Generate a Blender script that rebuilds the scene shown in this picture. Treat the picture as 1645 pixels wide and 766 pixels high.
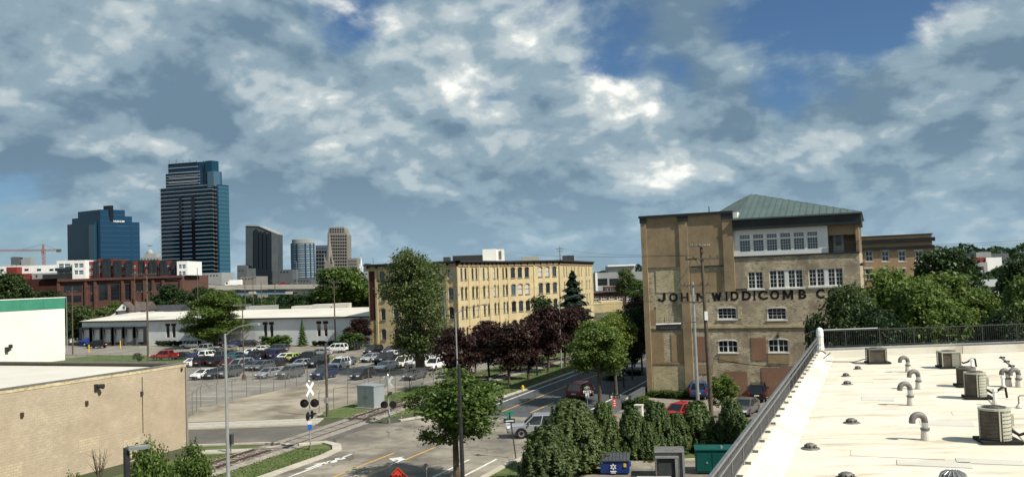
import bpy, math, random
import numpy as np
from mathutils import Vector, Matrix
random.seed(7); RNG = np.random.default_rng(11)
R_ = math.radians
scn = bpy.context.scene
C = scn.collection
for o in list(bpy.data.objects): bpy.data.objects.remove(o, do_unlink=True)

# ------------------------------------------------------------------ camera
# world axes: x to the right of the main street, y along the street, z up; origin = street corner of the brick mill
GRID = R_(22.5); FPX = 1400.0
CAM = Vector((23.35, -93.52, 13.5))
CROT = Matrix.Rotation(GRID, 3, 'Z') @ Matrix.Rotation(math.pi/2 + R_(2.49), 3, 'X') @ Matrix.Rotation(R_(-2.06), 3, 'Z')
cam_data = bpy.data.cameras.new('camera'); cam = bpy.data.objects.new('camera', cam_data); C.objects.link(cam)
cam.matrix_world = Matrix.Translation(CAM) @ CROT.to_4x4()
cam_data.sensor_width = 36; cam_data.lens = FPX/1645*36; cam_data.clip_start = 0.3; cam_data.clip_end = 20000
scn.camera = cam
scn.render.resolution_x = 1024; scn.render.resolution_y = 476

# ------------------------------------------------------------------ sun and sky
SUN_EL = R_(45); SUN_A = R_(35)          # SUN_A: how far the sun stands behind the camera's right-hand side
_sx = math.cos(SUN_A)*math.cos(GRID) + math.sin(SUN_A)*math.sin(GRID)
_sy = math.cos(SUN_A)*math.sin(GRID) - math.sin(SUN_A)*math.cos(GRID)
SUN_DIR = Vector((_sx*math.cos(SUN_EL), _sy*math.cos(SUN_EL), math.sin(SUN_EL)))
sd = bpy.data.lights.new('sun', 'SUN'); sd.energy = 4.6; sd.angle = R_(0.53); sd.color = (1.0, 0.94, 0.84)
so = bpy.data.objects.new('sun', sd); C.objects.link(so)
so.rotation_euler = (-SUN_DIR).to_track_quat('-Z', 'Y').to_euler(); so.location = (60, -60, 120)

world = bpy.data.worlds.new('World'); scn.world = world; world.use_nodes = True
world.cycles.sampling_method = 'MANUAL'; world.cycles.sample_map_resolution = 512
nt = world.node_tree; nt.nodes.clear()
def N(t, tree=None, **kw):
    n = (tree or nt).nodes.new(t)
    for k, v in kw.items(): setattr(n, k, v)
    return n
def build_world():
    L = nt.links.new
    out = N('ShaderNodeOutputWorld')
    sky = N('ShaderNodeTexSky'); sky.sky_type = 'NISHITA'; sky.sun_disc = False
    sky.sun_elevation = SUN_EL; sky.sun_rotation = math.atan2(SUN_DIR.x, SUN_DIR.y)
    sky.air_density = 1.0; sky.dust_density = 0.6; sky.ozone_density = 2.5
    tc = N('ShaderNodeTexCoord')
    sep = N('ShaderNodeSeparateXYZ'); L(tc.outputs['Generated'], sep.inputs[0])
    def math_(op, a, b=None, clamp=False):
        m = N('ShaderNodeMath', operation=op, use_clamp=clamp)
        for i, x in enumerate((a, b)):
            if x is None: continue
            if isinstance(x, (int, float)): m.inputs[i].default_value = x
            else: L(x, m.inputs[i])
        return m.outputs[0]
    zc = math_('MAXIMUM', sep.outputs['Z'], 0.0)
    # clouds sit on a deck: direction / (height + k)
    den = math_('ADD', zc, 0.50)
    def vec(op, a, b=None):
        m = N('ShaderNodeVectorMath', operation=op)
        for i, x in enumerate((a, b)):
            if x is None: continue
            if isinstance(x, tuple): m.inputs[i].default_value = x
            else: L(x, m.inputs[i])
        return m.outputs[0]
    cmb = N('ShaderNodeCombineXYZ')
    L(math_('DIVIDE', sep.outputs['X'], den), cmb.inputs[0]); L(math_('DIVIDE', sep.outputs['Y'], den), cmb.inputs[1])
    P = vec('ADD', cmb.outputs[0], CLOUD_OFF)
    def noise(v, scale, det, rough, dist=0.0):
        n = N('ShaderNodeTexNoise'); n.inputs['Scale'].default_value = scale; n.inputs['Detail'].default_value = det
        n.inputs['Roughness'].default_value = rough; n.inputs['Distortion'].default_value = dist; L(v, n.inputs['Vector']); return n.outputs['Fac']
    def ramp(x, a, b, c=0.0, d=1.0, smooth=True):
        m = N('ShaderNodeMapRange', interpolation_type='SMOOTHSTEP' if smooth else 'LINEAR'); L(x, m.inputs[0])
        for i, q in enumerate((a, b, c, d)): m.inputs[i+1].default_value = q
        return m.outputs[0]
    def puff(v, scale):                                       # cauliflower heads
        w = N('ShaderNodeTexNoise'); w.inputs['Scale'].default_value = scale*1.6; w.inputs['Detail'].default_value = 4; L(v, w.inputs['Vector'])
        v2 = vec('ADD', v, vec('MULTIPLY', vec('SUBTRACT', w.outputs['Color'], (0.5, 0.5, 0.5)), (0.22, 0.22, 0.22)))
        n = N('ShaderNodeTexVoronoi', feature='F1'); n.inputs['Scale'].default_value = scale; n.inputs['Detail'].default_value = 2.0; n.inputs['Roughness'].default_value = 0.5; n.inputs['Lacunarity'].default_value = 2.3; L(v2, n.inputs['Vector'])
        return math_('SUBTRACT', 1.0, n.outputs['Distance'])
    def vscale(v, k):
        m = N('ShaderNodeVectorMath', operation='SCALE'); L(v, m.inputs[0]); m.inputs['Scale'].default_value = k; return m.outputs[0]
    def fbm(v, det): return math_('ADD', math_('MULTIPLY', noise(v, CLOUD_F, det, 0.52, 0.25), 0.70), math_('MULTIPLY', noise(v, CLOUD_F*0.42, 2, 0.5), 0.30))
    p_sun = (SUN_DIR.x/(SUN_DIR.z+0.5)+CLOUD_OFF[0], SUN_DIR.y/(SUN_DIR.z+0.5)+CLOUD_OFF[1], CLOUD_OFF[2])
    tosun = vec('NORMALIZE', vec('SUBTRACT', p_sun, P))       # across the deck towards the sun
    n_big = noise(P, 1.9, 3, 0.5, 0.3)                        # where the banks lie
    d0 = fbm(P, 8); dA = fbm(vec('ADD', P, vscale(tosun, 0.035)), 8)
    s0 = fbm(P, 3); sB = fbm(vec('ADD', P, vscale(tosun, 0.11)), 3)
    pf = puff(P, CLOUD_F*1.5)
    n_fine = noise(P, 15.0, 5, 0.6)
    gaps = None                                               # openings in the cover
    for d, w, k in GAPS:
        dp = N('ShaderNodeVectorMath', operation='DOT_PRODUCT'); L(tc.outputs['Generated'], dp.inputs[0]); dp.inputs[1].default_value = d
        g = ramp(dp.outputs['Value'], math.cos(w), math.cos(w*0.15), 0.0, k); gaps = g if gaps is None else math_('ADD', gaps, g)
    dens = math_('ADD', math_('MULTIPLY', n_big, 0.35), math_('MULTIPLY', d0, 0.65))
    dens = math_('SUBTRACT', math_('ADD', dens, math_('MULTIPLY', math_('SUBTRACT', n_fine, 0.5), 0.09)), gaps)
    cover = ramp(dens, COVER[0], COVER[1])
    B = math_('ADD', math_('MULTIPLY', math_('SUBTRACT', s0, sB), LITK[0]), math_('MULTIPLY', math_('SUBTRACT', d0, dA), LITK[1]))
    B = math_('ADD', B, math_('MULTIPLY', math_('SUBTRACT', pf, 0.62), LITK[2]))
    B = math_('ADD', B, math_('MULTIPLY', math_('SUBTRACT', n_fine, 0.5), 0.34))
    B = math_('ADD', B, math_('MULTIPLY', math_('SUBTRACT', n_big, 0.5), -0.45))
    B = math_('ADD', B, math_('MULTIPLY', math_('SUBTRACT', noise(P, 8.5, 5, 0.6, 0.3), 0.5), 0.75))
    B = math_('ADD', B, LITK[3], True)
    def mix(f, a, b):
        m = N('ShaderNodeMix', data_type='RGBA')
        if isinstance(f, (int, float)): m.inputs[0].default_value = f
        else: L(f, m.inputs[0])
        for i, x in ((6, a), (7, b)):
            if isinstance(x, tuple): m.inputs[i].default_value = (*x, 1)
            else: L(x, m.inputs[i])
        return m.outputs[2]
    cr = N('ShaderNodeValToRGB'); cr.color_ramp.interpolation = 'EASE'; e = cr.color_ramp.elements
    e[0].color = (*CLOUD_DARK, 1); e[1].color = (*CLOUD_LIGHT, 1)
    for pos, c_ in ((0.36, CLOUD_MID), (0.62, CLOUD_SOFT)): k_ = e.new(pos); k_.color = (*c_, 1)
    L(B, cr.inputs[0]); col = cr.outputs[0]
    hz = ramp(zc, 0.0, 0.15, 1.0, 0.0)                        # low air towards the horizon
    col = mix(math_('MULTIPLY', hz, 0.62), col, CLOUD_HAZE)
    bg1 = N('ShaderNodeBackground'); bg1.inputs[1].default_value = SKY_STRENGTH
    tint = N('ShaderNodeMix', data_type='RGBA', blend_type='MULTIPLY'); tint.inputs[0].default_value = 1; L(sky.outputs[0], tint.inputs[6]); tint.inputs[7].default_value = (0.62, 0.82, 1.0, 1)
    L(tint.outputs[2], bg1.inputs[0])
    bg2 = N('ShaderNodeBackground'); L(col, bg2.inputs[0]); bg2.inputs[1].default_value = CLOUD_STRENGTH
    ms = N('ShaderNodeMixShader'); L(math_('MAXIMUM', cover, math_('MULTIPLY', hz, 0.8)), ms.inputs[0]); L(bg1.outputs[0], ms.inputs[1]); L(bg2.outputs[0], ms.inputs[2])
    L(ms.outputs[0], out.inputs[0])
CLOUD_OFF = (3.1, 1.7, 0.4); SKY_STRENGTH = 0.056; CLOUD_STRENGTH = 0.98; COVER = (0.385, 0.465); LITK = (1.7, 3.0, 0.6, 0.62); CLOUD_F = 3.7
def _dir(x, y): return tuple((CROT @ Vector(((x-822.5)/FPX, -(y-383)/FPX, -1.0))).normalized())
GAPS = [(_dir(530, 5), R_(4.8), 0.11), (_dir(1300, 45), R_(6.5), 0.09), (_dir(1420, 20), R_(4.0), 0.05), (_dir(775, 170), R_(3.0), 0.07), (_dir(1235, 180), R_(3.2), 0.07)]
CLOUD_DARK = (0.115, 0.18, 0.245); CLOUD_MID = (0.205, 0.285, 0.34); CLOUD_SOFT = (0.36, 0.42, 0.445); CLOUD_LIGHT = (0.84, 0.83, 0.755); CLOUD_HAZE = (0.25, 0.365, 0.45)
build_world()
vs = scn.view_settings; vs.view_transform = 'Standard'; vs.look = 'None'; vs.exposure = 0.50; vs.gamma = 1.0; vs.use_curve_mapping = False
scn.render.engine = 'CYCLES'
scn.cycles.max_bounces = 6; scn.cycles.transparent_max_bounces = 12

# ------------------------------------------------------------------ measuring helpers (photo grid of 1645 x 766 -> places in the world)
def ray(px, py): return CROT @ Vector(((px-822.5)/FPX, -(py-383)/FPX, -1.0))
def G(px, py, z=0.0):
    d = ray(px, py); return CAM + d*((z-CAM.z)/d.z)
FWD = Vector((-math.sin(GRID), math.cos(GRID), 0)); RGT = Vector((math.cos(GRID), math.sin(GRID), 0))
def at(px, py, Y):                                            # point at forward distance Y
    d = ray(px, py); return CAM + d*(Y/d.dot(FWD))
def onY(px, py, y0):
    d = ray(px, py); return CAM + d*((y0-CAM.y)/d.y)
def onX(px, py, x0):
    d = ray(px, py); return CAM + d*((x0-CAM.x)/d.x)
def c2w(X, Y, z=0.0): return Vector((CAM.x, CAM.y, 0)) + RGT*X + FWD*Y + Vector((0, 0, z))
def onP(px, py, p, n):                                        # on the vertical plane through p with normal n
    d = ray(px, py); return CAM + d*((Vector(p)-CAM).dot(n)/d.dot(n))

# ------------------------------------------------------------------ materials
MATS = {}
def mat(name, c1, c2=None, scale=1.0, rough=0.85, bump=0.0, bscale=None, detail=5, metal=0.0, spec=0.3, coord='Object', contrast=(0.35, 0.65), coat=0.0, c3=None, s3=0.15, k3=(0.5, 0.7), emit=None, ani=None, crack=None):
    m = bpy.data.materials.new(name); MATS[name] = m; m.use_nodes = True
    t = m.node_tree; b = t.nodes['Principled BSDF']; L = t.links.new
    b.inputs['Roughness'].default_value = rough; b.inputs['Metallic'].default_value = metal
    b.inputs['Specular IOR Level'].default_value = spec; b.inputs['Coat Weight'].default_value = coat
    b.inputs['Base Color'].default_value = (*c1, 1)
    tc = N('ShaderNodeTexCoord', t)
    def nz(s, d=detail, r=0.6, an=None):
        n = N('ShaderNodeTexNoise', t); n.inputs['Scale'].default_value = s; n.inputs['Detail'].default_value = d; n.inputs['Roughness'].default_value = r
        if an:
            mp = N('ShaderNodeMapping', t); mp.vector_type = 'TEXTURE'; mp.inputs['Rotation'].default_value = (0, 0, an[0]); mp.inputs['Scale'].default_value = (an[1], an[2], 1); L(tc.outputs[coord], mp.inputs[0]); L(mp.outputs[0], n.inputs['Vector'])
        else: L(tc.outputs[coord], n.inputs['Vector'])
        return n.outputs['Fac']
    def rng(x, a, b_):
        mr = N('ShaderNodeMapRange', t); L(x, mr.inputs[0]); mr.inputs[1].default_value = a; mr.inputs[2].default_value = b_; return mr.outputs[0]
    def mixc(f, a, b_):
        mx = N('ShaderNodeMix', t, data_type='RGBA'); L(f, mx.inputs[0])
        for i, x in ((6, a), (7, b_)):
            if isinstance(x, tuple): mx.inputs[i].default_value = (*x, 1)
            else: L(x, mx.inputs[i])
        return mx.outputs[2]
    if c2 is not None:
        col = mixc(rng(nz(scale), *contrast), c1, c2)
        if c3 is not None: col = mixc(rng(nz(s3, 6, 0.65, ani), *k3), col, c3)
        if crack:                                             # wandering tar-filled cracks
            vo = N('ShaderNodeTexVoronoi', t, feature='DISTANCE_TO_EDGE'); vo.inputs['Scale'].default_value = crack[0]
            wn = N('ShaderNodeTexNoise', t); wn.inputs['Scale'].default_value = 0.9; wn.inputs['Detail'].default_value = 5; L(tc.outputs[coord], wn.inputs['Vector'])
            ad = N('ShaderNodeVectorMath', t, operation='MULTIPLY_ADD'); L(wn.outputs['Color'], ad.inputs[0]); ad.inputs[1].default_value = (1.6, 1.6, 0); L(tc.outputs[coord], ad.inputs[2]); L(ad.outputs[0], vo.inputs['Vector'])
            th = N('ShaderNodeMapRange', t); L(vo.outputs['Distance'], th.inputs[0]); th.inputs[1].default_value = 0; th.inputs[2].default_value = crack[1]; th.inputs[3].default_value = crack[3]; th.inputs[4].default_value = 0
            mk = N('ShaderNodeMath', t, operation='MULTIPLY'); L(th.outputs[0], mk.inputs[0]); L(rng(nz(0.12, 2), .42, .58), mk.inputs[1])
            col = mixc(mk.outputs[0], col, crack[2])
        L(col, b.inputs['Base Color'])
    if bump:
        bp = N('ShaderNodeBump', t); bp.inputs['Strength'].default_value = bump; bp.inputs['Distance'].default_value = 0.05
        L(nz(bscale or scale*6, 4), bp.inputs['Height']); L(bp.outputs[0], b.inputs['Normal'])
    if emit:
        b.inputs['Emission Color'].default_value = (*emit[0], 1); b.inputs['Emission Strength'].default_value = emit[1]
    return m
def brick(name, ca, cb, mortar, bw=0.22, bh=0.075, patch=None, pscale=0.25, pk=(0.5, 0.62), msize=0.012, rough=0.9, cc=None, bump=0.35, streak=0.25, uvrot=0.0):
    m = bpy.data.materials.new(name); MATS[name] = m; m.use_nodes = True
    t = m.node_tree; b = t.nodes['Principled BSDF']; L = t.links.new; b.inputs['Roughness'].default_value = rough; b.inputs['Specular IOR Level'].default_value = 0.15
    uv = N('ShaderNodeUVMap', t)
    br = N('ShaderNodeTexBrick', t); L(uv.outputs[0], br.inputs['Vector'])
    br.inputs['Color1'].default_value = (*ca, 1); br.inputs['Color2'].default_value = (*cb, 1); br.inputs['Mortar'].default_value = (*mortar, 1)
    br.inputs['Scale'].default_value = 1; br.inputs['Mortar Size'].default_value = msize; br.inputs['Brick Width'].default_value = bw; br.inputs['Row Height'].default_value = bh
    br.inputs['Bias'].default_value = -0.1
    col = br.outputs['Color']
    def nz(s, d=6, r=0.65, sc=None):
        n = N('ShaderNodeTexNoise', t); n.inputs['Scale'].default_value = s; n.inputs['Detail'].default_value = d; n.inputs['Roughness'].default_value = r
        if sc:
            mp = N('ShaderNodeMapping', t); mp.inputs['Scale'].default_value = sc; L(uv.outputs[0], mp.inputs[0]); L(mp.outputs[0], n.inputs['Vector'])
        else: L(uv.outputs[0], n.inputs['Vector'])
        return n.outputs['Fac']
    def rng(x, a, b_, c=0, d=1):
        mr = N('ShaderNodeMapRange', t); L(x, mr.inputs[0])
        for i, q in enumerate((a, b_, c, d)): mr.inputs[i+1].default_value = q
        return mr.outputs[0]
    def mixc(f, a, b_, bt='MIX'):
        mx = N('ShaderNodeMix', t, data_type='RGBA', blend_type=bt)
        if isinstance(f, float): mx.inputs[0].default_value = f
        else: L(f, mx.inputs[0])
        for i, x in ((6, a), (7, b_)):
            if isinstance(x, tuple): mx.inputs[i].default_value = (*x, 1)
            else: L(x, mx.inputs[i])
        return mx.outputs[2]
    if cc:                                                     # odd bricks of a third colour, in course-long runs
        col = mixc(rng(nz(1.0, 3, 0.7, (2.2, 7.5, 1)), 0.54, 0.60), col, cc)
    if patch: col = mixc(rng(nz(pscale), *pk), col, patch)
    gr = mixc(rng(nz(0.5, 7, 0.7), 0.3, 0.75), (1-streak*1.6,)*3, (1.0+streak*.25,)*3)
    col = mixc(1.0, col, gr, 'MULTIPLY')
    L(col, b.inputs['Base Color'])
    if bump:
        bp = N('ShaderNodeBump', t); bp.inputs['Strength'].default_value = bump; bp.inputs['Distance'].default_value = 0.02; bp.invert = True
        L(br.outputs['Fac'], bp.inputs['Height']); L(bp.outputs[0], b.inputs['Normal'])
    return m
def foliage(name, ca, cb, cc, trans=0.35):
    m = bpy.data.materials.new(name); MATS[name] = m; m.use_nodes = True
    t = m.node_tree; t.nodes.clear(); L = t.links.new
    out = N('ShaderNodeOutputMaterial', t); geo = N('ShaderNodeNewGeometry', t); oi = N('ShaderNodeObjectInfo', t)
    cr = N('ShaderNodeValToRGB', t); e = cr.color_ramp.elements; e[0].color = (*ca, 1); e[1].color = (*cc, 1); k = e.new(0.5); k.color = (*cb, 1)
    L(geo.outputs['Random Per Island'], cr.inputs[0])
    hs = N('ShaderNodeHueSaturation', t); L(cr.outputs[0], hs.inputs['Color'])
    mr = N('ShaderNodeMapRange', t); L(oi.outputs['Random'], mr.inputs[0]); mr.inputs[3].default_value = 0.8; mr.inputs[4].default_value = 1.2; L(mr.outputs[0], hs.inputs['Value'])
    mh = N('ShaderNodeMapRange', t); L(oi.outputs['Random'], mh.inputs[0]); mh.inputs[3].default_value = 0.515; mh.inputs[4].default_value = 0.485; L(mh.outputs[0], hs.inputs['Hue'])
    d = N('ShaderNodeBsdfPrincipled', t); d.inputs['Roughness'].default_value = 0.5; d.inputs['Specular IOR Level'].default_value = 0.25; L(hs.outputs[0], d.inputs['Base Color'])
    tr = N('ShaderNodeBsdfTranslucent', t); L(hs.outputs[0], tr.inputs['Color'])
    ms = N('ShaderNodeMixShader', t); ms.inputs[0].default_value = trans; L(d.outputs[0], ms.inputs[1]); L(tr.outputs[0], ms.inputs[2]); L(ms.outputs[0], out.inputs[0])
    return m
def glass(name, c, rough=0.08, spec=0.8, metal=0.0):
    m = bpy.data.materials.new(name); MATS[name] = m; m.use_nodes = True
    b = m.node_tree.nodes['Principled BSDF']; b.inputs['Base Color'].default_value = (*c, 1); b.inputs['Roughness'].default_value = rough
    b.inputs['Specular IOR Level'].default_value = spec; b.inputs['Metallic'].default_value = metal; return m

mat('ground', (0.045, 0.058, 0.026), (0.10, 0.088, 0.055), 0.05, 0.95, c3=(0.035, 0.05, 0.02), s3=0.012)
mat('grass', (0.055, 0.092, 0.022), (0.11, 0.135, 0.045), 0.7, 0.95, 0.8, 9, c3=(0.17, 0.15, 0.075), s3=0.35, k3=(0.56, 0.78))
mat('asphalt_new', (0.058, 0.064, 0.070), (0.082, 0.088, 0.092), 1.2, 0.9, 0.3, 30, c3=(0.12, 0.12, 0.115), s3=0.10, k3=(0.5, 0.75), crack=(.16, .015, (0.025, 0.026, 0.028), .8))
mat('asphalt_old', (0.205, 0.184, 0.150), (0.105, 0.096, 0.08), 0.30, 0.9, 0.3, 20, c3=(0.30, 0.27, 0.215), s3=0.16, k3=(0.46, 0.62), crack=(.22, .022, (0.05, 0.047, 0.042), .85))
mat('asphalt_lot', (0.255, 0.234, 0.196), (0.165, 0.152, 0.13), 0.22, 0.9, 0.3, 18, c3=(0.12, 0.11, 0.098), s3=0.3, k3=(0.58, 0.75), crack=(.15, .02, (0.06, 0.056, 0.05), .8))
mat('dirt', (0.30, 0.262, 0.20), (0.15, 0.128, 0.098), 0.16, 0.95, 0.4, 12, c3=(0.40, 0.36, 0.285), s3=0.09, k3=(0.50, 0.66), contrast=(.42, .60))
mat('asphalt_mid', (0.125, 0.115, 0.10), (0.085, 0.08, 0.072), 0.4, 0.9, 0.3, 20, c3=(0.18, 0.165, 0.14), s3=0.2, k3=(0.5, 0.7))
mat('concrete', (0.42, 0.395, 0.34), (0.33, 0.31, 0.265), 0.6, 0.9, 0.2, 20, c3=(0.22, 0.20, 0.17), s3=0.5, k3=(0.58, 0.75))
mat('kerb', (0.48, 0.44, 0.36), (0.36, 0.33, 0.27), 0.8, 0.9, 0.2, 14)
mat('ballast', (0.20, 0.175, 0.15), (0.33, 0.30, 0.26), 2.5, 0.95, 1.0, 14, c3=(0.11, 0.095, 0.08), s3=0.5)
mat('rail_steel', (0.055, 0.036, 0.027), (0.09, 0.062, 0.048), 1.5, 0.6, metal=0.3)
mat('sleeper_wood', (0.075, 0.064, 0.054), (0.14, 0.122, 0.10), 1.4, 0.9)
mat('paint_white', (0.72, 0.72, 0.68), (0.50, 0.49, 0.45), 1.6, 0.8, c3=(0.25, 0.24, 0.22), s3=2.2, k3=(0.6, 0.75))
mat('paint_yellow', (0.62, 0.36, 0.05), (0.42, 0.27, 0.08), 1.6, 0.8)
mat('roof_white', (0.70, 0.655, 0.545), (0.635, 0.58, 0.465), 0.30, 0.7, 0.05, 8, c3=(0.40, 0.315, 0.20), s3=1.0, k3=(0.50, 0.76), ani=(GRID, 2.6, .7))
mat('roof_grey', (0.58, 0.56, 0.50), (0.51, 0.48, 0.42), 0.5, 0.7, c3=(0.42, 0.37, 0.29), s3=0.5, k3=(0.58, 0.75))
mat('roof_cream', (0.60, 0.575, 0.51), (0.53, 0.50, 0.43), 0.12, 0.8, c3=(0.22, 0.20, 0.17), s3=0.11, k3=(0.60, 0.72))
mat('roof_tar', (0.10, 0.095, 0.09), (0.16, 0.15, 0.14), 0.4, 0.9)
mat('stain', (0.43, 0.35, 0.235), (0.62, 0.56, 0.44), 1.6, 0.85, contrast=(.3, .7))
mat('seam', (0.27, 0.25, 0.21), (0.40, 0.37, 0.31), 1.0, 0.8)
mat('black_metal', (0.018, 0.018, 0.020), (0.03, 0.03, 0.032), 3, 0.45, spec=0.5)
mat('dark_trim', (0.018, 0.022, 0.022), (0.028, 0.032, 0.032), 1, 0.6)
mat('rail_grey', (0.115, 0.12, 0.125), (0.17, 0.175, 0.18), 2, 0.4, metal=0.3, spec=0.5)
mat('galv', (0.48, 0.50, 0.50), (0.36, 0.38, 0.38), 1.5, 0.42, metal=0.55, spec=0.5)
mat('galv_dark', (0.13, 0.125, 0.12), (0.20, 0.19, 0.175), 2.5, 0.6, metal=0.3)
mat('wood_pole', (0.07, 0.054, 0.04), (0.125, 0.10, 0.076), 2.0, 0.9, 0.4, 14)
mat('bark', (0.065, 0.05, 0.036), (0.11, 0.085, 0.065), 2.5, 0.95, 0.6, 16)
mat('white_paint', (0.78, 0.78, 0.75), (0.70, 0.70, 0.66), 0.8, 0.55)
mat('cream_wall', (0.72, 0.715, 0.65), (0.66, 0.65, 0.58), 0.15, 0.85, c3=(0.56, 0.55, 0.47), s3=0.2, k3=(0.58, 0.75))
mat('grey_wall', (0.72, 0.73, 0.72), (0.65, 0.66, 0.66), 0.35, 0.85, c3=(0.44, 0.44, 0.43), s3=0.25, k3=(0.55, 0.75))
mat('green_band', (0.035, 0.19, 0.12), (0.05, 0.23, 0.15), 0.5, 0.6)
mat('patina', (0.105, 0.145, 0.132), (0.08, 0.115, 0.107), 0.6, 0.5, metal=0.2, spec=0.4)
mat('cabinet', (0.33, 0.37, 0.40), (0.40, 0.43, 0.45), 0.7, 0.45, metal=0.4, spec=0.5)
mat('teal', (0.0, 0.062, 0.052), (0.004, 0.078, 0.066), 1.0, 0.5)
mat('bin_blue', (0.012, 0.035, 0.16), (0.02, 0.05, 0.20), 1.5, 0.55)
mat('bin_lid', (0.05, 0.055, 0.06), (0.075, 0.08, 0.085), 2, 0.6)
mat('sign_red', (0.62, 0.05, 0.02), rough=0.5); mat('sign_green', (0.0, 0.19, 0.11), rough=0.5); mat('sign_white', (0.75, 0.75, 0.72), rough=0.5)
mat('sign_black', (0.015, 0.015, 0.016), rough=0.55); mat('sign_blue', (0.02, 0.13, 0.62), rough=0.5); mat('lens_red', (0.10, 0.012, 0.01), rough=0.2, spec=0.6)
mat('yellow', (0.70, 0.42, 0.03), rough=0.6); mat('letter', (0.014, 0.010, 0.009), (0.03, 0.019, 0.016), 3.0, 0.9)
mat('ac_body', (0.42, 0.42, 0.34), (0.36, 0.36, 0.29), 2, 0.5); mat('ac_coil', (0.075, 0.065, 0.052), (0.12, 0.105, 0.085), 4, 0.8, 0.6, 40)
mat('rubber', (0.015, 0.015, 0.015), rough=0.9); mat('wheel_rim', (0.45, 0.46, 0.47), rough=0.3, metal=0.8); mat('wire', (0.03, 0.03, 0.03), rough=0.6)
mat('red_paint_far', (0.20, 0.032, 0.025), (0.16, 0.028, 0.022), 0.5, 0.7); mat('shingle', (0.075, 0.062, 0.055), (0.11, 0.09, 0.08), 1.0, 0.95); mat('slate_dark', (0.03, 0.034, 0.04), (0.05, 0.055, 0.06), 1.0, 0.9)
mat('stone_tan', (0.215, 0.20, 0.178), (0.175, 0.163, 0.146), 0.05, 0.85); mat('stone_grey', (0.30, 0.31, 0.30), (0.24, 0.25, 0.245), 0.05, 0.85); mat('stone_dark', (0.075, 0.085, 0.092), (0.10, 0.11, 0.118), 0.05, 0.85)
mat('slab_blue', (0.040, 0.055, 0.065), (0.055, 0.07, 0.08), 0.05, 0.6); mat('bridge_blue', (0.13, 0.19, 0.25), (0.16, 0.22, 0.28), 0.3, 0.7); mat('bridge_concrete', (0.42, 0.40, 0.34), (0.36, 0.34, 0.29), 0.2, 0.9)
mat('crane_red', (0.35, 0.12, 0.10), (0.3, 0.15, 0.13), 0.2, 0.7); mat('blind', (0.42, 0.41, 0.37), rough=0.6); mat('band_white', (0.36, 0.40, 0.43), rough=0.5); mat('brown_frame', (0.05, 0.032, 0.022), rough=0.6)
glass('pane_dark', (0.012, 0.016, 0.022), 0.06); glass('pane_blue', (0.03, 0.045, 0.07), 0.06); glass('car_glass', (0.01, 0.012, 0.014), 0.05)
glass('tower_blue', (0.007, 0.042, 0.072), 0.15, 0.28); glass('tower_navy', (0.010, 0.042, 0.085), 0.14, 0.3); glass('tower_teal', (0.025, 0.085, 0.125), 0.15, 0.6); glass('tower_black', (0.006, 0.008, 0.012), 0.1, 0.5); glass('tower_steel', (0.05, 0.10, 0.15), 0.15, 0.7)
brick('brick_mill', (0.74, 0.65, 0.45), (0.63, 0.53, 0.35), (0.50, 0.42, 0.30), patch=(0.43, 0.35, 0.255), pscale=0.34, pk=(0.50, 0.56), cc=(0.29, 0.21, 0.145), streak=0.34)
brick('brick_mill_tan', (0.44, 0.335, 0.205), (0.39, 0.292, 0.172), (0.30, 0.235, 0.15), patch=(0.33, 0.25, 0.155), pscale=.15, pk=(.45, .65), streak=0.26)
brick('brick_infill_cream', (0.72, 0.63, 0.41), (0.63, 0.53, 0.32), (0.5, 0.43, 0.28), cc=(0.42, 0.32, 0.19), streak=0.25)
brick('brick_infill_red', (0.33, 0.175, 0.115), (0.28, 0.145, 0.095), (0.3, 0.21, 0.15), streak=0.2)
brick('brick_infill_brown', (0.43, 0.315, 0.18), (0.37, 0.26, 0.145), (0.33, 0.25, 0.16), streak=0.2)
brick('brick_yellow', (0.63, 0.515, 0.285), (0.55, 0.435, 0.225), (0.48, 0.41, 0.27), streak=0.2)
brick('brick_orange', (0.56, 0.355, 0.20), (0.50, 0.31, 0.17), (0.46, 0.33, 0.21), streak=0.1)
brick('brick_red', (0.15, 0.062, 0.048), (0.12, 0.05, 0.04), (0.13, 0.085, 0.07), streak=0.2)
brick('brick_maroon', (0.075, 0.022, 0.018), (0.06, 0.018, 0.015), (0.06, 0.03, 0.025), streak=0.2)
brick('block_tan', (0.455, 0.385, 0.282), (0.415, 0.345, 0.25), (0.36, 0.298, 0.215), bw=0.42, bh=0.20, msize=0.014, patch=(0.385, 0.31, 0.22), pscale=0.07, pk=(0.42, 0.7), cc=(0.485, 0.415, 0.305), streak=0.14, bump=0.4)
brick('block_patch', (0.50, 0.425, 0.30), (0.44, 0.365, 0.25), (0.36, 0.29, 0.2), bw=0.42, bh=0.20, msize=0.018, streak=0.1)
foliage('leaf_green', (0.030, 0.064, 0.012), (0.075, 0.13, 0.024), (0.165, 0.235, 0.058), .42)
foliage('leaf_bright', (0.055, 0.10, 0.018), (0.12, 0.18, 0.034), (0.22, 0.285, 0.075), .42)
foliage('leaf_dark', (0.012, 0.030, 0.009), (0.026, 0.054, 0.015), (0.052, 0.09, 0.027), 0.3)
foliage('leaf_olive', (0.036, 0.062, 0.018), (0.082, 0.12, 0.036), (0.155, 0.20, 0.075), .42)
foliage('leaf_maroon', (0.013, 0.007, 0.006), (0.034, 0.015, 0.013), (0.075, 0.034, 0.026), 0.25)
foliage('leaf_thuja', (0.028, 0.052, 0.013), (0.07, 0.11, 0.028), (0.135, 0.18, 0.055), 0.2)
foliage('leaf_spruce', (0.005, 0.014, 0.009), (0.010, 0.026, 0.015), (0.02, 0.042, 0.022), 0.15)
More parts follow.
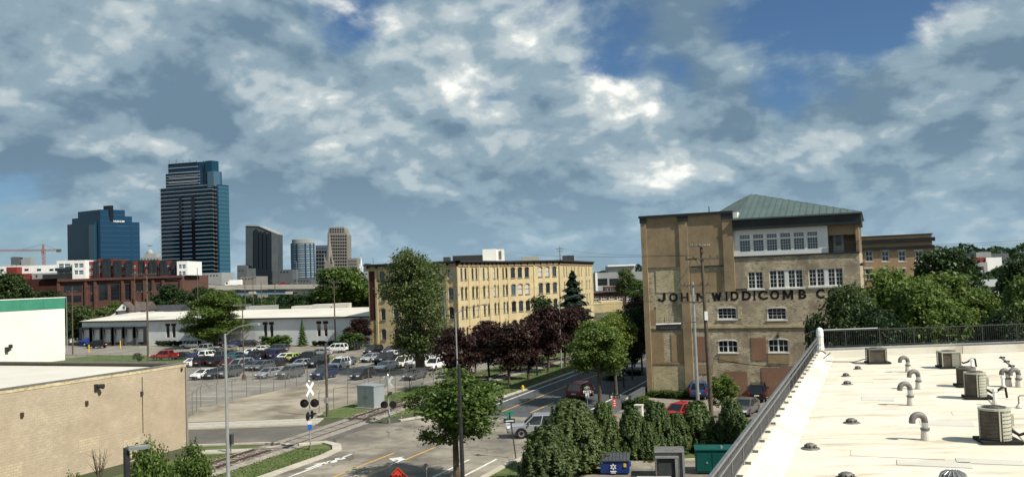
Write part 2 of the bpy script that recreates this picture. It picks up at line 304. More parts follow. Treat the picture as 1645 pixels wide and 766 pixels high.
def fence_mat():
    m = bpy.data.materials.new('chain_link'); MATS['chain_link'] = m; m.use_nodes = True
    t = m.node_tree; t.nodes.clear(); L = t.links.new
    out = N('ShaderNodeOutputMaterial', t); uv = N('ShaderNodeUVMap', t)
    facs = []
    for a in (45, -45):
        mp = N('ShaderNodeMapping', t); mp.inputs['Rotation'].default_value = (0, 0, R_(a)); L(uv.outputs[0], mp.inputs[0])
        w = N('ShaderNodeTexWave', t); w.inputs['Scale'].default_value = 5.5; L(mp.outputs[0], w.inputs['Vector'])
        g = N('ShaderNodeMath', t, operation='GREATER_THAN'); L(w.outputs['Fac'], g.inputs[0]); g.inputs[1].default_value = 0.985; facs.append(g.outputs[0])
    mx = N('ShaderNodeMath', t, operation='MAXIMUM'); L(facs[0], mx.inputs[0]); L(facs[1], mx.inputs[1])
    tr = N('ShaderNodeBsdfTransparent', t); d = N('ShaderNodeBsdfPrincipled', t); d.inputs['Base Color'].default_value = (0.30, 0.31, 0.31, 1); d.inputs['Roughness'].default_value = 0.5; d.inputs['Metallic'].default_value = 0.4
    ms = N('ShaderNodeMixShader', t); L(mx.outputs[0], ms.inputs[0]); L(tr.outputs[0], ms.inputs[1]); L(d.outputs[0], ms.inputs[2]); L(ms.outputs[0], out.inputs[0])
fence_mat()

# ------------------------------------------------------------------ mesh tools
ORG = {}
def tag(o, label=None, cat=None, group=None, kind=None):
    if label: o['label'] = label
    if cat: o['category'] = cat
    if group: o['group'] = group
    if kind: o['kind'] = kind
    return o
def thing(name, label, cat, loc=(0, 0, 0), group=None, rotz=0.0):
    o = bpy.data.objects.new(name, None); C.objects.link(o); o.location = loc; o.rotation_euler = (0, 0, rotz); o.empty_display_size = 0.2
    ORG[o.name] = Vector(loc); return tag(o, label, cat, group)
def linkobj(name, mesh, parent=None, loc=None, rotz=0.0, scale=None):
    o = bpy.data.objects.new(name, mesh); C.objects.link(o)
    if parent is not None:
        o.parent = parent; ORG[o.name] = ORG.get(parent.name, Vector())
    if loc is not None: o.location = loc
    if rotz: o.rotation_euler = (0, 0, rotz)
    if scale is not None: o.scale = scale if not isinstance(scale, (int, float)) else (scale,)*3
    return o
class MB:
    def __init__(s): s.v = []; s.f = []; s.mi = []; s.m = 0
    def poly(s, pts):
        n = len(s.v); s.v.extend([tuple(p) for p in pts]); s.f.append(tuple(range(n, n+len(pts)))); s.mi.append(s.m)
    def faces(s, pts, fs):
        n = len(s.v); s.v.extend([tuple(p) for p in pts])
        for f in fs: s.f.append(tuple(n+i for i in f)); s.mi.append(s.m)
    def box(s, x0, x1, y0, y1, z0, z1):
        if x0 > x1: x0, x1 = x1, x0
        if y0 > y1: y0, y1 = y1, y0
        if z0 > z1: z0, z1 = z1, z0
        s.faces([(x0,y0,z0),(x1,y0,z0),(x1,y1,z0),(x0,y1,z0),(x0,y0,z1),(x1,y0,z1),(x1,y1,z1),(x0,y1,z1)],
                [(0,3,2,1),(4,5,6,7),(0,1,5,4),(1,2,6,5),(2,3,7,6),(3,0,4,7)])
        return s
    def obox(s, c, ax, ay, az):                               # centre and three half-axes
        c, ax, ay, az = Vector(c), Vector(ax), Vector(ay), Vector(az)
        p = [c-ax-ay-az, c+ax-ay-az, c+ax+ay-az, c-ax+ay-az, c-ax-ay+az, c+ax-ay+az, c+ax+ay+az, c-ax+ay+az]
        s.faces(p, [(0,3,2,1),(4,5,6,7),(0,1,5,4),(1,2,6,5),(2,3,7,6),(3,0,4,7)]); return s
    def prism(s, poly, z0, z1, bottom=True):                  # poly counter-clockwise in xy; z0/z1 numbers or lists
        n = len(poly); a = z0 if isinstance(z0, (list, tuple)) else [z0]*n; b = z1 if isinstance(z1, (list, tuple)) else [z1]*n
        pts = [(p[0], p[1], a[i]) for i, p in enumerate(poly)] + [(p[0], p[1], b[i]) for i, p in enumerate(poly)]
        fs = [tuple(range(n, 2*n))] + [(i, (i+1) % n, n+(i+1) % n, n+i) for i in range(n)]
        if bottom: fs.append(tuple(reversed(range(n))))
        s.faces(pts, fs); return s
    def cyl(s, p0, p1, r0, r1=None, n=8, caps=True):
        r1 = r0 if r1 is None else r1; p0, p1 = Vector(p0), Vector(p1); d = (p1-p0).normalized()
        a = d.orthogonal().normalized(); b = d.cross(a); pts = []
        for p, r in ((p0, r0), (p1, r1)):
            for i in range(n):
                t = 2*math.pi*i/n; pts.append(p+(a*math.cos(t)+b*math.sin(t))*r)
        fs = [(i, (i+1) % n, n+(i+1) % n, n+i) for i in range(n)]
        if caps: fs += [tuple(reversed(range(n))), tuple(range(n, 2*n))]
        s.faces(pts, fs); return s
    def tube(s, path, r, n=6, caps=True):
        path = [Vector(p) for p in path]; rr = r if isinstance(r, (list, tuple)) else [r]*len(path)
        ref = None; pts = []; m = len(path)
        for i, p in enumerate(path):
            d = (path[min(i+1, m-1)]-path[max(i-1, 0)]).normalized()
            if ref is None: ref = d.orthogonal().normalized()
            a = (ref-d*ref.dot(d))
            a = a.normalized() if a.length > 1e-6 else d.orthogonal().normalized()
            ref = a; b = d.cross(a)
            for k in range(n):
                t = 2*math.pi*k/n; pts.append(p+(a*math.cos(t)+b*math.sin(t))*rr[i])
        fs = []
        for i in range(m-1):
            for k in range(n): fs.append((i*n+k, i*n+(k+1) % n, (i+1)*n+(k+1) % n, (i+1)*n+k))
        if caps: fs += [tuple(reversed(range(n))), tuple(range((m-1)*n, m*n))]
        s.faces(pts, fs); return s
    def lathe(s, prof, c=(0, 0, 0), n=16):                    # prof: (r, z)
        c = Vector(c); pts = []; m = len(prof)
        for r, z in prof:
            for k in range(n):
                t = 2*math.pi*k/n; pts.append(c+Vector((r*math.cos(t), r*math.sin(t), z)))
        fs = []
        for i in range(m-1):
            for k in range(n): fs.append((i*n+k, i*n+(k+1) % n, (i+1)*n+(k+1) % n, (i+1)*n+k))
        fs += [tuple(reversed(range(n))), tuple(range((m-1)*n, m*n))]
        s.faces(pts, fs); return s
    def mesh(s, name, mats, org=None, smooth=False, uv=True):
        me = bpy.data.meshes.new(name); v = s.v
        if org is not None: v = [(p[0]-org[0], p[1]-org[1], p[2]-org[2]) for p in v]
        me.from_pydata(v, [], s.f)
        for m in (mats if isinstance(mats, (list, tuple)) else [mats]): me.materials.append(MATS[m] if isinstance(m, str) else m)
        if len(me.materials) > 1: me.polygons.foreach_set('material_index', s.mi)
        if smooth: me.polygons.foreach_set('use_smooth', [True]*len(s.f))
        me.update()
        if uv:
            ul = me.uv_layers.new(name='UVMap'); V = s.v; k = 0; data = np.zeros(len(me.loops)*2, 'f4'); nrm = np.zeros(len(s.f)*3, 'f4'); me.polygons.foreach_get('normal', nrm); nrm = nrm.reshape(-1, 3)
            for fi, f in enumerate(s.f):
                nx, ny, nz = nrm[fi]
                if abs(nz) > 0.8:
                    for i in f: data[k] = V[i][0]; data[k+1] = V[i][1]; k += 2
                else:
                    l = math.hypot(nx, ny) or 1; tx, ty = -ny/l, nx/l
                    for i in f: data[k] = V[i][0]*tx+V[i][1]*ty; data[k+1] = V[i][2]; k += 2
            ul.data.foreach_set('uv', data)
        return me
    def build(s, name, mats, parent=None, smooth=False, org=None, uv=True):
        if parent is not None: org = ORG.get(parent.name, Vector())
        me = s.mesh(name, mats, org, smooth, uv)
        o = linkobj(name, me, parent)
        if parent is None and org is not None: o.location = org; ORG[o.name] = Vector(org)
        return o
def struct(name, mb, m, parent=None, **kw):
    o = mb.build(name, m, parent, **kw)
    if parent is None: o['kind'] = 'structure'
    return o
def copy_tree(src, loc=None, rotz=None, label=None, scale=None, mats=None):
    r = src.copy(); C.objects.link(r)
    if loc is not None: r.location = loc
    if rotz is not None: r.rotation_euler = (0, 0, rotz)
    if scale is not None: r.scale = scale if not isinstance(scale, (int, float)) else (scale,)*3
    if label: r['label'] = label
    ORG[r.name] = Vector(r.location)
    def rec(a, b):
        for ch in a.children:
            c = ch.copy(); C.objects.link(c); c.parent = b; rec(ch, c)
    rec(src, r); return r
def facade(mb, p0, p1, z0, z1, openings, depth=0.2):
    """wall skin from p0 to p1 (seen from the side where p0 is on the left); openings (u0,u1,v0,v1) in metres along the wall / height"""
    p0, p1 = Vector(p0[:2]), Vector(p1[:2]); w = (p1-p0).length; d = (p1-p0)/w; nin = Vector((-d.y, d.x))  # inward normal
    us = sorted({0.0, w, *[round(q, 4) for o in openings for q in o[:2]]}); zs = sorted({z0, z1, *[round(q, 4) for o in openings for q in o[2:4]]})
    us = [u for u in us if 0 <= u <= w]; zs = [z for z in zs if z0 <= z <= z1]
    P = lambda u, z, k=0.0: (p0.x+d.x*u+nin.x*k, p0.y+d.y*u+nin.y*k, z)
    for j in range(len(zs)-1):
        zc = (zs[j]+zs[j+1])/2; i = 0; run = None
        for i in range(len(us)-1):
            uc = (us[i]+us[i+1])/2
            hole = any(o[0] < uc < o[1] and o[2] < zc < o[3] for o in openings)
            if not hole and run is None: run = us[i]
            if hole and run is not None:
                mb.poly([P(run, zs[j]), P(us[i], zs[j]), P(us[i], zs[j+1]), P(run, zs[j+1])]); run = None
        if run is not None: mb.poly([P(run, zs[j]), P(w, zs[j]), P(w, zs[j+1]), P(run, zs[j+1])])
    for a, b, c, e in [o[:4] for o in openings]:
        mb.poly([P(a, c), P(b, c), P(b, c, depth), P(a, c, depth)]); mb.poly([P(a, e), P(a, e, depth), P(b, e, depth), P(b, e)])
        mb.poly([P(a, c), P(a, c, depth), P(a, e, depth), P(a, e)]); mb.poly([P(b, c), P(b, e), P(b, e, depth), P(b, c, depth)])
    return P
def arch_fill(mb, P, a, b, z_spring, z_top, k=0.0, n=4):
    """wall-coloured corners that turn a square opening head into an arch"""
    h = z_top-z_spring; r = (b-a)/2
    for sgn in (0, 1):
        pts = []
        for i in range(n+1):
            t = math.pi/2*i/n; u = r*(1-math.cos(t)); z = z_spring+h*math.sin(t); pts.append((u, z))
        cor = (0, z_top)
        pp = [cor]+pts
        if sgn == 0: q = [P(a+u, z, k) for u, z in pp]
        else: q = [P(b-u, z, k) for u, z in reversed(pp)]
        mb.poly(q)
        for i in range(n):                                    # soffit
            (u1, zz1), (u2, zz2) = pts[i], pts[i+1]
            if sgn == 0: mb.poly([P(a+u1, zz1, k), P(a+u2, zz2, k), P(a+u2, zz2, k+0.15), P(a+u1, zz1, k+0.15)])
            else: mb.poly([P(b-u1, zz1, k), P(b-u1, zz1, k+0.15), P(b-u2, zz2, k+0.15), P(b-u2, zz2, k)])
def window_mesh(name, w, h, nx=1, ny=2, fr=0.07, mun=0.035, dep=0.08, frame='white_paint', sill=False):
    """frame with glazing bars, centred on x, standing on z=0, front at y=0 facing -y"""
    mb = MB(); mb.box(-w/2, -w/2+fr, 0, dep, 0, h); mb.box(w/2-fr, w/2, 0, dep, 0, h); mb.box(-w/2+fr, w/2-fr, 0, dep, 0, fr); mb.box(-w/2+fr, w/2-fr, 0, dep, h-fr, h)
    for i in range(1, nx):
        x = -w/2+fr+(w-2*fr)*i/nx; mb.box(x-mun/2, x+mun/2, 0.012, dep-0.01, fr, h-fr)
    for j in range(1, ny):
        z = fr+(h-2*fr)*j/ny; mm = mun*1.6 if (ny % 2 == 0 and j == ny//2) else mun
        mb.box(-w/2+fr, w/2-fr, 0.018, dep-0.014, z-mm/2, z+mm/2)
    if sill: mb.box(-w/2-0.1, w/2+0.1, -0.10, dep-0.004, -0.14, -0.002)
    g = MB(); g.box(-w/2+fr*.5, w/2-fr*.5, dep*0.55, dep*0.55+0.02, fr*.5, h-fr*.5)
    return mb.mesh(name, frame), g
WIN = {}
def window(parent, loc, rotz, w, h, nx=1, ny=2, frame='white_paint', pane='pane_dark', fr=0.07, mun=0.035, sill=False, name='window'):
    k = (round(w, 2), round(h, 2), nx, ny, frame, pane, fr, sill)
    if k not in WIN:
        f, g = window_mesh('window', k[0], k[1], nx, ny, fr, mun, frame=frame, sill=sill); WIN[k] = (f, g.mesh('pane', pane))
    f, g = WIN[k]; o = linkobj(name, f, parent, Vector(loc)-ORG[parent.name], rotz); linkobj('pane', g, o); return o
def text_mesh(s, mat_, size=1.0, off=0.0, ext=0.004):
    cu = bpy.data.curves.new('t', 'FONT'); cu.body = s; cu.size = size; cu.offset = off; cu.extrude = ext; cu.align_x = 'CENTER'; cu.align_y = 'CENTER'; cu.resolution_u = 3
    ob = bpy.data.objects.new('t', cu); C.objects.link(ob); bpy.context.view_layer.update()
    me = bpy.data.meshes.new_from_object(ob.evaluated_get(bpy.context.evaluated_depsgraph_get()))
    bpy.data.objects.remove(ob); me.materials.clear(); me.materials.append(MATS[mat_]); return me
def wire(name, label, pts_pairs, r=0.018, sag=0.5, group=None):
    mb = MB()
    for a, b in pts_pairs:
        a, b = Vector(a), Vector(b); L_ = [a.lerp(b, t/10)-Vector((0, 0, sag*4*(t/10)*(1-t/10))) for t in range(11)]
        mb.tube(L_, r, 4)
    o = mb.build(name, 'wire', org=pts_pairs[0][0], uv=False); return tag(o, label, 'wire', group)
# ------------------------------------------------------------------ leaves
def leaf_mesh(name, pts, nrm, size, m, jitter=0.55):
    """one folded leaf (two triangles) per point"""
    n = len(pts); rg = RNG
    a = rg.normal(size=(n, 3)); a -= nrm*np.sum(a*nrm, 1)[:, None]; a /= np.linalg.norm(a, axis=1)[:, None]+1e-9
    b = np.cross(nrm, a); s = (size*(1+jitter*rg.uniform(-1, 1, n)))[:, None]
    V = np.empty((n, 4, 3)); V[:, 0] = pts-a*s*.6; V[:, 1] = pts+b*s*.36+nrm*s*.10; V[:, 2] = pts+a*s*.6; V[:, 3] = pts-b*s*.36+nrm*s*.10
    me = bpy.data.meshes.new(name); me.vertices.add(n*4); me.vertices.foreach_set('co', V.astype('f4').ravel())
    me.loops.add(n*4); me.loops.foreach_set('vertex_index', np.arange(n*4, dtype='i4')); me.polygons.add(n)
    me.polygons.foreach_set('loop_start', np.arange(0, n*4, 4, dtype='i4')); me.polygons.foreach_set('loop_total', np.full(n, 4, 'i4'))
    me.materials.append(MATS[m]); me.update(calc_edges=True); return me
def crown_pts(blobs, n, clump=22, csize=0.45, shell=0.62):
    rg = RNG; B = np.array(blobs, float); w = (B[:, 3]*B[:, 4]*B[:, 5])**(2/3); w /= w.sum(); nc = max(8, n//clump)
    k = rg.choice(len(B), nc, p=w); d = rg.normal(size=(nc, 3)); d /= np.linalg.norm(d, axis=1)[:, None]
    r = shell+(1.03-shell)*rg.uniform(0, 1, nc)**0.55; r += rg.normal(0, 0.05, nc)
    c = B[k, :3]+d*B[k, 3:]*r[:, None]
    j = rg.integers(0, nc, n); off = rg.normal(size=(n, 3))*csize*np.array([1, 1, .62]); p = c[j]+off
    nr = d[j]*0.5+rg.normal(size=(n, 3))*0.55+np.array([0, 0, .55]); nr /= np.linalg.norm(nr, axis=1)[:, None]
    return p, nr
def limbs(mb, base, top, r, targets, n=6):
    base, top = Vector(base), Vector(top)
    mid = base.lerp(top, .5)+Vector((random.uniform(-.12, .12), random.uniform(-.12, .12), 0))
    mb.tube([base-Vector((0, 0, .1)), base+Vector((0, 0, .25)), mid, top], [r*1.35, r, r*.8, r*.5], 8)
    for t in targets:
        t = Vector(t); s = base.lerp(top, random.uniform(.5, .95)); m = s.lerp(t, .5)+Vector((0, 0, -.08*(t-s).length)); mb.tube([s, m, t], [r*.42, r*.28, r*.10], n)

# ================================================================== THE SETTING
def sheet(name, pts, z, m, kind='structure'):
    mb = MB(); mb.poly([(p[0], p[1], z) for p in pts]); o = mb.build(name, m); o['kind'] = kind; return o
def disc(name, r, z, m):
    return sheet(name, [(CAM.x+r*math.cos(2*math.pi*i/96), CAM.y+r*math.sin(2*math.pi*i/96)) for i in range(96)], z, m)
disc('ground', 9000, 0.0, 'ground')
W2 = lambda X, Y: c2w(X, Y)[:2]
# parking lots and yards
sheet('parking_lot', [(-190, 4.5), (-29.5, 4.5), (-29.5, 58), (-190, 66)], 0.010, 'asphalt_lot')
sheet('side_lot', [(-120, -40), (-48, -20), (-48, 4.5), (-120, 4.5)], 0.008, 'asphalt_lot')
sheet('dirt_lot', [(-48, -27), W2(-20.6, 88.2), (-31, -14), (-29.5, 4.5), (-48, 4.5)], 0.012, 'dirt')
sheet('warehouse_yard', [(-190, 66), (-29.5, 58), (-76, 68), (-190, 70)], 0.006, 'asphalt_old')
sheet('lawn', [(-130, 12), (-92, 12), (-92, 44), (-130, 44)], 0.014, 'grass')
sheet('lawn', [(-84, 36), (-54, 36), (-54, 42), (-84, 42)], 0.014, 'grass')
sheet('mill_yard', [(-0.6, -21), (60, 4), (60, -0.1), (21.6, -0.1), (-0.6, -0.1)][:1]+[(34, -14), (34, -0.1), (-0.6, -0.1)], 0.010, 'asphalt_old')
sheet('service_yard', [(3.2, -60), (20, -60), (20, -26.8), (4.4, -33.0), (3.2, -38)], 0.012, 'asphalt_old')
# main street, cross street
RL, RR = -16.9, -1.8
road = sheet('main_street', [(RL, -130), (RR, -130), (RR, -33.5), (-0.3, -30), (1.5, -27.3), (1.8, -19), (-0.4, -16.2), (RR, -13.5), (RR+.1, 420), (-15.6, 420), (-15.6, -8), (-16.6, -14), (-18.6, -19), (-20.5, -22), (-20.8, -29.2), (-18.4, -32.5), (RL, -35)], 0.024, 'asphalt_new')
apron = sheet('crossing_apron', [(RL+.2, -70), (RR-.2, -70), (RR-.2, -33.5), (1.2, -27.5), (1.5, -19.2), (-2.2, -15.5), (-15.4, -15.5), (-18.4, -19.2), (-20.5, -22.3), (-20.6, -29), (-18.3, -32.3), (RL+.2, -35)], 0.028, 'asphalt_old')
sheet('cross_street', [W2(-160, 75.3), W2(-14, 74.6), W2(-6, 71.2), W2(90, 71.2), W2(90, 80.6), W2(-4, 81.5), W2(-12, 83.4), W2(-160, 83.6)], 0.020, 'asphalt_mid')
# grass along the track
sheet('grass_strip', [(-31, -16), W2(-19.5, 88.2), W2(-13.2, 86.6), (-16.4, -8), (-15.9, 0), (-15.9, 160), (-31, 160), (-31, 40), (-28.5, 4.5), (-30.9, 4)], 0.016, 'grass')
sheet('grass_strip', [(-17.3, -120), (-17.3, -34.6), (-18.6, -32.8), (-20.2, -31.2), (-22.3, -33.8), (-28.5, -36.2), (-29.5, -120)], 0.016, 'grass')
sheet('grass_strip', [W2(-28, 75.0), W2(-19.8, 74.2), W2(-21, 72.8), W2(-26.8, 72.6)], 0.019, 'grass')
sheet('grass_strip', [(-1.6, -130), (0.1, -130), (0.4, -38), (2.4, -30), (0.6, -29.6), (-0.6, -31), (-1.6, -34)], 0.016, 'grass')
sheet('grass_strip', [(-1.6, -12.5), (-0.7, -14), (-0.7, 120), (-1.6, 120)], 0.016, 'grass')
sheet('grass_strip', [(1.2, -38.4), (3.0, -38.4), (4.4, -33.4), (20, -27.2), (20, -21.5), (4.2, -27.2)], 0.018, 'grass')
sheet('footpath', [(0.1, -130), (1.9, -130), (2.3, -39), (3.6, -33), (2.4, -30), (0.4, -38)], 0.020, 'asphalt_new')
# pavements laid in slabs
def slab_walk(name, p0, p1, w, n, rows=2, h=0.11, m='concrete'):
    p0, p1 = Vector((*p0, 0)), Vector((*p1, 0)); d = (p1-p0); L_ = d.length; d = d/L_; nrm = Vector((-d.y, d.x, 0))
    mb = MB(); mb.obox((p0+p1)/2+nrm*w/2+Vector((0, 0, h/2-.012)), d*L_/2, nrm*w/2, Vector((0, 0, h/2-.012))); o = struct(name, mb, 'kerb', org=p0)
    sl, sw = L_/n, w/rows; s_ = MB(); s_.box(-sl/2+.012, sl/2-.012, -sw/2+.012, sw/2-.012, 0, .03); me = s_.mesh('slab', m)
    a = math.atan2(d.y, d.x)
    for i in range(n):
        for r in range(rows):
            q = d*sl*(i+.5)+nrm*sw*(r+.5); linkobj('slab', me, o, q+Vector((0, 0, h-.026+random.uniform(-.004, .004))), a)
    return o
slab_walk('pavement', W2(-60, 84.2), W2(-19.4, 84.5), 3.2, 27, 2, 0.10)
slab_walk('pavement', (-28.2, -37.6), (-23.4, -35.6), 1.5, 4, 1, 0.08)
slab_walk('pavement', (-0.35, -11.5), (-0.35, 60), -1.0, 48, 1, 0.10) if False else None
slab_walk('pavement', (-0.12, -12), (-0.12, 48), 0.55, 40, 1, 0.10) if False else None
# kerbs
def kerb(name, pts, w=0.28, h=0.14, m='kerb'):
    mb = MB(); pts = [Vector((p[0], p[1], 0)) for p in pts]; L_, Rr = [], []
    for i, p in enumerate(pts):
        d = (pts[min(i+1, len(pts)-1)]-pts[max(i-1, 0)]).normalized(); n = Vector((-d.y, d.x, 0)); L_.append(p+n*w/2); Rr.append(p-n*w/2)
    Z = Vector((0, 0, h)); B = Vector((0, 0, -.03))
    for i in range(len(pts)-1):
        mb.poly([L_[i]+Z, Rr[i]+Z, Rr[i+1]+Z, L_[i+1]+Z]); mb.poly([Rr[i]+B, Rr[i+1]+B, Rr[i+1]+Z, Rr[i]+Z]); mb.poly([L_[i]+B, L_[i]+Z, L_[i+1]+Z, L_[i+1]+B])
    for i in (0, -1): mb.poly([L_[i]+B, Rr[i]+B, Rr[i]+Z, L_[i]+Z])
    return struct(name, mb, m, org=pts[0])
def arc(c, r, a0, a1, n=7): return [(c[0]+r*math.cos(R_(a0+(a1-a0)*i/n)), c[1]+r*math.sin(R_(a0+(a1-a0)*i/n))) for i in range(n+1)]
kerb('kerb', [(RL-.1, -130), (RL-.1, -36), (-17.4, -33.6), (-18.6, -31.9), (-20.4, -31.0), (-22, -32.4)], 0.75)
kerb('kerb', [(-15.7, 160), (-15.7, 0), (-15.9, -6), (-16.8, -12), (-18.0, -16.5), (-19.6, -19.8)], 0.55)
kerb('kerb', [(RR+.1, -130), (RR+.1, -35), (-0.9, -31.5), (0.6, -29.3), (3, -28.0), (8, -25.9)], 0.4)
kerb('kerb', [(RR+.1, 120), (RR+.1, -11), (-1.0, -14.2), (0.5, -16.2), (6, -15)], 0.3)
kerb('kerb', [W2(-60, 83.9), W2(-19.5, 84.0)], 0.3)
kerb('kerb', [W2(-28.2, 75.2), W2(-21.5, 75.1), W2(-19.5, 74.3), W2(-21, 72.7)], 0.3)
kerb('kerb', [(0.4, -38.9), (3.6, -39.0), (4.6, -33.5), (20, -27.3)], 0.3)
kerb('kerb', [(0.6, -60), (3.4, -39.1)], 0.3) if False else None
kerb('kerb', [(-26.0, 1), (-24.8, 14), (-27, 26), (-29, 58)], 0.3) if False else None
# painted markings on the street
def mark(name, pts, m, z=0.033): 
    mb = MB(); mb.poly([(p[0], p[1], z) for p in pts]); return mb.build(name, m, road)
def line(x0, y0, x1, y1, w, m):
    d = Vector((x1-x0, y1-y0)).normalized()*w/2; mark('lane_line', [(x0-d.y, y0+d.x), (x0+d.y, y0-d.x), (x1+d.y, y1-d.x), (x1-d.y, y1+d.x)], m)
line(-12.2, -120, -12.2, -33.4, .17, 'paint_yellow'); line(-10.0, -120, -10.0, -30.8, .17, 'paint_yellow')
line(-15.35, -120, -15.35, -34.6, .20, 'paint_white'); line(-5.3, -120, -5.2, -34.5, .20, 'paint_white'); line(-3.35, -120, -3.25, -33.8, .20, 'paint_white')
line(-14.45, -11, -14.45, 300, .20, 'paint_white'); line(-3.35, -13, -3.2, 300, .20, 'paint_white')
line(-11.85, -13, -11.85, 12, .18, 'paint_yellow'); line(-11.85, 12, -9.3, 50, .18, 'paint_yellow'); line(-9.3, 50, -9.3, 300, .18, 'paint_yellow'); line(-8.75, -13, -8.75, -6, .18, 'paint_yellow')
a = G(636, 742); ax, ay = a.x, a.y                          # left-turn arrow and bicycle marks
mark('turn_arrow', [(ax+.05, ay-1.2), (ax+.45, ay-1.2), (ax+.45, ay+.5), (ax+.2, ay+1.1), (ax-.35, ay+1.35), (ax-.35, ay+1.9), (ax-1.2, ay+1.0), (ax-.35, ay+.2), (ax-.35, ay+.75), (ax-.05, ay+.55), (ax+.05, ay+.2)], 'paint_white')
b = G(540, 739); 
for k in range(2):
    cx, cy = b.x, b.y-.55+k*1.1; mark('bicycle_mark', arc((cx, cy), .42, 0, 360, 12)[:-1], 'paint_white')
mark('bicycle_mark', [(b.x-.12, b.y-.6), (b.x+.12, b.y-.6), (b.x+.12, b.y+.6), (b.x-.12, b.y+.6)], 'paint_white', 0.037)
c_ = G(507, 748); mark('bicycle_arrow', [(c_.x-.12, c_.y-1.2), (c_.x+.12, c_.y-1.2), (c_.x+.12, c_.y+.4), (c_.x+.5, c_.y+.4), (c_.x, c_.y+1.3), (c_.x-.5, c_.y+.4), (c_.x-.12, c_.y+.4)], 'paint_white')
# tar repairs and manhole on the old surface
for px_, py_, rx, ry in ((700, 705, .45, .45), (640, 690, .4, .4)):
    q = G(px_, py_); mb = MB(); mb.poly([(x, y, .036) for x, y in arc((q.x, q.y), rx, 0, 360, 12)[:-1]]); mb.build('manhole_cover', 'galv_dark', apron)
# parking bay lines
lot = bpy.data.objects['parking_lot']
def bay(x0, y0, x1, y1):
    d = Vector((x1-x0, y1-y0)).normalized()*.05; mb = MB(); mb.poly([(x0-d.y, y0+d.x, .016), (x0+d.y, y0-d.x, .016), (x1+d.y, y1-d.x, .016), (x1-d.y, y1+d.x, .016)]); mb.build('bay_line', 'paint_white', lot)
for i in range(20): bay(-84+i*2.75, 7.5, -84+i*2.75, 12.5)
for i in range(14): bay(-84+i*2.75, 22, -84+i*2.75, 27)
sl_ = bpy.data.objects['side_lot']
for i in range(5):
    mb = MB(); y = -11+i*3.2; mb.poly([(-56, y, .016), (-50.2, y+.4, .016), (-50.2, y+.52, .016), (-56, y+.12, .016)]); mb.build('bay_line', 'paint_white', sl_)

# ---------------------------------------------------------------- railway track
TR = [(-22.6, -75), (-22.9, -50), (-22.95, -42), (-23.35, -30), (-24.0, -19.5), (-24.75, -9), (-24.8, 2), (-24.4, 14), (-23.5, 38), (-22.4, 90), (-22, 160)]
def catmull(P_, n=8):
    out = []
    for i in range(len(P_)-1):
        p0, p1, p2, p3 = [np.array(P_[min(max(i+k, 0), len(P_)-1)]) for k in (-1, 0, 1, 2)]
        for j in range(n):
            t = j/n; out.append(.5*((2*p1)+(-p0+p2)*t+(2*p0-5*p1+4*p2-p3)*t*t+(-p0+3*p1-3*p2+p3)*t**3))
    out.append(np.array(P_[-1])); return out
tp = catmull(TR)
def offs(path, o):
    r = []
    for i, p in enumerate(path):
        d = path[min(i+1, len(path)-1)]-path[max(i-1, 0)]; d = d/np.linalg.norm(d); r.append((p[0]+d[1]*o, p[1]-d[0]*o))
    return r
track = thing('railway_track', 'single rusty railway track crossing the street and running beside the maroon trees', 'railway track', (-23.4, -30, 0))
mb = MB(); L1, L2, L3, L4 = offs(tp, -1.9), offs(tp, -1.4), offs(tp, 1.4), offs(tp, 1.9)
for i in range(len(tp)-1):
    ym = tp[i][1]; e = .035 if -35 < ym < -20 else .165
    mb.poly([(*L2[i], e), (*L3[i], e), (*L3[i+1], e), (*L2[i+1], e)]); mb.poly([(*L1[i], .017), (*L2[i], e), (*L2[i+1], e), (*L1[i+1], .017)]); mb.poly([(*L3[i], e), (*L4[i], .017), (*L4[i+1], .017), (*L3[i+1], e)])
mb.build('ballast_bed', 'ballast', track)
for sgn in (-1, 1):
    p = offs(tp, sgn*.7175); mb = MB(); q1, q2 = offs(tp, sgn*.7175-.05), offs(tp, sgn*.7175+.05); h = .32
    for i in range(len(p)-1):
        hh = [(.075 if -35 < tp[k][1] < -20 else h) for k in (i, i+1)]
        mb.poly([(*q1[i], hh[0]), (*q2[i], hh[0]), (*q2[i+1], hh[1]), (*q1[i+1], hh[1])]); mb.poly([(*q2[i], .03), (*q2[i+1], .03), (*q2[i+1], hh[1]), (*q2[i], hh[0])]); mb.poly([(*q1[i], .03), (*q1[i], hh[0]), (*q1[i+1], hh[1]), (*q1[i+1], .03)])
    mb.build('rail', 'rail_steel', track)
# concrete crossing panels between and beside the rails
s_ = MB(); s_.box(-.60, .60, -.88, .88, 0, .06); pm = s_.mesh('crossing_panel', 'asphalt_lot')
s2 = MB(); s2.box(-.13, .13, -1.3, 1.3, 0, .16); sm = s2.mesh('sleeper', 'sleeper_wood')
acc = 0.0; nextd = 0.0
for i in range(len(tp)-1):
    a_, b_ = tp[i], tp[i+1]; L_ = np.linalg.norm(b_-a_); ang = math.atan2(b_[1]-a_[1], b_[0]-a_[0])
    while nextd < acc+L_:
        t = (nextd-acc)/L_; q = a_+(b_-a_)*t
        if -34.6 < q[1] < -20.5:
            linkobj('crossing_panel', pm, track, Vector((q[0], q[1], .012))-ORG[track.name], ang+math.pi/2); nextd += 1.8
        else:
            if -52 < q[1] < 62: linkobj('sleeper', sm, track, Vector((q[0], q[1], .015))-ORG[track.name], ang)
            nextd += .62
    acc += L_
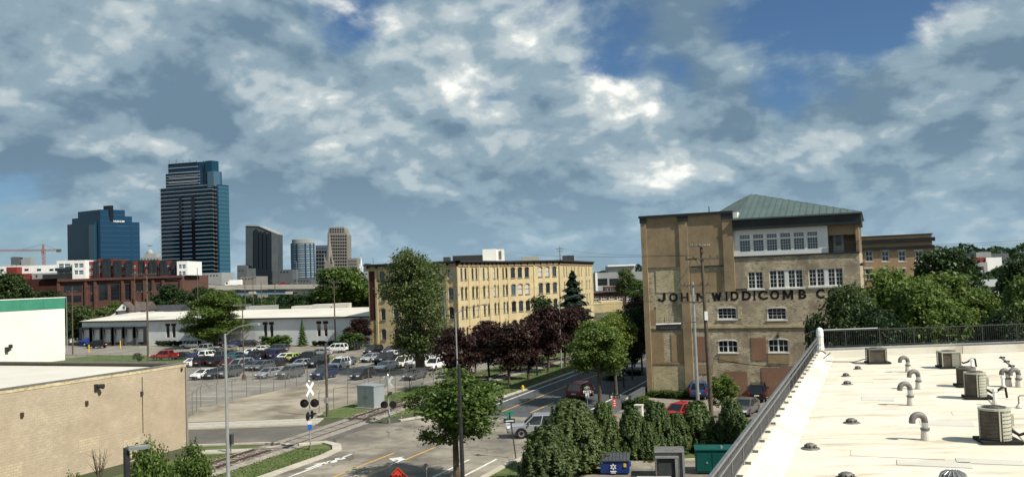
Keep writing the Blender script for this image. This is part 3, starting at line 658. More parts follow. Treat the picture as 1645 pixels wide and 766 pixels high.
# loose stones along the ballast
n = 5000; tt = RNG.uniform(0, len(tp)-1.01, n); i0 = tt.astype(int); A_ = np.array(tp); base = A_[i0]+(A_[i0+1]-A_[i0])*(tt-i0)[:, None]
o_ = RNG.normal(0, 1.25, n); pts = np.column_stack([base[:, 0]+o_, base[:, 1], np.where(np.abs(o_) < 1.4, .18, .05)]); keep = ((pts[:, 1] < -35) | (pts[:, 1] > -20)) & (pts[:, 1] < 60); pts = pts[keep]
nr = RNG.normal(size=(len(pts), 3)); nr[:, 2] = np.abs(nr[:, 2])+.4; nr /= np.linalg.norm(nr, axis=1)[:, None]
st_ = linkobj('loose_stones', leaf_mesh('loose_stones', pts-np.array([-23.4, -30, 0]), nr, .16, 'ballast'), track); st_['kind'] = 'stuff'
# tufts of grass on the strips nearest the camera
def tufts(name, label, polys, n, m, size=.085):
    P_ = []
    for (x0, x1, y0, y1), k in polys: P_.append(np.column_stack([RNG.uniform(x0, x1, k), RNG.uniform(y0, y1, k), np.full(k, .03)]))
    P_ = np.vstack(P_); nr = RNG.normal(size=P_.shape); nr[:, 2] *= .35; nr /= np.linalg.norm(nr, axis=1)[:, None]
    o = linkobj(name, leaf_mesh(name, P_, nr, size, m)); return tag(o, label, 'grass', kind='stuff')
foliage('leaf_grass', (0.06, 0.09, 0.022), (0.10, 0.135, 0.035), (0.17, 0.18, 0.065), 0.4)
tufts('grass_tufts', 'rough mown grass tufts on the strips beside the railway track', [((-21.4, -17.5, -62, -33.4), 5000), ((-30.5, -26.6, -12, 30), 5000), ((-22.6, -16.2, -4, 40), 4500), ((-28, -25, -50, -37), 1500), ((-1.5, .2, -60, -38), 1200), ((0.6, 3, -38, -32), 500)], 0, 'leaf_grass')

# ================================================================== BRICK MILL WITH THE PAINTED NAME (front wall on y = 0)
mill = thing('brick_mill', 'tall patched yellow brick mill with painted name JOHN WIDDICOMB and green hipped roof', 'building', (0, 0, 0))
F = lambda px_, py_, y=0.0: onY(px_, py_, y)
def rect(x0, y0, x1, y1):                                     # photo rectangle -> (x0, x1, z0, z1) on the front wall
    a, b = F(x0, y1), F(x1, y0); c, d = F(x0, y0), F(x1, y1); return ((a.x+c.x)/2, (b.x+d.x)/2, (a.z+d.z)/2, (b.z+c.z)/2)
XT = F(1177, 380).x; XR = 22.0; ZT = 19.5; ZB = F(1278, 408).z; ZC = F(1278, 365).z; ZE = F(1278, 347).z; DEP = 24.0
win_lower = [rect(1154, 546.5, 1185, 566), rect(1234.5, 544.5, 1266.5, 565.5)]
win_mid = [rect(1152.5, 494, 1183.5, 512.5), rect(1232.5, 494, 1263.5, 513.5)]
win_up = [rect(1201.5, 436.5, 1226, 463.5), rect(1236, 433.5, 1290, 462), rect(1299, 431, 1354.5, 459)]
op = [(a, b, c, d) for a, b, c, d in win_lower+win_mid+win_up]
mb = MB()
P_ = facade(mb, (0, 0), (XR, 0), 0, ZB, op, 0.22)
for (a, b, c, d) in win_lower+win_mid: arch_fill(mb, P_, a, b, d-.13, d, n=5)
facade(mb, (XR, 0), (XR, DEP), 0, ZB, [], .1); facade(mb, (XR, DEP), (0, DEP), 0, ZT, [], .1); facade(mb, (0, DEP), (0, 0), 0, ZT, [], .1)
mb.poly([(0, .4, ZB-.1), (XR, .4, ZB-.1), (XR, DEP, ZB-.1), (0, DEP, ZB-.1)])
mb.build('wall', 'brick_mill', mill)
# stair tower on the left: smooth brick above, pilasters down to the ground
mb = MB(); facade(mb, (0, 0), (XT, 0), ZB-.003, ZT, []); facade(mb, (XT, 0), (XT, 8), ZB, ZT, []); mb.poly([(0, 0, ZT-.3), (XT, 0, ZT-.3), (XT, 8, ZT-.3), (0, 8, ZT-.3)]); facade(mb, (XT, 8), (0, 8), ZB, ZT, [])
mb.build('tower_wall', 'brick_mill_tan', mill)
zs = F(1100, 428).z
for x0, x1, zb in ((-.06, F(1041, 430).x, 0), (F(1093.5, 430).x, F(1107, 430).x, 0), (F(1163.5, 430).x, XT+.05, F(1170, 468).z)):
    mb = MB(); mb.box(x0, x1, -.22, .003, zb, ZT-.75); mb.build('pilaster', 'brick_mill_tan', mill)
    mb = MB(); mb.box(x0-.06, x1+.06, -.30, .002, ZT-.75, ZT-.20); mb.build('pilaster_cap', 'dark_trim', mill)
mb = MB(); mb.box(F(1041, 430).x+.002, F(1093.5, 430).x-.002, -.11, .002, zs, ZT-.2); mb.box(F(1107, 430).x+.002, F(1163.5, 430).x-.002, -.11, .002, zs, ZT-.2); mb.build('brick_panel', 'brick_mill_tan', mill)
mb = MB(); mb.box(-.22, XT+.12, -.36, 8.1, ZT-.20, ZT+.06); mb.build('coping', 'dark_trim', mill)
mb = MB(); mb.box(XT+.12, XT+.55, .1, 7.5, ZT-1.2, ZT-.1); mb.build('sunlit_face', 'white_paint', mill)  # sunlit right-hand face of the tower, its brightness put in as white paint
# bricked-up openings and repairs
for r, m in (((1054, 434.5, 1096, 469.5), 'brick_infill_cream'), ((1050, 586, 1104, 633), 'brick_infill_cream'), ((1079, 537, 1104, 580.5), 'brick_infill_brown'), ((1045.5, 535, 1067, 581), 'brick_infill_brown'), ((1120, 540, 1136, 579), 'brick_infill_red'),
             ((1207, 542, 1231, 578.5), 'brick_infill_red'), ((1166, 596, 1201, 634), 'brick_infill_red'), ((1224, 590, 1290, 640), 'brick_infill_red'), ((1155.5, 567, 1187, 580), 'brick_infill_brown'), ((1234, 566.5, 1268, 584), 'brick_infill_brown'), ((1233, 514.5, 1264, 529), 'brick_infill_brown'),
             ((1122, 585, 1146, 600), 'brick_infill_brown'), ((1110, 438, 1160, 470), 'brick_infill_brown'), ((1044, 498, 1054, 526), 'brick_infill_brown'), ((1054, 492, 1072, 524), 'brick_infill_cream'), ((1185, 492, 1192, 512), 'brick_infill_cream')):
    x0, x1, z0, z1 = rect(*r); mb = MB(); mb.box(x0, x1, -.028-random.uniform(0, .02), .02, max(z0, .02), z1); mb.build('infill_panel', m, mill)
# projecting courses
for (xa, ya, xb, yb, hgt, m, pr) in ((1044, 529, 1370, 519, .28, 'brick_infill_cream', .10), (1044, 533.5, 1370, 523.5, .10, 'brick_infill_brown', .05), (1044, 583, 1108, 583, .25, 'brick_mill_tan', .09), (1110, 428, 1163, 427, .12, 'dark_trim', .14), (1180, 464.5, 1200, 464, .10, 'brown_frame', .10)):
    a, b = F(xa, ya), F(xb, yb); z = (a.z+b.z)/2; mb = MB(); mb.box(a.x, min(b.x, XR), -pr, .004, z-hgt/2, z+hgt/2); mb.build('string_course', m, mill)
# windows
for i, (a, b, c, d) in enumerate(win_lower):
    for k in range(2):
        w = (b-a)/2; window(mill, (a+w*(k+.5), .07, c), 0, w, d-c, 2, 2, fr=.075, mun=.035)
for a, b, c, d in win_mid: window(mill, ((a+b)/2, .07, c), 0, b-a, d-c, 4, 3, fr=.10, mun=.026)
for i, (a, b, c, d) in enumerate(win_up):
    if i == 0: sp = [(a, (a+b)/2), ((a+b)/2, b)]
    else:
        w = b-a; sp = [(a, a+.235*w), (a+.235*w, a+.46*w), (a+.56*w, a+.78*w), (a+.78*w, b)]
        mb = MB(); mb.box(a+.462*w, a+.558*w, .05, .16, c, d); mb.build('window_mullion', 'white_paint', mill)
    for p, q in sp: window(mill, ((p+q)/2, .07, c), 0, q-p, d-c, 2, 4, fr=.075, mun=.026)
    mb = MB(); mb.box(a-.1, b+.1, -.12, .10, c-.16, c-.003); mb.build('window_sill', 'white_paint', mill)
for a, b, c, d in win_lower+win_mid:
    mb = MB(); mb.box(a-.08, b+.08, -.08, .08, c-.12, c-.003); mb.build('window_sill', 'white_paint', mill)
    # pale arched frame head
    mb = MB(); n = 8
    for i in range(n):
        u0, u1 = a+(b-a)*i/n, a+(b-a)*(i+1)/n; f0, f1 = [.13*math.sqrt(max(0, 1-((u-(a+b)/2)/((b-a)/2))**2)) for u in (u0, u1)]
        mb.faces([(u0, -.05, d-.13+f0-.02), (u1, -.05, d-.13+f1-.02), (u1, -.05, d-.13+f1+.075), (u0, -.05, d-.13+f0+.075), (u0, .03, d-.13+f0-.02), (u1, .03, d-.13+f1-.02), (u1, .03, d-.13+f1+.075), (u0, .03, d-.13+f0+.075)], [(0,1,2,3),(3,2,6,7),(0,4,5,1)])
    mb.build('window_head', 'white_paint', mill)
# painted name, letter by letter
STROKES = {'J': [((.78, 1), (.78, .22)), ((.74, .22), (.50, .06)), ((.52, .06), (.26, .10)), ((.26, .12), (.14, .36))], 'M': [((0, 0), (0, 1)), ((1, 0), (1, 1)), ((.03, 1), (.5, .18)), ((.97, 1), (.5, .18))], 'W': [((0, 1), (.27, 0)), ((.27, 0), (.5, .85)), ((.5, .85), (.73, 0)), ((.73, 0), (1, 1))], 'N': [((0, 0), (0, 1)), ((1, 0), (1, 1)), ((0, 1), (1, 0))], 'H': [((0, 0), (0, 1)), ((1, 0), (1, 1)), ((0, .5), (1, .5))], 'I': [((.5, 0), (.5, 1)), ((.2, 0), (.8, 0)), ((.2, 1), (.8, 1))]}
def stroke_letter(ch):
    mb = MB(); w = .15
    for i, (a, b) in enumerate(STROKES[ch]):
        a, b = Vector((*a, 0)), Vector((*b, 0)); d = (b-a).normalized(); n_ = Vector((d.y, -d.x, 0)); ww = w if abs(d.y) > .3 else .07
        if ch == 'I': ww = .22 if abs(d.y) > .3 else .05
        mb.obox((a+b)/2+Vector((0, 0, .0015*i)), d*((b-a).length/2+(.0 if abs(d.x) < .1 else .03)), n_*ww, Vector((0, 0, .004)))
        if abs(d.x) < .1 and ch not in 'IJ':
            for q in (a, b): mb.obox(q+Vector((0, 0, .008)), Vector((.17, 0, 0)), Vector((0, .035, 0)), Vector((0, 0, .004)))
    return mb.mesh('letter', 'letter', uv=False)
zb = F(1190, 482).z
for ch, x0, x1 in (('J', 215, 266), ('O', 287, 340), ('H', 362, 410), ('N', 455, 512), ('W', 548, 611), ('I', 632, 647), ('D', 665, 716), ('D', 735, 791), ('I', 804, 820), ('C', 834, 893), ('O', 908, 966), ('M', 984, 1052), ('B', 1083, 1131), ('C', 1190, 1243), ('O', 1262, 1318)):
    t0 = (x0+x1)/2-215; ym = 300+(683-.0255*t0)/3.83; a = F(1000+x0/3.83, ym); b = F(1000+x1/3.83, ym)
    me = stroke_letter(ch) if ch in STROKES else text_mesh(ch, 'letter', 1.0, .042, .004); xs = [v.co.x for v in me.vertices]; ys = [v.co.y for v in me.vertices]
    w, h = max(xs)-min(xs), max(ys)-min(ys); cx, cy = (max(xs)+min(xs))/2, (max(ys)+min(ys))/2
    for v in me.vertices: v.co = ((v.co.x-cx)/w*(b.x-a.x), -v.co.z, (v.co.y-cy)/h*.98)
    deep = -.232 if ch in 'H' and x0 == 362 else (-.010)
    linkobj('letter', me, mill, ((a.x+b.x)/2, deep, (a.z+b.z)/2))
# top storey: white window wall, dark eaves, balcony
XB = F(1330, 385).x
mb = MB(); topw = [rect(1187+i*21.6, 374.5, 1204.5+i*21.6, 403) for i in range(6)]
zz0 = sum(t[2] for t in topw)/6+.05; zz1 = sum(t[3] for t in topw)/6
topw = [(F(1187.5+i*21.8, 388).x, F(1204.8+i*21.8, 388).x, zz0, zz1) for i in range(6)]
facade(mb, (XT+.002, .12), (XB, .12), ZB+.002, ZC, [(a-XT-.002, b-XT-.002, c, d) for a, b, c, d in topw], .2)
mb.build('window_wall', 'white_paint', mill)
for a, b, c, d in topw:
    h = d-c; window(mill, ((a+b)/2, .20, c), 0, b-a, h*.68, 4, 4, fr=.05, mun=.022, pane='pane_blue'); window(mill, ((a+b)/2, .20, c+h*.74), 0, b-a, h*.26, 4, 2, fr=.05, mun=.022, pane='pane_blue')
    mb = MB(); mb.box(a-.02, b+.02, .10, .26, c+h*.685, c+h*.735); mb.build('transom', 'white_paint', mill)
mb = MB(); mb.box(XT+.004, XR+.05, -.10, .5, ZB-.16, ZB-.002); mb.build('ledge', 'dark_trim', mill)
mb = MB(); mb.box(XT+.06, XR+.35, -.35, 10, ZC+.002, ZE-.03); mb.build('eaves_fascia', 'dark_trim', mill)
mb = MB(); facade(mb, (XB, 2.2), (XR, 2.2), ZB, ZC, []); facade(mb, (XB, 0.12), (XB, 2.2), ZB, ZC, []); mb.box(XR-.25, XR+.06, .05, 2.2, ZB, ZC-.003); mb.box(XB+.004, XR-.255, .30, .62, ZC-1.0, ZC-.004); mb.build('balcony_recess', 'brick_mill_tan', mill)
dx = F(1347, 392, 2.1).x; mb = MB(); mb.box(dx-.5, dx+.5, 2.12, 2.196, ZB+.02, ZB+2.1); dr = mb.build('balcony_door', 'white_paint', mill)
mb = MB(); mb.box(dx-.28, dx+.28, 2.09, 2.117, ZB+.75, ZB+1.75); mb.build('pane', 'pane_dark', dr); mb = MB(); mb.box(dx-.5, dx+.5, 2.10, 2.19, ZB+2.2, ZB+2.75); mb.build('transom_window', 'pane_dark', mill)
mb = MB(); z = ZB+.02
mb.box(XB+.02, XR+.1, -.05, .0, z+.98, z+1.04); mb.box(XB+.02, XR+.1, -.05, .0, z+.08, z+.12)
for i in range(24): x = XB+.06+(XR-XB)*i/23.5; mb.box(x-.012, x+.012, -.038, -.012, z+.12, z+.98)
mb.build('balcony_railing', 'black_metal', mill)
mb = MB(); a = F(1380, 425); mb.cyl((XR+.05, .3, a.z), (XR+.35, .1, a.z+.05), .12, .2); mb.build('wall_lamp', 'black_metal', mill)
a = F(1249.5, 540); mb = MB(); mb.box(a.x-.12, a.x+.12, -.14, .003, a.z-.12, a.z+.15); mb.build('wall_box', 'brown_frame', mill)
# hipped roof of standing-seam panels
x0, x1, y0, y1 = 4.0, XR+.45, -.42, 20.0; zr = ZE; apx, apy = F(1207, 320, 9.4).x, 9.4; apz = F(1207, 312, apy).z
apex = Vector((apx, apy, apz)); cor = [Vector((x0, 8.4, zr)), Vector((XT+.15, y0, zr)), Vector((x1, y0, zr)), Vector((x1, y1, zr)), Vector((x0, y1, zr))]; NC = 5
roof = MB()
for i in range(NC): roof.poly([cor[i], cor[(i+1) % NC], apex])
roof = roof.build('roof', 'patina', mill)
for i in range(NC):
    a, b = cor[i], cor[(i+1) % NC]; n = (12, 19, 26, 22, 14)[i]; e = (b-a); foot = a+e*((apex-a).dot(e)/e.length_squared); tf = (foot-a).length/e.length
    nrm = e.cross(apex-a).normalized()*.035
    up = lambda t: (a+e*t, a+e*t+(apex-foot)*(t/tf if t < tf else (1-t)/(1-tf)))
    for k in range(n):
        t0, t1 = k/n, (k+1)/n; g = .07/n
        q0, q1 = up(t0+g), up(t1-g); pts = [q0[0], q1[0], q1[1], q0[1]]
        if t0 < tf < t1: pts = [q0[0], q1[0], q1[1], apex, q0[1]]
        mb = MB(); m_ = len(pts); mb.faces([p+nrm*.3 for p in pts]+[p-nrm*.2 for p in pts], [tuple(range(m_))]+[(j, m_+j, m_+(j+1) % m_, (j+1) % m_) for j in range(m_)]); mb.build('roof_panel', 'patina', roof)
        s0, s1 = up(t0)
        if (s1-s0).length > .3: mb = MB(); w_ = e.normalized()*.022; mb.obox((s0+s1)/2+nrm*.9, w_, (s1-s0)/2, nrm); mb.build('seam', 'patina', roof)
mb = MB(); mb.box(XT+.15, x1+.02, y0-.10, y0+.05, zr-.10, zr+.05); mb.build('gutter', 'patina', roof)
mb = MB(); a = F(1139, 338, 3); mb.cyl((a.x, 3, ZT), (a.x, 3, ZT+.9), .05); mb.build('vent_pipe', 'black_metal', mill)

# ================================================================== ORANGE BRICK BUILDING BEHIND IT
oy = 62.0; Fo = lambda px_, py_: onY(px_, py_, oy)
oL, oR = Fo(1340, 400).x, Fo(1498, 400).x; oT = Fo(1440, 379).z
ob = thing('orange_brick_building', 'orange brick building with dark cornice bands and white arched windows, behind the mill', 'building', (oL, oy, 0))
cols = [1396, 1422, 1449, 1476]; opn = []
for r, (ya, yb) in enumerate(((403, 420), (431.5, 449))):
    for x in cols: 
        a = Fo(x-5.5, yb); b = Fo(x+5.5, ya); opn.append((a.x-oL, b.x-oL, a.z, b.z))
mb = MB(); Pq = facade(mb, (oL, oy), (oR, oy), 0, oT, opn, .25); facade(mb, (oR, oy), (oR, oy+20), 0, oT, []); facade(mb, (oR, oy+20), (oL, oy+20), 0, oT, []); facade(mb, (oL, oy+20), (oL, oy), 0, oT, []); mb.poly([(oL, oy, oT-.4), (oR, oy, oT-.4), (oR, oy+20, oT-.4), (oL, oy+20, oT-.4)])
for o in opn: arch_fill(mb, Pq, o[0], o[1], o[3]-.35, o[3], n=4)
mb.build('wall', 'brick_orange', ob)
for u0, u1, c, d in opn:
    window(ob, (oL+(u0+u1)/2, oy+.08, c), 0, u1-u0, d-c, 2, 2, fr=.13, mun=.07, sill=True)
    mb = MB(); mb.box(oL+u0-.12, oL+u1+.12, oy-.06, oy+.004, d+.01, d+.22); mb.build('window_head', 'white_paint', ob)
for ya, yb, pr in ((383.5, 389.5, .45), (396, 400.5, .3)):
    a, b = Fo(1440, yb).z, Fo(1440, ya).z; mb = MB(); mb.box(oL-.3, oR+pr, oy-pr, oy+.01, a, b); mb.build('cornice', 'dark_trim', ob)
mb = MB(); mb.box(oL-.2, oR+.15, oy-.15, oy+.3, oT, oT+.18); mb.build('coping', 'brown_frame', ob)
mb = MB(); mb.prism([(oL-2, oy+6), (oL+8, oy+6), (oL+8, oy+16), (oL-2, oy+16)], oT, [oT+.2, oT+.2, oT+.2, oT+.2]); mb.poly([(oL-2, oy+5, oT+.3), (oL+6, oy+5, oT+.3), (oL-2, oy+10, oT+2.2)]); mb.build('hip_roof', 'stone_grey', ob)

# ================================================================== YELLOW FOUR-STOREY BRICK BUILDING
YH = 17.0
yA = Vector((-73, 61)); yB = Vector((-52.6, 61)); yC = Vector(at(816.5, 480, 201)[:2]); yD = Vector(at(900, 480, 207)[:2]); yE = Vector(at(953, 480, 258)[:2])
yC = Vector(onX(816.5, 480, yB.x)[:2]); yd = Vector((-1, 0)); yF = yE+Vector((-22, 6)); yG = Vector((-73, 110))
yb = thing('yellow_brick_building', 'long yellow brick building with rows of narrow arched windows behind the maroon trees', 'building', (yA.x, yA.y, 0))
FLOORS = [(1.6, 3.7), (5.6, 7.9), (9.4, 11.7), (13.2, 15.5)]
def yface(p, q, cols, arch, maroon=None, w=.82, rows=(0, 1, 2, 3)):
    """cols: photo x of window centres"""
    n = Vector((-(q-p).y, (q-p).x, 0)).normalized(); L_ = (q-p).length; d = (q-p)/L_; ops = []
    for cx in cols:
        a = onP(abs(cx), 440, (p.x, p.y, 10), n); u = (Vector(a[:2])-p).dot(d)
        if cx < 1: u = cx*L_
        if not .4 < u < L_-.4: continue
        for r in rows: ops.append((u-w/2, u+w/2, FLOORS[r][0], FLOORS[r][1], r))
    mb = MB(); Pf = facade(mb, p, q, 0, YH-.5, ops, .25)
    for o in ops:
        if arch and o[4] < 3: arch_fill(mb, Pf, o[0], o[1], o[3]-.4, o[3], n=4)
    mb.build('wall', 'brick_yellow', yb); ang = math.atan2(d.y, d.x)
    for o in ops:
        pt = Pf((o[0]+o[1])/2, o[2], .12); window(yb, pt, ang, w, o[3]-o[2], 1, 2, frame='brown_frame', fr=.07, mun=.05, pane=random.choice(['pane_dark', 'pane_dark', 'pane_blue', 'tower_steel', 'blind']))
        mb = MB(); e = Vector((d.x, d.y, 0)); ni = Vector((-d.y, d.x, 0)); c = Vector(Pf((o[0]+o[1])/2, 0, 0)); mb.obox(c-ni*.05+Vector((0, 0, o[2]-.1)), e*(w/2+.1), ni*.08, Vector((0, 0, .09))); mb.build('window_sill', 'stone_tan', yb)
        if o[4] < 3 or not arch:                              # raised brick hood
            mb = MB(); k = 6; r0, r1 = w/2+.06, w/2+.26; zc = o[3]-.4
            pts = []
            for i in range(k+1):
                t = math.pi*i/k
                for rr, dz in ((r0, .44), (r1, .66)): pts.append(c-ni*.07+e*(-math.cos(t)*rr)+Vector((0, 0, zc+math.sin(t)*dz)))
            mb.faces(pts, [(2*i, 2*i+2, 2*i+3, 2*i+1) for i in range(k)]); mb.faces([x+ni*.07 for x in pts]+pts, [(2*i+1, 2*i+3, 2*k+2+2*i+3, 2*k+2+2*i+1) for i in range(k)]); mb.build('window_hood', 'brick_infill_brown', yb)
    return Pf, d
p_ = lambda x: 570+x/3.1925
yface(yA, yB, [p_(x) for x in (140, 205, 270, 330, 390, 440, 490)], True, w=1.05)
yface(yB, yC, [p_(x) for x in (547, 568, 604, 624, 661, 682, 715, 733, 761, 777)], True, w=.95)
yface(yC, yD, [.10, .23, .36, .62, .76, .90], False, w=1.35)
yface(yD, yE, [p_(x) for x in (1073, 1087, 1112, 1127, 1150, 1163, 1188, 1201)], True, w=1.1)
mb = MB()
for a, b in ((yE, yF), (yF, yG), (yG, yA)): facade(mb, a, b, 0, YH-.5, [])
mb.poly([(*p[:2], YH-.6) for p in (yA, yB, yC, yD, yE, yF, yG)]); mb.build('rear_wall', 'brick_yellow', yb)
def strip(p, q, u0, u1, pr, z0, z1, name, m):
    d = (q-p).normalized(); ni = Vector((-d.y, d.x)); a = p+d*u0; b = p+d*u1; o = ni*(-pr); mb = MB(); mb.prism([a+o, b+o, b+ni*.003, a+ni*.003], z0, z1); mb.build(name, m, yb)
for p, q in ((yA, yB), (yB, yC), (yC, yD), (yD, yE)):          # bracketed cornice, frieze, pilasters
    L_ = (q-p).length; strip(p, q, -.75, L_+.75, .75, YH-.32, YH, 'cornice', 'dark_trim'); strip(p, q, -.2, L_+.2, .2, YH-1.15, YH-.9, 'frieze', 'brick_infill_brown'); strip(p, q, -.3, L_+.3, .3, YH-.55, YH-.325, 'cornice_moulding', 'brown_frame')
    n = max(2, round(L_/2.1))
    for i in range(n+1): u = i*L_/n; strip(p, q, u-.11, u+.11, .5, YH-.85, YH-.33, 'bracket', 'brown_frame')
d = (yC-yB); L_ = d.length
for i in range(6): strip(yB, yC, i*L_/5-.25, i*L_/5+.25, .16, .02, YH-1.16, 'pilaster', 'brick_yellow')
L_ = (yE-yD).length
for i in range(5): strip(yD, yE, i*L_/4-.25, i*L_/4+.25, .16, .02, YH-1.16, 'pilaster', 'brick_yellow')
for i in range(4): strip(yA, yB, 1.9+i*5.4-.25, 1.9+i*5.4+.25, .16, .02, YH-1.16, 'pilaster', 'brick_yellow')
strip(yA, yB, .25, 1.55, .05, 5.6, YH-1.4, 'maroon_panel', 'brick_maroon'); strip(yC, yD, (yD-yC).length*.5-.25, (yD-yC).length*.5+.25, .16, .02, YH-1.16, 'pilaster', 'brick_yellow')
# roof plant
def plant(px0, px1, pyt, Y, dep, m, name, zb=YH-.6):
    a = at(px0, pyt, Y); b = at(px1, pyt, Y); mb = MB(); f = FWD*dep; mb.prism([a[:2], b[:2], (b+f)[:2], (a+f)[:2]], zb, a.z); return mb.build(name, m, yb)
plant(775, 797, 400.5, 196, 6, 'grey_wall', 'lift_house'); o = plant(797.2, 809.5, 400.5, 197, 6, 'white_paint', 'roof_plant')
plant(727, 774, 411, 195, 8, 'dark_trim', 'roof_house'); plant(838, 866, 412.5, 215, 6, 'stone_grey', 'roof_plant'); plant(905, 922, 410.5, 235, 5, 'slate_dark', 'roof_plant'); plant(712, 722, 413, 190, 4, 'slate_dark', 'roof_plant')
q = at(800, 408, 196.9); mb = MB(); mb.prism([at(801.5, 410, 196.9)[:2], at(805.5, 410, 196.9)[:2], at(805.5, 410, 196.95)[:2], at(801.5, 410, 196.95)[:2]], q.z-1.2, q.z+.7); mb.build('lift_house_door', 'galv_dark', yb)
# roof-top mast with crossarm
mb = MB(); a = at(899, 396, 240); mb.cyl((a.x, a.y, YH-.5), a, .12, .08); mb.obox(a-Vector((0, 0, .6)), RGT*1.1, FWD*.06, Vector((0, 0, .07))); mb.obox(a-Vector((0, 0, 1.3)), RGT*.8, FWD*.06, Vector((0, 0, .07))); mb.build('mast', 'wood_pole', yb)

# ================================================================== LONG GREY WAREHOUSE WITH LOADING DOCKS
wy = 68.0; wL, wR = onY(132, 540, wy).x, -74.4; WH = onY(585, 508.5, wy).z
wh = thing('warehouse', 'long low grey warehouse with white roof and row of loading docks', 'building', (wL, wy, 0))
Fw = lambda px_, py_: onY(px_, py_, wy)
docks = []
zk = lambda x: 400+x/4.257
for cx in (597, 668, 744, 818, 893, 967): a = Fw((cx-24)/4.257, 545); b = Fw((cx+24)/4.257, 545); docks.append((a.x-wL, b.x-wL, .9, 4.0))
arched = []
for cx in (269.8, 279.3, 426.5, 436.5, 512.5, 523.5): a = Fw(cx-2.6, 530); b = Fw(cx+2.6, 530); arched.append((a.x-wL, b.x-wL, 1.9, 4.7))
mb = MB(); Pw = facade(mb, (wL, wy), (wR, wy), 0, WH, docks+arched, .3)
for o in arched: arch_fill(mb, Pw, o[0], o[1], o[3]-.5, o[3])
facade(mb, (wR, wy), (wR, wy+30), 0, WH, []); facade(mb, (wR, wy+30), (wL, wy+30), 0, WH, []); facade(mb, (wL, wy+30), (wL, wy), 0, WH, [])
mb.build('wall', 'grey_wall', wh)
for u0, u1, c, d in docks:
    mb = MB(); mb.box(wL+u0, wL+u1, wy+.22, wy+.28, c, d); dd = mb.build('dock_door', 'white_paint', wh)
    for i in range(1, 5): mb = MB(); z = c+(d-c)*i/5; mb.box(wL+u0, wL+u1, wy+.205, wy+.219, z-.02, z+.02); mb.build('door_rib', 'stone_grey', dd)
    for s0, s1 in ((u0-1.0, u0+.02), (u1-.02, u1+1.0)): mb = MB(); mb.box(wL+s0, wL+s1, wy-.5, wy-.004, .02, d+.6); mb.build('dock_seal', 'slate_dark', wh)
    mb = MB(); mb.box(wL+u0+.025, wL+u1-.025, wy-.5, wy-.004, d+.02, d+.6); mb.build('dock_header', 'slate_dark', wh)
    mb = MB(); mb.box(wL+u0+.1, wL+u1-.1, wy-.3, wy-.004, .3, .85); mb.build('dock_bumper', 'rubber', wh)
for u0, u1, c, d in arched:
    window(wh, (wL+(u0+u1)/2, wy+.1, c), 0, u1-u0, d-c, 1, 2, frame='brick_maroon', fr=.09)
    mb = MB(); mb.box(wL+u0-.2, wL+u1+.2, wy-.1, wy+.004, d-.1, d+.5); mb.build('window_hood', 'brick_maroon', wh)
a = Fw(238, 530); mb = MB(); mb.box(a.x-.12, a.x+.12, wy-.2, wy, 0, WH-.05); mb.build('downpipe', 'galv_dark', wh)
rf = MB(); rf.prism([(wL-.4, wy-.5), (wR+.2, wy-.5), (wR+.2, wy+16), (wL-.4, wy+16)], [WH+.004]*4, [WH+.18, WH+.18, WH+1.5, WH+1.5]); rf.prism([(wL-.4, wy+16.01), (wR+.2, wy+16.01), (wR+.2, wy+31), (wL-.4, wy+31)], [WH+.004]*4, [WH+1.5, WH+1.5, WH+.18, WH+.18]); rf = rf.build('roof', 'roof_cream', wh)
mb = MB(); mb.box(wL-.42, wR+.22, wy-.56, wy-.504, WH-.16, WH+.14); mb.build('gutter', 'slate_dark', rf)
for px0, px1, py0, Y in ((395, 438, 492, 236), (468, 498, 492, 240), (500, 532, 489.5, 238), (533, 558, 488, 236), (205, 250, 503, 255)):
    a = at(px0, py0, Y); b = at(px1, py0, Y); mb = MB(); f = FWD*6; mb.prism([a[:2], b[:2], (b+f)[:2], (a+f)[:2]], WH+.3, a.z); mb.build('roof_monitor', random.choice(['roof_cream', 'stone_grey', 'roof_cream']), rf)
# foundation shrubs are added with the planting; annexe on the left
mb = MB(); a = at(98, 545, 250)
# ================================================================== TAN CONCRETE-BLOCK BUILDING (near left)
TX, TY, TZ = -31.6, -35.0, 7.05
tb = thing('tan_block_building', 'low tan concrete-block building with flat white roof at the lower left', 'building', (TX, TY, 0))
mb = MB(); facade(mb, (TX, -130), (TX, TY), 0, TZ, []); facade(mb, (TX, TY), (TX-90, TY), 0, TZ, []); mb.build('wall', 'block_tan', tb)
mb = MB(); mb.poly([(TX-.35, -130, TZ-.25), (TX-.35, TY-.35, TZ-.25), (TX-90, TY-.35, TZ-.25), (TX-90, -130, TZ-.25)]); mb.build('roof_membrane', 'roof_cream', tb)
for k in range(32):
    mb = MB(); y1 = TY+.05-k*3; mb.box(TX-.42+random.uniform(-.006, .006), TX+.05+random.uniform(-.012, .012), y1-2.985, y1, TZ+.002, TZ+.10+random.uniform(-.006, .012)); mb.build('coping_stone', 'galv_dark', tb)
mb = MB(); mb.box(TX-90, TX-.435, TY-.42, TY+.05, TZ+.002, TZ+.10); mb.build('coping', 'galv_dark', tb)
for py_, zz, w_, h_ in ((-45, 2.1, .9, .5), (-52, 1.3, 1.4, .7), (-57, 3.4, .6, .4), (-41, 1.0, .8, .8), (-62, 2.2, 1.2, .6), (-49, 4.6, .5, .3)):
    mb = MB(); mb.box(TX+.001, TX+.006, py_-w_, py_+w_, zz-h_, zz+h_); mb.build('repair_patch', 'block_patch', tb)
mb = MB(); mb.box(TX-.06, TX+.03, -130, TY+.025, TZ-.24, TZ-.002); mb.build('cap_course', 'brick_infill_cream', tb)
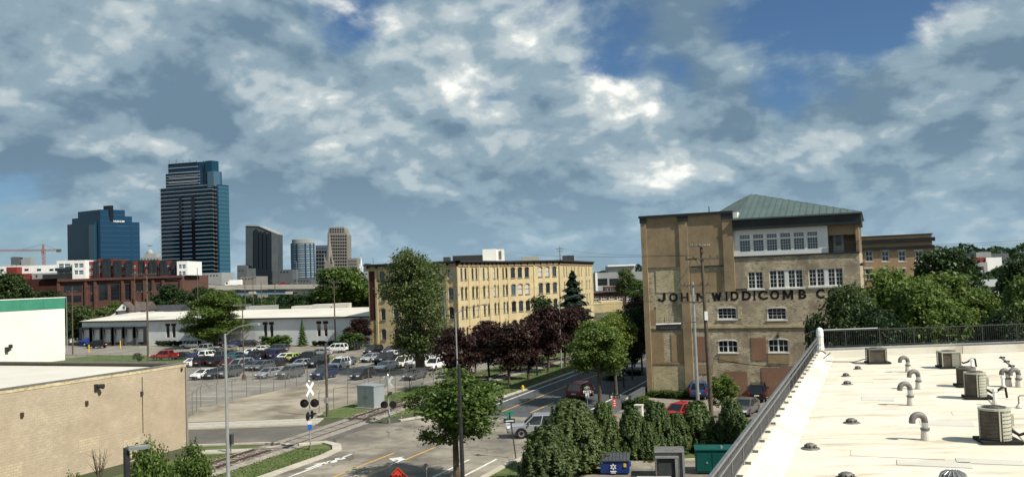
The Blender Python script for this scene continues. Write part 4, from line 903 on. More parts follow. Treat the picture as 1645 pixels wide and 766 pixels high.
for px_, py_, sc in ((34.5, 666, .22), (138.5, 647, .22), (227, 631.5, .22), (291, 593, .16)):
    a = onX(px_, py_, TX); mb = MB(); mb.box(TX+.002, TX+.12, a.y-sc/2, a.y+sc/2, a.z-sc*.75, a.z+sc*.75); mb.build('wall_vent', 'brown_frame', tb)
a = onX(153, 622, TX); mb = MB(); mb.box(TX, TX+.15, a.y-.12, a.y+.12, a.z-.25, a.z+.25); mb.cyl((TX+.1, a.y+.1, a.z+.1), (TX+.55, a.y+.3, a.z+.05), .14, .2); mb.build('wall_lamp', 'black_metal', tb)
a0, a1 = onX(228, 605, TX), onX(229, 695, TX); mb = MB(); mb.box(TX+.002, TX+.035, a0.y-.025, a0.y+.025, a1.z, a0.z); mb.build('movement_joint', 'brown_frame', tb)
mb = MB(); mb.box(TX+.001, TX+.10, TY-.10, TY+.08, 0, TZ-.3); mb.build('corner_downpipe', 'stone_tan', tb)
# ================================================================== WHITE WALL WITH GREEN BAND (far left)
q = G(105, 578); GX, GY = q.x, q.y; GZ = onX(105, 478, GX).z; zb_ = onX(105, 494.5, GX).z
gb = thing('white_building', 'windowless white building with green metal band along the top at the left edge', 'building', (GX, GY, 0))
mb = MB(); facade(mb, (GX, GY-60), (GX, GY), 0, zb_, []); facade(mb, (GX, GY), (GX-60, GY), 0, zb_, []); mb.build('wall', 'cream_wall', gb)
for i in range(12):
    y1 = GY-i*5+.06; mb = MB(); mb.box(GX-.3, GX+.10, y1-4.96, y1, zb_+.002, GZ); mb.build('green_panel', 'green_band', gb)
mb = MB(); mb.box(GX-60, GX-.305, GY-.3, GY+.06, zb_+.002, GZ); mb.build('green_panel', 'green_band', gb); mb = MB(); mb.box(GX-.35, GX+.16, GY-60, GY+.12, GZ+.002, GZ+.16); mb.build('coping', 'white_paint', gb)
mb = MB(); mb.poly([(GX-.3, GY-60, GZ-.3), (GX-.3, GY-.3, GZ-.3), (GX-60, GY-.3, GZ-.3), (GX-60, GY-60, GZ-.3)]); mb.build('roof', 'roof_tar', gb)
for px_, py_, s in ((15.5, 555.5, .5), (9.8, 560.5, .65)):
    a = onX(px_, py_, GX); mb = MB(); mb.box(GX+.002, GX+.5, a.y-s/2, a.y+s/2, a.z-s*.8, a.z+s*.6); mb.build('wall_fitting', 'black_metal', gb)
# ================================================================== RED BRICK LOFTS WITH NEW FLATS ON TOP
Yl = 345
def lp(px_, py_, Y=Yl): return at(px_, py_, Y)
lb = thing('brick_lofts', 'long red brick loft block with dark windows and new red and white flats on top', 'building', (lp(185, 445).x, lp(185, 445).y, 0))
def camface(parent, px0, px1, pyt, Y, dep, m, name='wall', z0=0.0, ops=(), depth=.3):
    """block facing the camera; ops are photo rectangles"""
    a = lp(px0, pyt, Y); b = lp(px1, pyt, Y); zt = (a.z+b.z)/2; mb = MB(); w = (b-a).length; O_ = []
    for r in ops:
        p, q = at(r[0], r[3], Y), at(r[2], r[1], Y); O_.append(((p-a).dot(RGT), (q-a).dot(RGT), p.z, q.z))
    Pf = facade(mb, a[:2], (a+RGT*((b-a).dot(RGT)))[:2], z0, zt, O_, depth); ax, bx = Vector(a[:2]), Vector((a+RGT*((b-a).dot(RGT)))[:2]); f = Vector(FWD[:2])*dep
    for s, t in ((bx, bx+f), (bx+f, ax+f), (ax+f, ax)): facade(mb, s, t, z0, zt, [])
    mb.poly([(*p, zt-.02) for p in (ax, bx, bx+f, ax+f)]); mb.build(name, m, parent)
    return Pf, O_, zt
z3 = lambda x, y: (x/4.257, 400+y/4.257)
def zr(*r): a = z3(r[0], r[1]); b = z3(r[2], r[3]); return (*a, *b)
ops = [zr(435, 245, 495, 300), zr(500, 245, 558, 298), zr(615, 242, 657, 290), zr(675, 242, 735, 350), zr(757, 242, 815, 350), zr(855, 240, 892, 345), zr(930, 236, 972, 300), zr(1002, 234, 1038, 300), zr(1068, 236, 1122, 285), zr(615, 312, 657, 360), zr(500, 318, 556, 365), zr(435, 318, 490, 365)]
Pf, O_, zt = camface(lb, 94, 292, 446, Yl, 30, 'brick_red', ops=ops)
for o in O_:
    p = Pf((o[0]+o[1])/2, o[2], .1); window(lb, p, GRID, o[1]-o[0], o[3]-o[2], 3, 4, frame='dark_trim', fr=.15, mun=.12)
for px0 in (94, 138, 153, 197, 213, 232, 246, 262, 291): a = at(px0, 446, Yl-.3); mb = MB(); mb.obox((a.x, a.y, a.z/2-.5), RGT*.5, FWD*.35, Vector((0, 0, a.z/2-.5))); mb.build('pier', 'brick_red', lb)
a, b = at(93, 448, Yl-.5), at(293, 448, Yl-.5); mb = MB(); mb.obox((a+b)/2+Vector((0, 0, .2)), RGT*((b-a).dot(RGT)/2), FWD*.45, Vector((0, 0, .45))); mb.build('parapet', 'brick_red', lb)
camface(lb, -30, 93, 449, Yl+4, 25, 'brick_maroon', ops=())
zpod = at(150, 446, Yl).z
# flats on the roof: alternating white, red and charcoal bays, each set at its own depth
bays = [(91, 116, 418.5, 'white_paint', 0), (116, 137, 418, 'white_paint', -2), (137, 150, 420, 'red_paint_far', 1), (150, 157, 418.5, 'dark_trim', 0), (157, 164, 415.5, 'red_paint_far', 1), (164, 176, 415.5, 'dark_trim', 0), (176, 182, 416.5, 'red_paint_far', 1.5), (182, 193, 418, 'dark_trim', 0), (193, 201, 419, 'red_paint_far', 1.5), (201, 212, 418, 'dark_trim', 0), (212, 220, 419, 'red_paint_far', 1.5), (220, 232, 418, 'dark_trim', 2), (232, 239, 418.5, 'red_paint_far', 1.5), (239, 250, 417.5, 'dark_trim', 0), (250, 257, 419, 'red_paint_far', 1.5), (257, 266, 418, 'dark_trim', 0), (266, 275, 419, 'red_paint_far', 1.5), (275, 284, 418.5, 'dark_trim', 0), (284, 301, 419.5, 'white_paint', -2)]
for x0, x1, yt, m, off in bays:
    Yb = Yl+4+off; w = x1-x0
    if m == 'white_paint': ops = [(x0+3, yt+5, x0+w*.45, yt+12), (x0+w*.5, yt+5, x1-3, yt+12), (x0+3, yt+16, x0+w*.45, yt+23), (x0+w*.5, yt+16, x1-3, yt+23)]
    elif m == 'red_paint_far': ops = [(x0+1.5, yt+5, x1-1.5, yt+11), (x0+1.5, yt+15, x1-1.5, yt+22)]
    else: ops = [(x0+w*.35, yt+4, x1-w*.3, yt+22)]
    Pf, O_, _ = camface(lb, x0, x1-.05, yt, Yb, 14-off, m, 'flat_bay', zpod-.3, ops)
    for o in O_: window(lb, Pf((o[0]+o[1])/2, o[2], .1), GRID, o[1]-o[0], o[3]-o[2], 1, 2, frame='white_paint' if m != 'dark_trim' else 'slate_dark', pane='tower_steel' if m != 'dark_trim' else 'pane_dark', fr=.12, mun=.1)
for py_ in (432.5,):                                          # balconies of the corner flat
    a, b = at(90, py_, Yl+3.2), at(114, py_, Yl+3.2); mb = MB(); mb.obox((a+b)/2, RGT*((b-a).dot(RGT)/2), FWD*.9, Vector((0, 0, .6))); mb.build('balcony', 'dark_trim', lb)
a, b = at(70, 443, Yl+3.2), at(137, 443, Yl+3.2); mb = MB(); mb.obox((a+b)/2, RGT*((b-a).dot(RGT)/2), FWD*.9, Vector((0, 0, .8))); mb.build('plinth_band', 'dark_trim', lb)
# white flats to the far left
wl = thing('white_flats', 'pale grey and white low flats with a red bay, left of the brick lofts', 'building', tuple(at(40, 445, 380)[:2])+(0,))
ops = [(0, 432, 6, 436), (39, 431.5, 46, 435.5), (59, 431.5, 66, 435.5), (79, 431.5, 86, 435.5), (27, 431.5, 32, 436)]
Pf, O_, _ = camface(wl, -30, 92, 427.5, 380, 20, 'white_paint', ops=ops)
for o in O_: window(wl, Pf((o[0]+o[1])/2, o[2], .1), GRID, o[1]-o[0], o[3]-o[2], 2, 1, frame='dark_trim', fr=.12, mun=.1)
ops = [(57, 441.5, 60, 446), (70, 441.5, 74, 446)]
Pf, O_, _ = camface(wl, 51, 91, 438.5, 374, 5, 'stone_grey', 'lower_wing', 0, ops)
for o in O_: window(wl, Pf((o[0]+o[1])/2, o[2], .1), GRID, o[1]-o[0], o[3]-o[2], 1, 1, frame='dark_trim', fr=.1)
camface(wl, 10, 27, 429, 376, 4, 'red_paint_far', 'red_bay'); camface(wl, 27, 46, 439.5, 373, 6, 'red_paint_far', 'red_bay')
for x in range(0, 92, 9): camface(wl, x, x+4, 425.8, 384, 2, 'stone_grey', 'roof_unit', at(x, 430, 384).z)
# ================================================================== SMALL HOUSES BEHIND THE WAREHOUSE
def house(label, pxl, pxr, py_e, py_r, Y, roofm, wallm, ridge_x=True):
    a, b = at(pxl, py_e, Y), at(pxr, py_e, Y); zr_ = at((pxl+pxr)/2, py_r, Y).z; w = (b-a).dot(RGT); dep = 9; f = FWD*dep
    h = thing('house', label, 'house', (a.x, a.y, 0)); r = RGT*w; p0, p1, p2, p3 = a, a+r, a+r+f, a+f; up = Vector((0, 0, 1)); e = Vector((0, 0, a.z))
    mb = MB(); mb.prism([p[:2] for p in (p0, p1, p2, p3)], 0, a.z)
    if not ridge_x: mb.poly([p0, p1, (p0+p1)/2+up*(zr_-a.z)])
    mb.build('wall', wallm, h); mb = MB(); ov = .35
    if ridge_x:
        m0, m1 = p0+f*.5-RGT*ov+up*(zr_-a.z), p1+f*.5+RGT*ov+up*(zr_-a.z); mb.poly([p0-RGT*ov-FWD*ov, p1+RGT*ov-FWD*ov, m1, m0]); mb.poly([p3-RGT*ov+FWD*ov, m0, m1, p2+RGT*ov+FWD*ov]); mb.poly([p0-RGT*ov, m0, p3-RGT*ov]); mb.poly([p1+RGT*ov, p2+RGT*ov, m1])
    else:
        m0, m1 = (p0+p1)/2-FWD*ov+up*(zr_-a.z+.15), (p2+p3)/2+FWD*ov+up*(zr_-a.z+.15); dn = up*(-.3)
        mb.poly([p0-FWD*ov-RGT*ov+dn, m0, m1, p3+FWD*ov-RGT*ov+dn]); mb.poly([p1-FWD*ov+RGT*ov+dn, p2+FWD*ov+RGT*ov+dn, m1, m0])
    rf = mb.build('roof', roofm, h); c = a+r*.7+f*.5; mb = MB(); mb.box(c.x-.3, c.x+.3, c.y-.3, c.y+.3, a.z, zr_+.9); mb.build('chimney', 'brick_maroon', rf)
    if not ridge_x: c = (p0+p1)/2; window(h, c-FWD*.05+up*.3, GRID, .9, 1.1, 1, 2, fr=.1); window(h, c-FWD*.05-up*2.2, GRID, 1.0, 1.4, 1, 2, fr=.1)
    return h
house('white gabled house with brown roof behind the warehouse', 186, 212, 499, 485.5, 262, 'shingle', 'white_paint', False)
house('house with broad brown shingle roof behind the warehouse', 205, 234, 499, 485, 268, 'shingle', 'stone_grey')
house('house with dark slate roof and chimney right of the brown roofs', 238, 288, 500, 490, 275, 'slate_dark', 'white_paint')
house('small white gabled house below the brown roofs', 172, 203, 508, 500, 250, 'slate_dark', 'white_paint', False)
house('pale house half hidden at the foot of the pole by the docks', 112, 130, 535, 524, 236, 'shingle', 'white_paint', False)
# ================================================================== BUILDINGS DOWN THE STREET, BETWEEN YELLOW BUILDING AND MILL
bb = thing('cream_building', 'low cream building at the far end of the street', 'building', tuple(at(968, 500, 300)[:2])+(0,))
camface(bb, 946, 972, 487.5, 300, 15, 'brick_yellow'); camface(bb, 966, 1000, 484, 306, 15, 'brick_yellow', 'rear_wing')
rb = thing('red_brick_terrace', 'red brick shop terrace with white windows at the far end of the street', 'building', tuple(at(990, 480, 345)[:2])+(0,))
ops = [(953+i*12.8, 475.5, 962+i*12.8, 484) for i in range(7)]+[(976, 462.5, 981, 467.5), (991, 462.5, 995, 467.5)]
Pf, O_, _ = camface(rb, 948, 1075, 468.5, 345, 20, 'brick_red', ops=ops[:7])
for o in O_: window(rb, Pf((o[0]+o[1])/2, o[2], .1), GRID, o[1]-o[0], o[3]-o[2], 2, 2, fr=.18, mun=.14)
camface(rb, 971, 1000, 460, 344.5, 6, 'brick_red', 'gable', at(985, 469, 345).z, ops[7:]); 
for x in (978.5, 993): a = at(x, 467, 344.6); window(rb, a, GRID, 1.1, 1.1, 1, 1, fr=.12)
mb = MB(); a, b = at(948, 469, 344.2), at(1075, 464, 344.2); mb.obox((a+b)/2, RGT*((b-a).dot(RGT)/2), FWD*.3, Vector((0, 0, .3))); mb.build('cornice', 'stone_dark', rb)
gbm = thing('grey_modern_building', 'flat-roofed grey modern building above the red brick terrace', 'building', tuple(at(990, 450, 420)[:2])+(0,))
ops = [(960, 447, 975.5, 459), (979, 447, 993, 459), (997, 447, 1012, 459)]
Pf, O_, _ = camface(gbm, 956, 1040, 437, 420, 20, 'stone_grey', ops=ops)
for o in O_: window(gbm, Pf((o[0]+o[1])/2, o[2], .1), GRID, o[1]-o[0], o[3]-o[2], 3, 2, frame='dark_trim', fr=.2, mun=.15)
camface(gbm, 977, 1020, 427, 424, 14, 'stone_grey', 'penthouse', at(985, 440, 424).z); camface(gbm, 956, 959.5, 438, 418, 2, 'white_paint', 'end_wall')
mb = MB(); a, b = at(976, 426.5, 423), at(1021, 426, 423); mb.obox((a+b)/2, RGT*((b-a).dot(RGT)/2), FWD*.6, Vector((0, 0, .35))); mb.build('roof_edge', 'white_paint', gbm)
# ================================================================== FAR RIGHT, BEYOND THE TREES
fr_ = thing('hillside_plant', 'low white and red industrial building on the hillside at the far right', 'building', tuple(at(1590, 425, 520)[:2])+(0,))
camface(fr_, 1561, 1585, 413.5, 520, 10, 'red_paint_far'); camface(fr_, 1584, 1609, 413.5, 519, 10, 'white_paint'); camface(fr_, 1562, 1586, 421.5, 512, 8, 'stone_grey', 'lower_wing', 0, [(1565, 428, 1580, 434)]); camface(fr_, 1568, 1592, 405, 540, 14, 'stone_grey', 'rear_wing'); camface(fr_, 1592, 1620, 407, 545, 12, 'stone_dark', 'rear_wing')
for x in (1560, 1572, 1580): camface(fr_, x, x+7, 403.5, 560, 3, 'stone_dark', 'roof_unit')
gh = thing('grey_shed', 'grey-roofed shed with a small white window beyond the trees at the right', 'building', tuple(at(1600, 460, 190)[:2])+(0,))
a, b = at(1560, 461, 190), at(1625, 459, 190); c, d = at(1578, 449, 200), at(1625, 447.5, 200)
mb = MB(); mb.prism([a[:2], b[:2], d[:2], c[:2]], 0, a.z-.05); mb.build('wall', 'stone_dark', gh); mb = MB(); mb.poly([a, b, d, c]); mb.build('roof', 'stone_grey', gh); window(gh, at(1600, 474, 189.9), GRID, 1.3, .8, 1, 1, fr=.12)
rh = thing('red_brick_shed', 'plain red brick shed behind the leafy trees at the right', 'building', tuple(at(1590, 490, 120)[:2])+(0,))
a, b = at(1566, 474, 120), at(1614, 482, 112); mb = MB(); f = FWD*8; mb.prism([a[:2], b[:2], (b+f)[:2], (a+f)[:2]], 0, [a.z, b.z, b.z, a.z]); mb.build('wall', 'brick_red', rh)
mb = MB(); mb.prism([(a-FWD*.2)[:2], (b-FWD*.2)[:2], (b+f)[:2], (a+f)[:2]], [a.z+.01, b.z+.01, b.z+.01, a.z+.01], [a.z+.2, b.z+.2, b.z+.2, a.z+.2]); mb.build('roof', 'roof_grey', rh)

# ================================================================== DOWNTOWN TOWERS (600 m to 1.4 km away)
def block(parent, name, m, L_, N_, R__, YL, YN, YR, pyt, z0=0.0, back=None, pyt_r=None):
    """tower block with two visible faces meeting at the near corner N: photo x of left, near, right edge and their distances"""
    p = [Vector(at(x, pyt, Y)) for x, Y in ((L_, YL), (N_, YN), (R__, YR))]; zt = p[1].z; bk = p[0]+p[2]-p[1]
    mb = MB(); mb.prism([p[0][:2], p[1][:2], p[2][:2], bk[:2]], z0, zt); o = mb.build(name, m, parent); return p, zt, o
def face_strips(parent, name, m, p, q, zs, h, pr=.6, u0=0.0, u1=1.0):
    a, b = Vector(p[:2]), Vector(q[:2]); d = b-a; a2, b2 = a+d*u0, a+d*u1; n = Vector((d.y, -d.x)).normalized()*pr
    for z in zs:
        mb = MB(); mb.prism([(a2+n), (b2+n), b2-n*.02, a2-n*.02], z, z+h); mb.build(name, m, parent)
def face_fins(parent, name, m, p, q, us, w, z0, z1, pr=.5):
    a, b = Vector(p[:2]), Vector(q[:2]); d = b-a; L_ = d.length; e = d/L_; n = Vector((d.y, -d.x)).normalized()*pr
    for u in us:
        c = a+d*u; mb = MB(); mb.prism([c-e*w/2+n, c+e*w/2+n, c+e*w/2-n*.02, c-e*w/2-n*.02], z0, z1); mb.build(name, m, parent)
base_of = lambda px_, Y: tuple(at(px_, 440, Y)[:2])+(0,)
# tall tower with white balcony bands
t1 = thing('balcony_tower', 'tallest blue glass tower with stacked white balcony bands and stepped top', 'tower', base_of(310, 750))
p, zt, o = block(t1, 'shaft', 'tower_navy', 257.5, 349, 367, 762, 745, 756, 297); zb = 8.0; nfl = 27
zs = [zb+(zt-zb)*i/nfl for i in range(1, nfl+1)]
face_strips(t1, 'balcony_slab', 'band_white', p[0], p[1], zs, .42, 1.3, 0, .94); 
for u0, u1 in ((.34, .39), (.56, .62)): face_strips(t1, 'balcony_bay', 'tower_black', p[0], p[1], [zb], zt-zb-8, 1.34, u0, u1)
face_strips(t1, 'glass_corner', 'tower_blue', p[0], p[1], [zb], zt-zb-1, .3, .62, .92); face_strips(t1, 'balcony_stack', 'tower_black', p[0], p[1], [zb], zt-zb-6, .8, .925, .985)
for z in zs: face_strips(t1, 'balcony_rail', 'galv_dark', p[0], p[1], [z-1.2], 1.1, 1.6, .93, .985)
face_strips(t1, 'side_glass', 'tower_teal', p[1], p[2], [zb], zt-zb-.5, .3, .06, 1.0); face_strips(t1, 'floor_line', 'tower_blue', p[1], p[2], zs, .35, .42, .06, 1.0)
for z in zs[::1]:                                             # balcony edges breaking the left silhouette
    a = Vector(p[0]); mb = MB(); mb.obox((a.x, a.y, z-.3), RGT*1.2, FWD*1.5, Vector((0, 0, .35))); mb.build('balcony_edge', 'band_white', t1)
for (l, n_, r, yl, yn, yr, pyt, m) in ((266, 335, 356, 759, 748, 756, 275, 'tower_navy'), (270, 330, 351, 758, 749, 756, 259.5, 'tower_navy'), (333, 343, 354, 746, 744.5, 750, 275, 'tower_steel'), (330, 340, 351, 747, 746, 752, 258, 'tower_blue')):
    pp, z_, o = block(t1, 'upper_tier', m, l, n_, r, yl, yn, yr, pyt, zt-2 if pyt > 270 else zt+3)
    if m == 'tower_navy':
        zz = [zt+(z_-zt)*k/5 for k in range(1, 6)]; face_strips(t1, 'balcony_slab', 'band_white', pp[0], pp[1], [z for z in zz if z > zt], .45, .8, 0.02, .8)
mb = MB(); a = at(283, 257, 755)
for k in range(6): c = at(272+k*11, 259, 755); mb.cyl(c-Vector((0, 0, 1)), c+Vector((0, 0, random.uniform(.6, 1.6))), .25, .2, 5)
mb.build('roof_masts', 'slate_dark', t1)
# dark blue tower with a sign, left of it
t2 = thing('dark_blue_tower', 'broad dark blue glass tower with stepped roofline and white sign near the top', 'tower', base_of(165, 690))
steps = [(108, 161, 224, 704, 682, 706, 355.5), (115.5, 161, 212, 702, 683, 701, 346.5), (125, 161, 200.5, 699, 684, 697, 336.5)]
for l, n_, r, yl, yn, yr, pyt in steps: p2, z2, o = block(t2, 'shaft', 'tower_navy', l, n_, r, yl, yn, yr, pyt)
for l, n_, r, yl, yn, yr, pyt in steps: pass
pL = [at(108, 355.5, 703.5), at(159.5, 355.5, 681.5)]; 
p2, z2, o = block(t2, 'left_wing', 'tower_blue', 108, 152, 160.5, 703.6, 683.5, 686, 356.2)
face_strips(t2, 'glass_strip', 'tower_teal', p2[0], p2[1], [4], z2-6, .3, .80, 1.0)
for l, n_, r, yl, yn, yr, pyt in steps:
    q = [Vector(at(x, pyt, Y)) for x, Y in ((l, yl), (n_, yn), (r, yr))]; nn = 18
    face_strips(t2, 'floor_line', 'tower_steel', q[1], q[2], [q[1].z*k/nn for k in range(3, nn) if pyt == 355.5 or k > 15], .25, .25)
p3, z3_, o = block(t2, 'roof_house', 'tower_black', 166, 176, 182, 690, 688, 690, 330, z2-2)
q1, q2 = at(161, 340, 684), at(200.5, 340, 697); d = (Vector(q2[:2])-Vector(q1[:2])).normalized(); c = at(190, 356, 693.0); me = text_mesh('VARNUM', 'sign_white', 2.1, .03, .05)
so_ = linkobj('sign_lettering', me, t2); so_.matrix_local = Matrix.Translation(c-ORG[t2.name]-Vector((0, 0, 0))+Vector((d.y, -d.x, 0))*1.2) @ Matrix.Rotation(math.atan2(d.y, d.x), 4, 'Z') @ Matrix.Rotation(math.pi/2, 4, 'X')
# black tower with a slanting roof
t3 = thing('slant_roof_tower', 'dark glass tower with slanting roof and pale concrete edges', 'tower', base_of(420, 1217))
Y3 = 1217
def cpoly(parent, name, m, pts, Y, dep):
    """outline facing the camera, with real depth"""
    q = [at(x, y, Y) for x, y in pts]; f = FWD*dep; n = len(q); mb = MB(); mb.faces(q+[p+f for p in q], [tuple(range(n)), tuple(reversed(range(n, 2*n)))]+[(i, n+i, n+(i+1) % n, (i+1) % n) for i in range(n)]); return mb.build(name, m, parent)
cpoly(t3, 'slab', 'slab_blue', [(394.5, 466), (445.5, 466), (445, 375), (415, 362.2), (394.5, 361.5)], Y3, 30)
for x0, x1, yt in ((408, 414.5, 368), (416, 421, 371), (422.5, 427.5, 371.5), (429, 435.5, 374)):
    cpoly(t3, 'glass_bay', 'tower_black', [(x0, 466), (x1, 466), (x1, yt+2), ((x0+x1)/2, yt), (x0, yt+1.5)], Y3-1.5, 4)
cpoly(t3, 'base_glass', 'tower_black', [(396.5, 466), (437, 466), (437, 436), (427, 432), (412, 432), (396.5, 424)], Y3-3, 2); cpoly(t3, 'annexe', 'stone_dark', [(381, 466), (396, 466), (396, 426), (381, 426)], Y3-12, 20)
cpoly(t3, 'roof_edge', 'stone_grey', [(394.2, 363), (415, 363.7), (445.4, 376.5), (445.4, 374.6), (415, 361.8), (394.2, 361.1)], Y3-1, 31); cpoly(t3, 'end_wall', 'stone_dark', [(436.5, 466), (446, 466), (445.4, 376), (436, 372.4)], Y3-.8, 1)
# round blue hotel
t4 = thing('round_blue_tower', 'rounded steel-blue glass tower between the slanting tower and the beige one', 'tower', base_of(487, 1255))
c = at(487, 400, 1275); rad = (at(507, 400, 1255)-at(467.5, 400, 1255)).length/2*.98; zt4 = at(487, 389, 1255).z; zc4 = at(487, 383.5, 1255).z
def ellip(rx, ry, z0, z1, m, name, n=40):
    pts = [(c.x+RGT.x*rx*math.cos(t)+FWD.x*ry*math.sin(t), c.y+RGT.y*rx*math.cos(t)+FWD.y*ry*math.sin(t)) for t in [2*math.pi*i/n for i in range(n)]]; mb = MB(); mb.prism(pts, z0, z1); return mb.build(name, m, t4)
ellip(rad, rad*.7, 0, zt4, 'tower_steel', 'shaft'); ellip(rad*.92, rad*.62, zt4+.01, zc4, 'stone_grey', 'crown'); ellip(rad*1.02, rad*.72, zt4-1.2, zt4-.02, 'stone_grey', 'roof_ring')
for k in range(3, 22): ellip(rad*1.012, rad*.71, zt4*k/22, zt4*k/22+1.0, 'band_white' if k % 2 else 'stone_grey', 'floor_band')
for t in (200, 225, 250, 290, 315, 340): t = R_(t); q = c+RGT*rad*1.0*math.cos(t)+FWD*rad*.70*math.sin(t); mb = MB(); mb.cyl((q.x, q.y, 0), (q.x, q.y, zt4-1.3), 1.0, 1.0, 6); mb.build('fin', 'tower_navy', t4)
# beige tower, its neighbour, spires
t5 = thing('beige_tower', 'beige high-rise with chamfered top and rows of dark windows', 'tower', base_of(542, 1420))
Y5 = 1420
cpoly(t5, 'shaft', 'stone_tan', [(525.5, 470), (558, 470), (558, 377), (556, 373.5), (526, 374)], Y5, 35); cpoly(t5, 'crown', 'stone_tan', [(527, 375), (556, 375), (554, 368), (552, 364.5), (530, 365), (527.5, 368)], Y5+2, 30)
for r in range(17):
    y = 378+r*5.1
    for k in range(8): x = 528+k*3.75; cpoly(t5, 'window', 'tower_black', [(x, y+2.4), (x+2.5, y+2.4), (x+2.5, y), (x, y)], Y5-.4, .6)
for r in range(2):
    for k in range(6): x = 530+k*4; cpoly(t5, 'window', 'tower_black', [(x, 367.5+r*4+2), (x+2.4, 367.5+r*4+2), (x+2.4, 367.5+r*4), (x, 367.5+r*4)], Y5+1.6, .6)
t6 = thing('grey_office_block', 'mid-rise grey office block left of the church spire', 'tower', base_of(515, 1380))
cpoly(t6, 'shaft', 'stone_dark', [(507, 470), (526, 470), (526, 394), (507, 394)], 1380, 30)
for r in range(9):
    y = 397+r*6
    for k in range(4): x = 508.5+k*4.3; cpoly(t6, 'window', 'tower_steel' if r == 0 else 'tower_black', [(x, y+3), (x+3, y+3), (x+3, y), (x, y)], 1379.6, .6)
t6b = thing('low_beige_block', 'low beige block to the right of the beige tower', 'tower', base_of(568, 1300))
cpoly(t6b, 'shaft', 'stone_tan', [(558, 470), (576, 470), (574, 414.5), (558, 414.5)], 1300, 30)
for r in range(6): cpoly(t6b, 'window_band', 'stone_dark', [(559.5, 418+r*5+2), (573, 418+r*5+2), (573, 418+r*5), (559.5, 418+r*5)], 1299.6, .5)
cpoly(thing('dark_low_block', 'small dark block at the edge of the yellow building roof', 'building', base_of(588, 1100)), 'shaft', 'stone_dark', [(582, 470), (596, 470), (592, 423), (585, 423)], 1100, 20)
def spire(label, px_, py_t, py_b, wpx, Y, m, m2):
    s = thing('church_spire', label, 'spire', base_of(px_, Y)); t = at(px_, py_t, Y); b = at(px_, py_b, Y); w = wpx*Y/FPX/2; mb = MB()
    pts = [b-RGT*w-FWD*w, b+RGT*w-FWD*w, b+RGT*w+FWD*w, b-RGT*w+FWD*w]; mb.prism([p[:2] for p in pts], 0, b.z); mb.build('belfry', m2, s); mb = MB()
    oc = [b+(RGT*math.cos(R_(a))+FWD*math.sin(R_(a)))*w*.95 for a in range(0, 360, 45)]; mb.faces(oc+[t], [(i, (i+1) % 8, 8) for i in range(8)]); mb.build('steeple', m, s)
    for dx in (-1, 1):
        q = b+RGT*w*dx*.9-FWD*w; mb = MB(); mb.cyl(q-Vector((0, 0, 2)), q+Vector((0, 0, (t.z-b.z)*.28)), w*.28, .02, 6); mb.build('pinnacle', m, s)
    mb = MB(); mb.cyl(t-Vector((0, 0, .3)), t+Vector((0, 0, 2.2)), .18, .1, 5); mb.build('finial', 'slate_dark', s)
spire('tall stone church spire in front of the beige tower', 529, 373, 419, 13, 1150, 'stone_tan', 'stone_tan')
spire('slim white church spire near the yellow building', 580, 411, 428, 4.5, 1000, 'white_paint', 'white_paint')
# domed grey building with antenna
dm = thing('domed_building', 'grey stone building with small dome and rooftop antenna between the two blue towers', 'building', base_of(241, 900))
cpoly(dm, 'shaft', 'stone_grey', [(224, 470), (259, 470), (259, 413), (224, 413)], 900, 25); cpoly(dm, 'upper_tier', 'stone_grey', [(231, 414), (251, 414), (251, 407), (231, 407)], 903, 15)
b = at(241, 407, 908); r = 6.5*900/FPX*.75; mb = MB(); mb.lathe([(r*1.2, -1), (r*1.2, 1.0), (r, 1.2), (r*.92, 2.2), (r*.6, 3.6), (r*.15, 4.4), (.3, 5.5), (.2, 8)], b, 14); mb.build('dome', 'stone_grey', dm); mb = MB(); mb.obox(b+Vector((0, 0, 8)), RGT*2.6, FWD*.2, Vector((0, 0, .25))); mb.build('antenna_arm', 'slate_dark', dm)
for k in range(6): cpoly(dm, 'window', 'stone_dark', [(227+k*5, 418), (229+k*5, 418), (229+k*5, 415.5), (227+k*5, 415.5)], 899.6, .6)
# mill silos far left and tower crane
sl = thing('concrete_silos', 'two grey concrete towers on the skyline under the crane', 'tower', base_of(34, 700))
cpoly(sl, 'silo', 'stone_dark', [(17.5, 450), (30, 450), (30, 415.5), (31, 413.5), (27, 412.5), (20, 412.5), (16.5, 414.5), (17.5, 416.5)], 700, 6); cpoly(sl, 'silo', 'stone_grey', [(34, 450), (49, 450), (49, 413.5), (38.5, 413.5), (38.5, 417), (34, 417)], 700, 6)
cr = thing('tower_crane', 'red tower crane with long jib on the left skyline', 'crane', base_of(71, 900))
Yc = 900
def lattice(name, a, b, w, n):
    a, b = Vector(a), Vector(b); d = (b-a).normalized(); s = d.cross(FWD).normalized()*w/2; f = FWD*w/2; mb = MB(); r = .22
    for c0 in (s+f, s-f, -s+f, -s-f): mb.cyl(a+c0, b+c0, r, r, 4)
    for i in range(n):
        t0, t1 = a.lerp(b, i/n), a.lerp(b, (i+1)/n); sg = 1 if i % 2 else -1
        for c0 in (f, -f): mb.cyl(t0+s*sg+c0, t1-s*sg+c0, .15, .15, 4)
        mb.cyl(t0+s+f*sg, t1+s-f*sg, .15, .15, 4)
    return mb.build(name, 'crane_red', cr)
lattice('mast', at(72, 445, Yc), at(69.5, 400, Yc), 2.2, 14); lattice('jib', at(-20, 402.8, Yc), at(69, 402, Yc), 1.6, 30); lattice('counter_jib', at(70, 402, Yc), at(97, 401.5, Yc), 1.6, 8); lattice('tower_head', at(69.5, 401, Yc), at(69.3, 392.5, Yc), 1.2, 4)
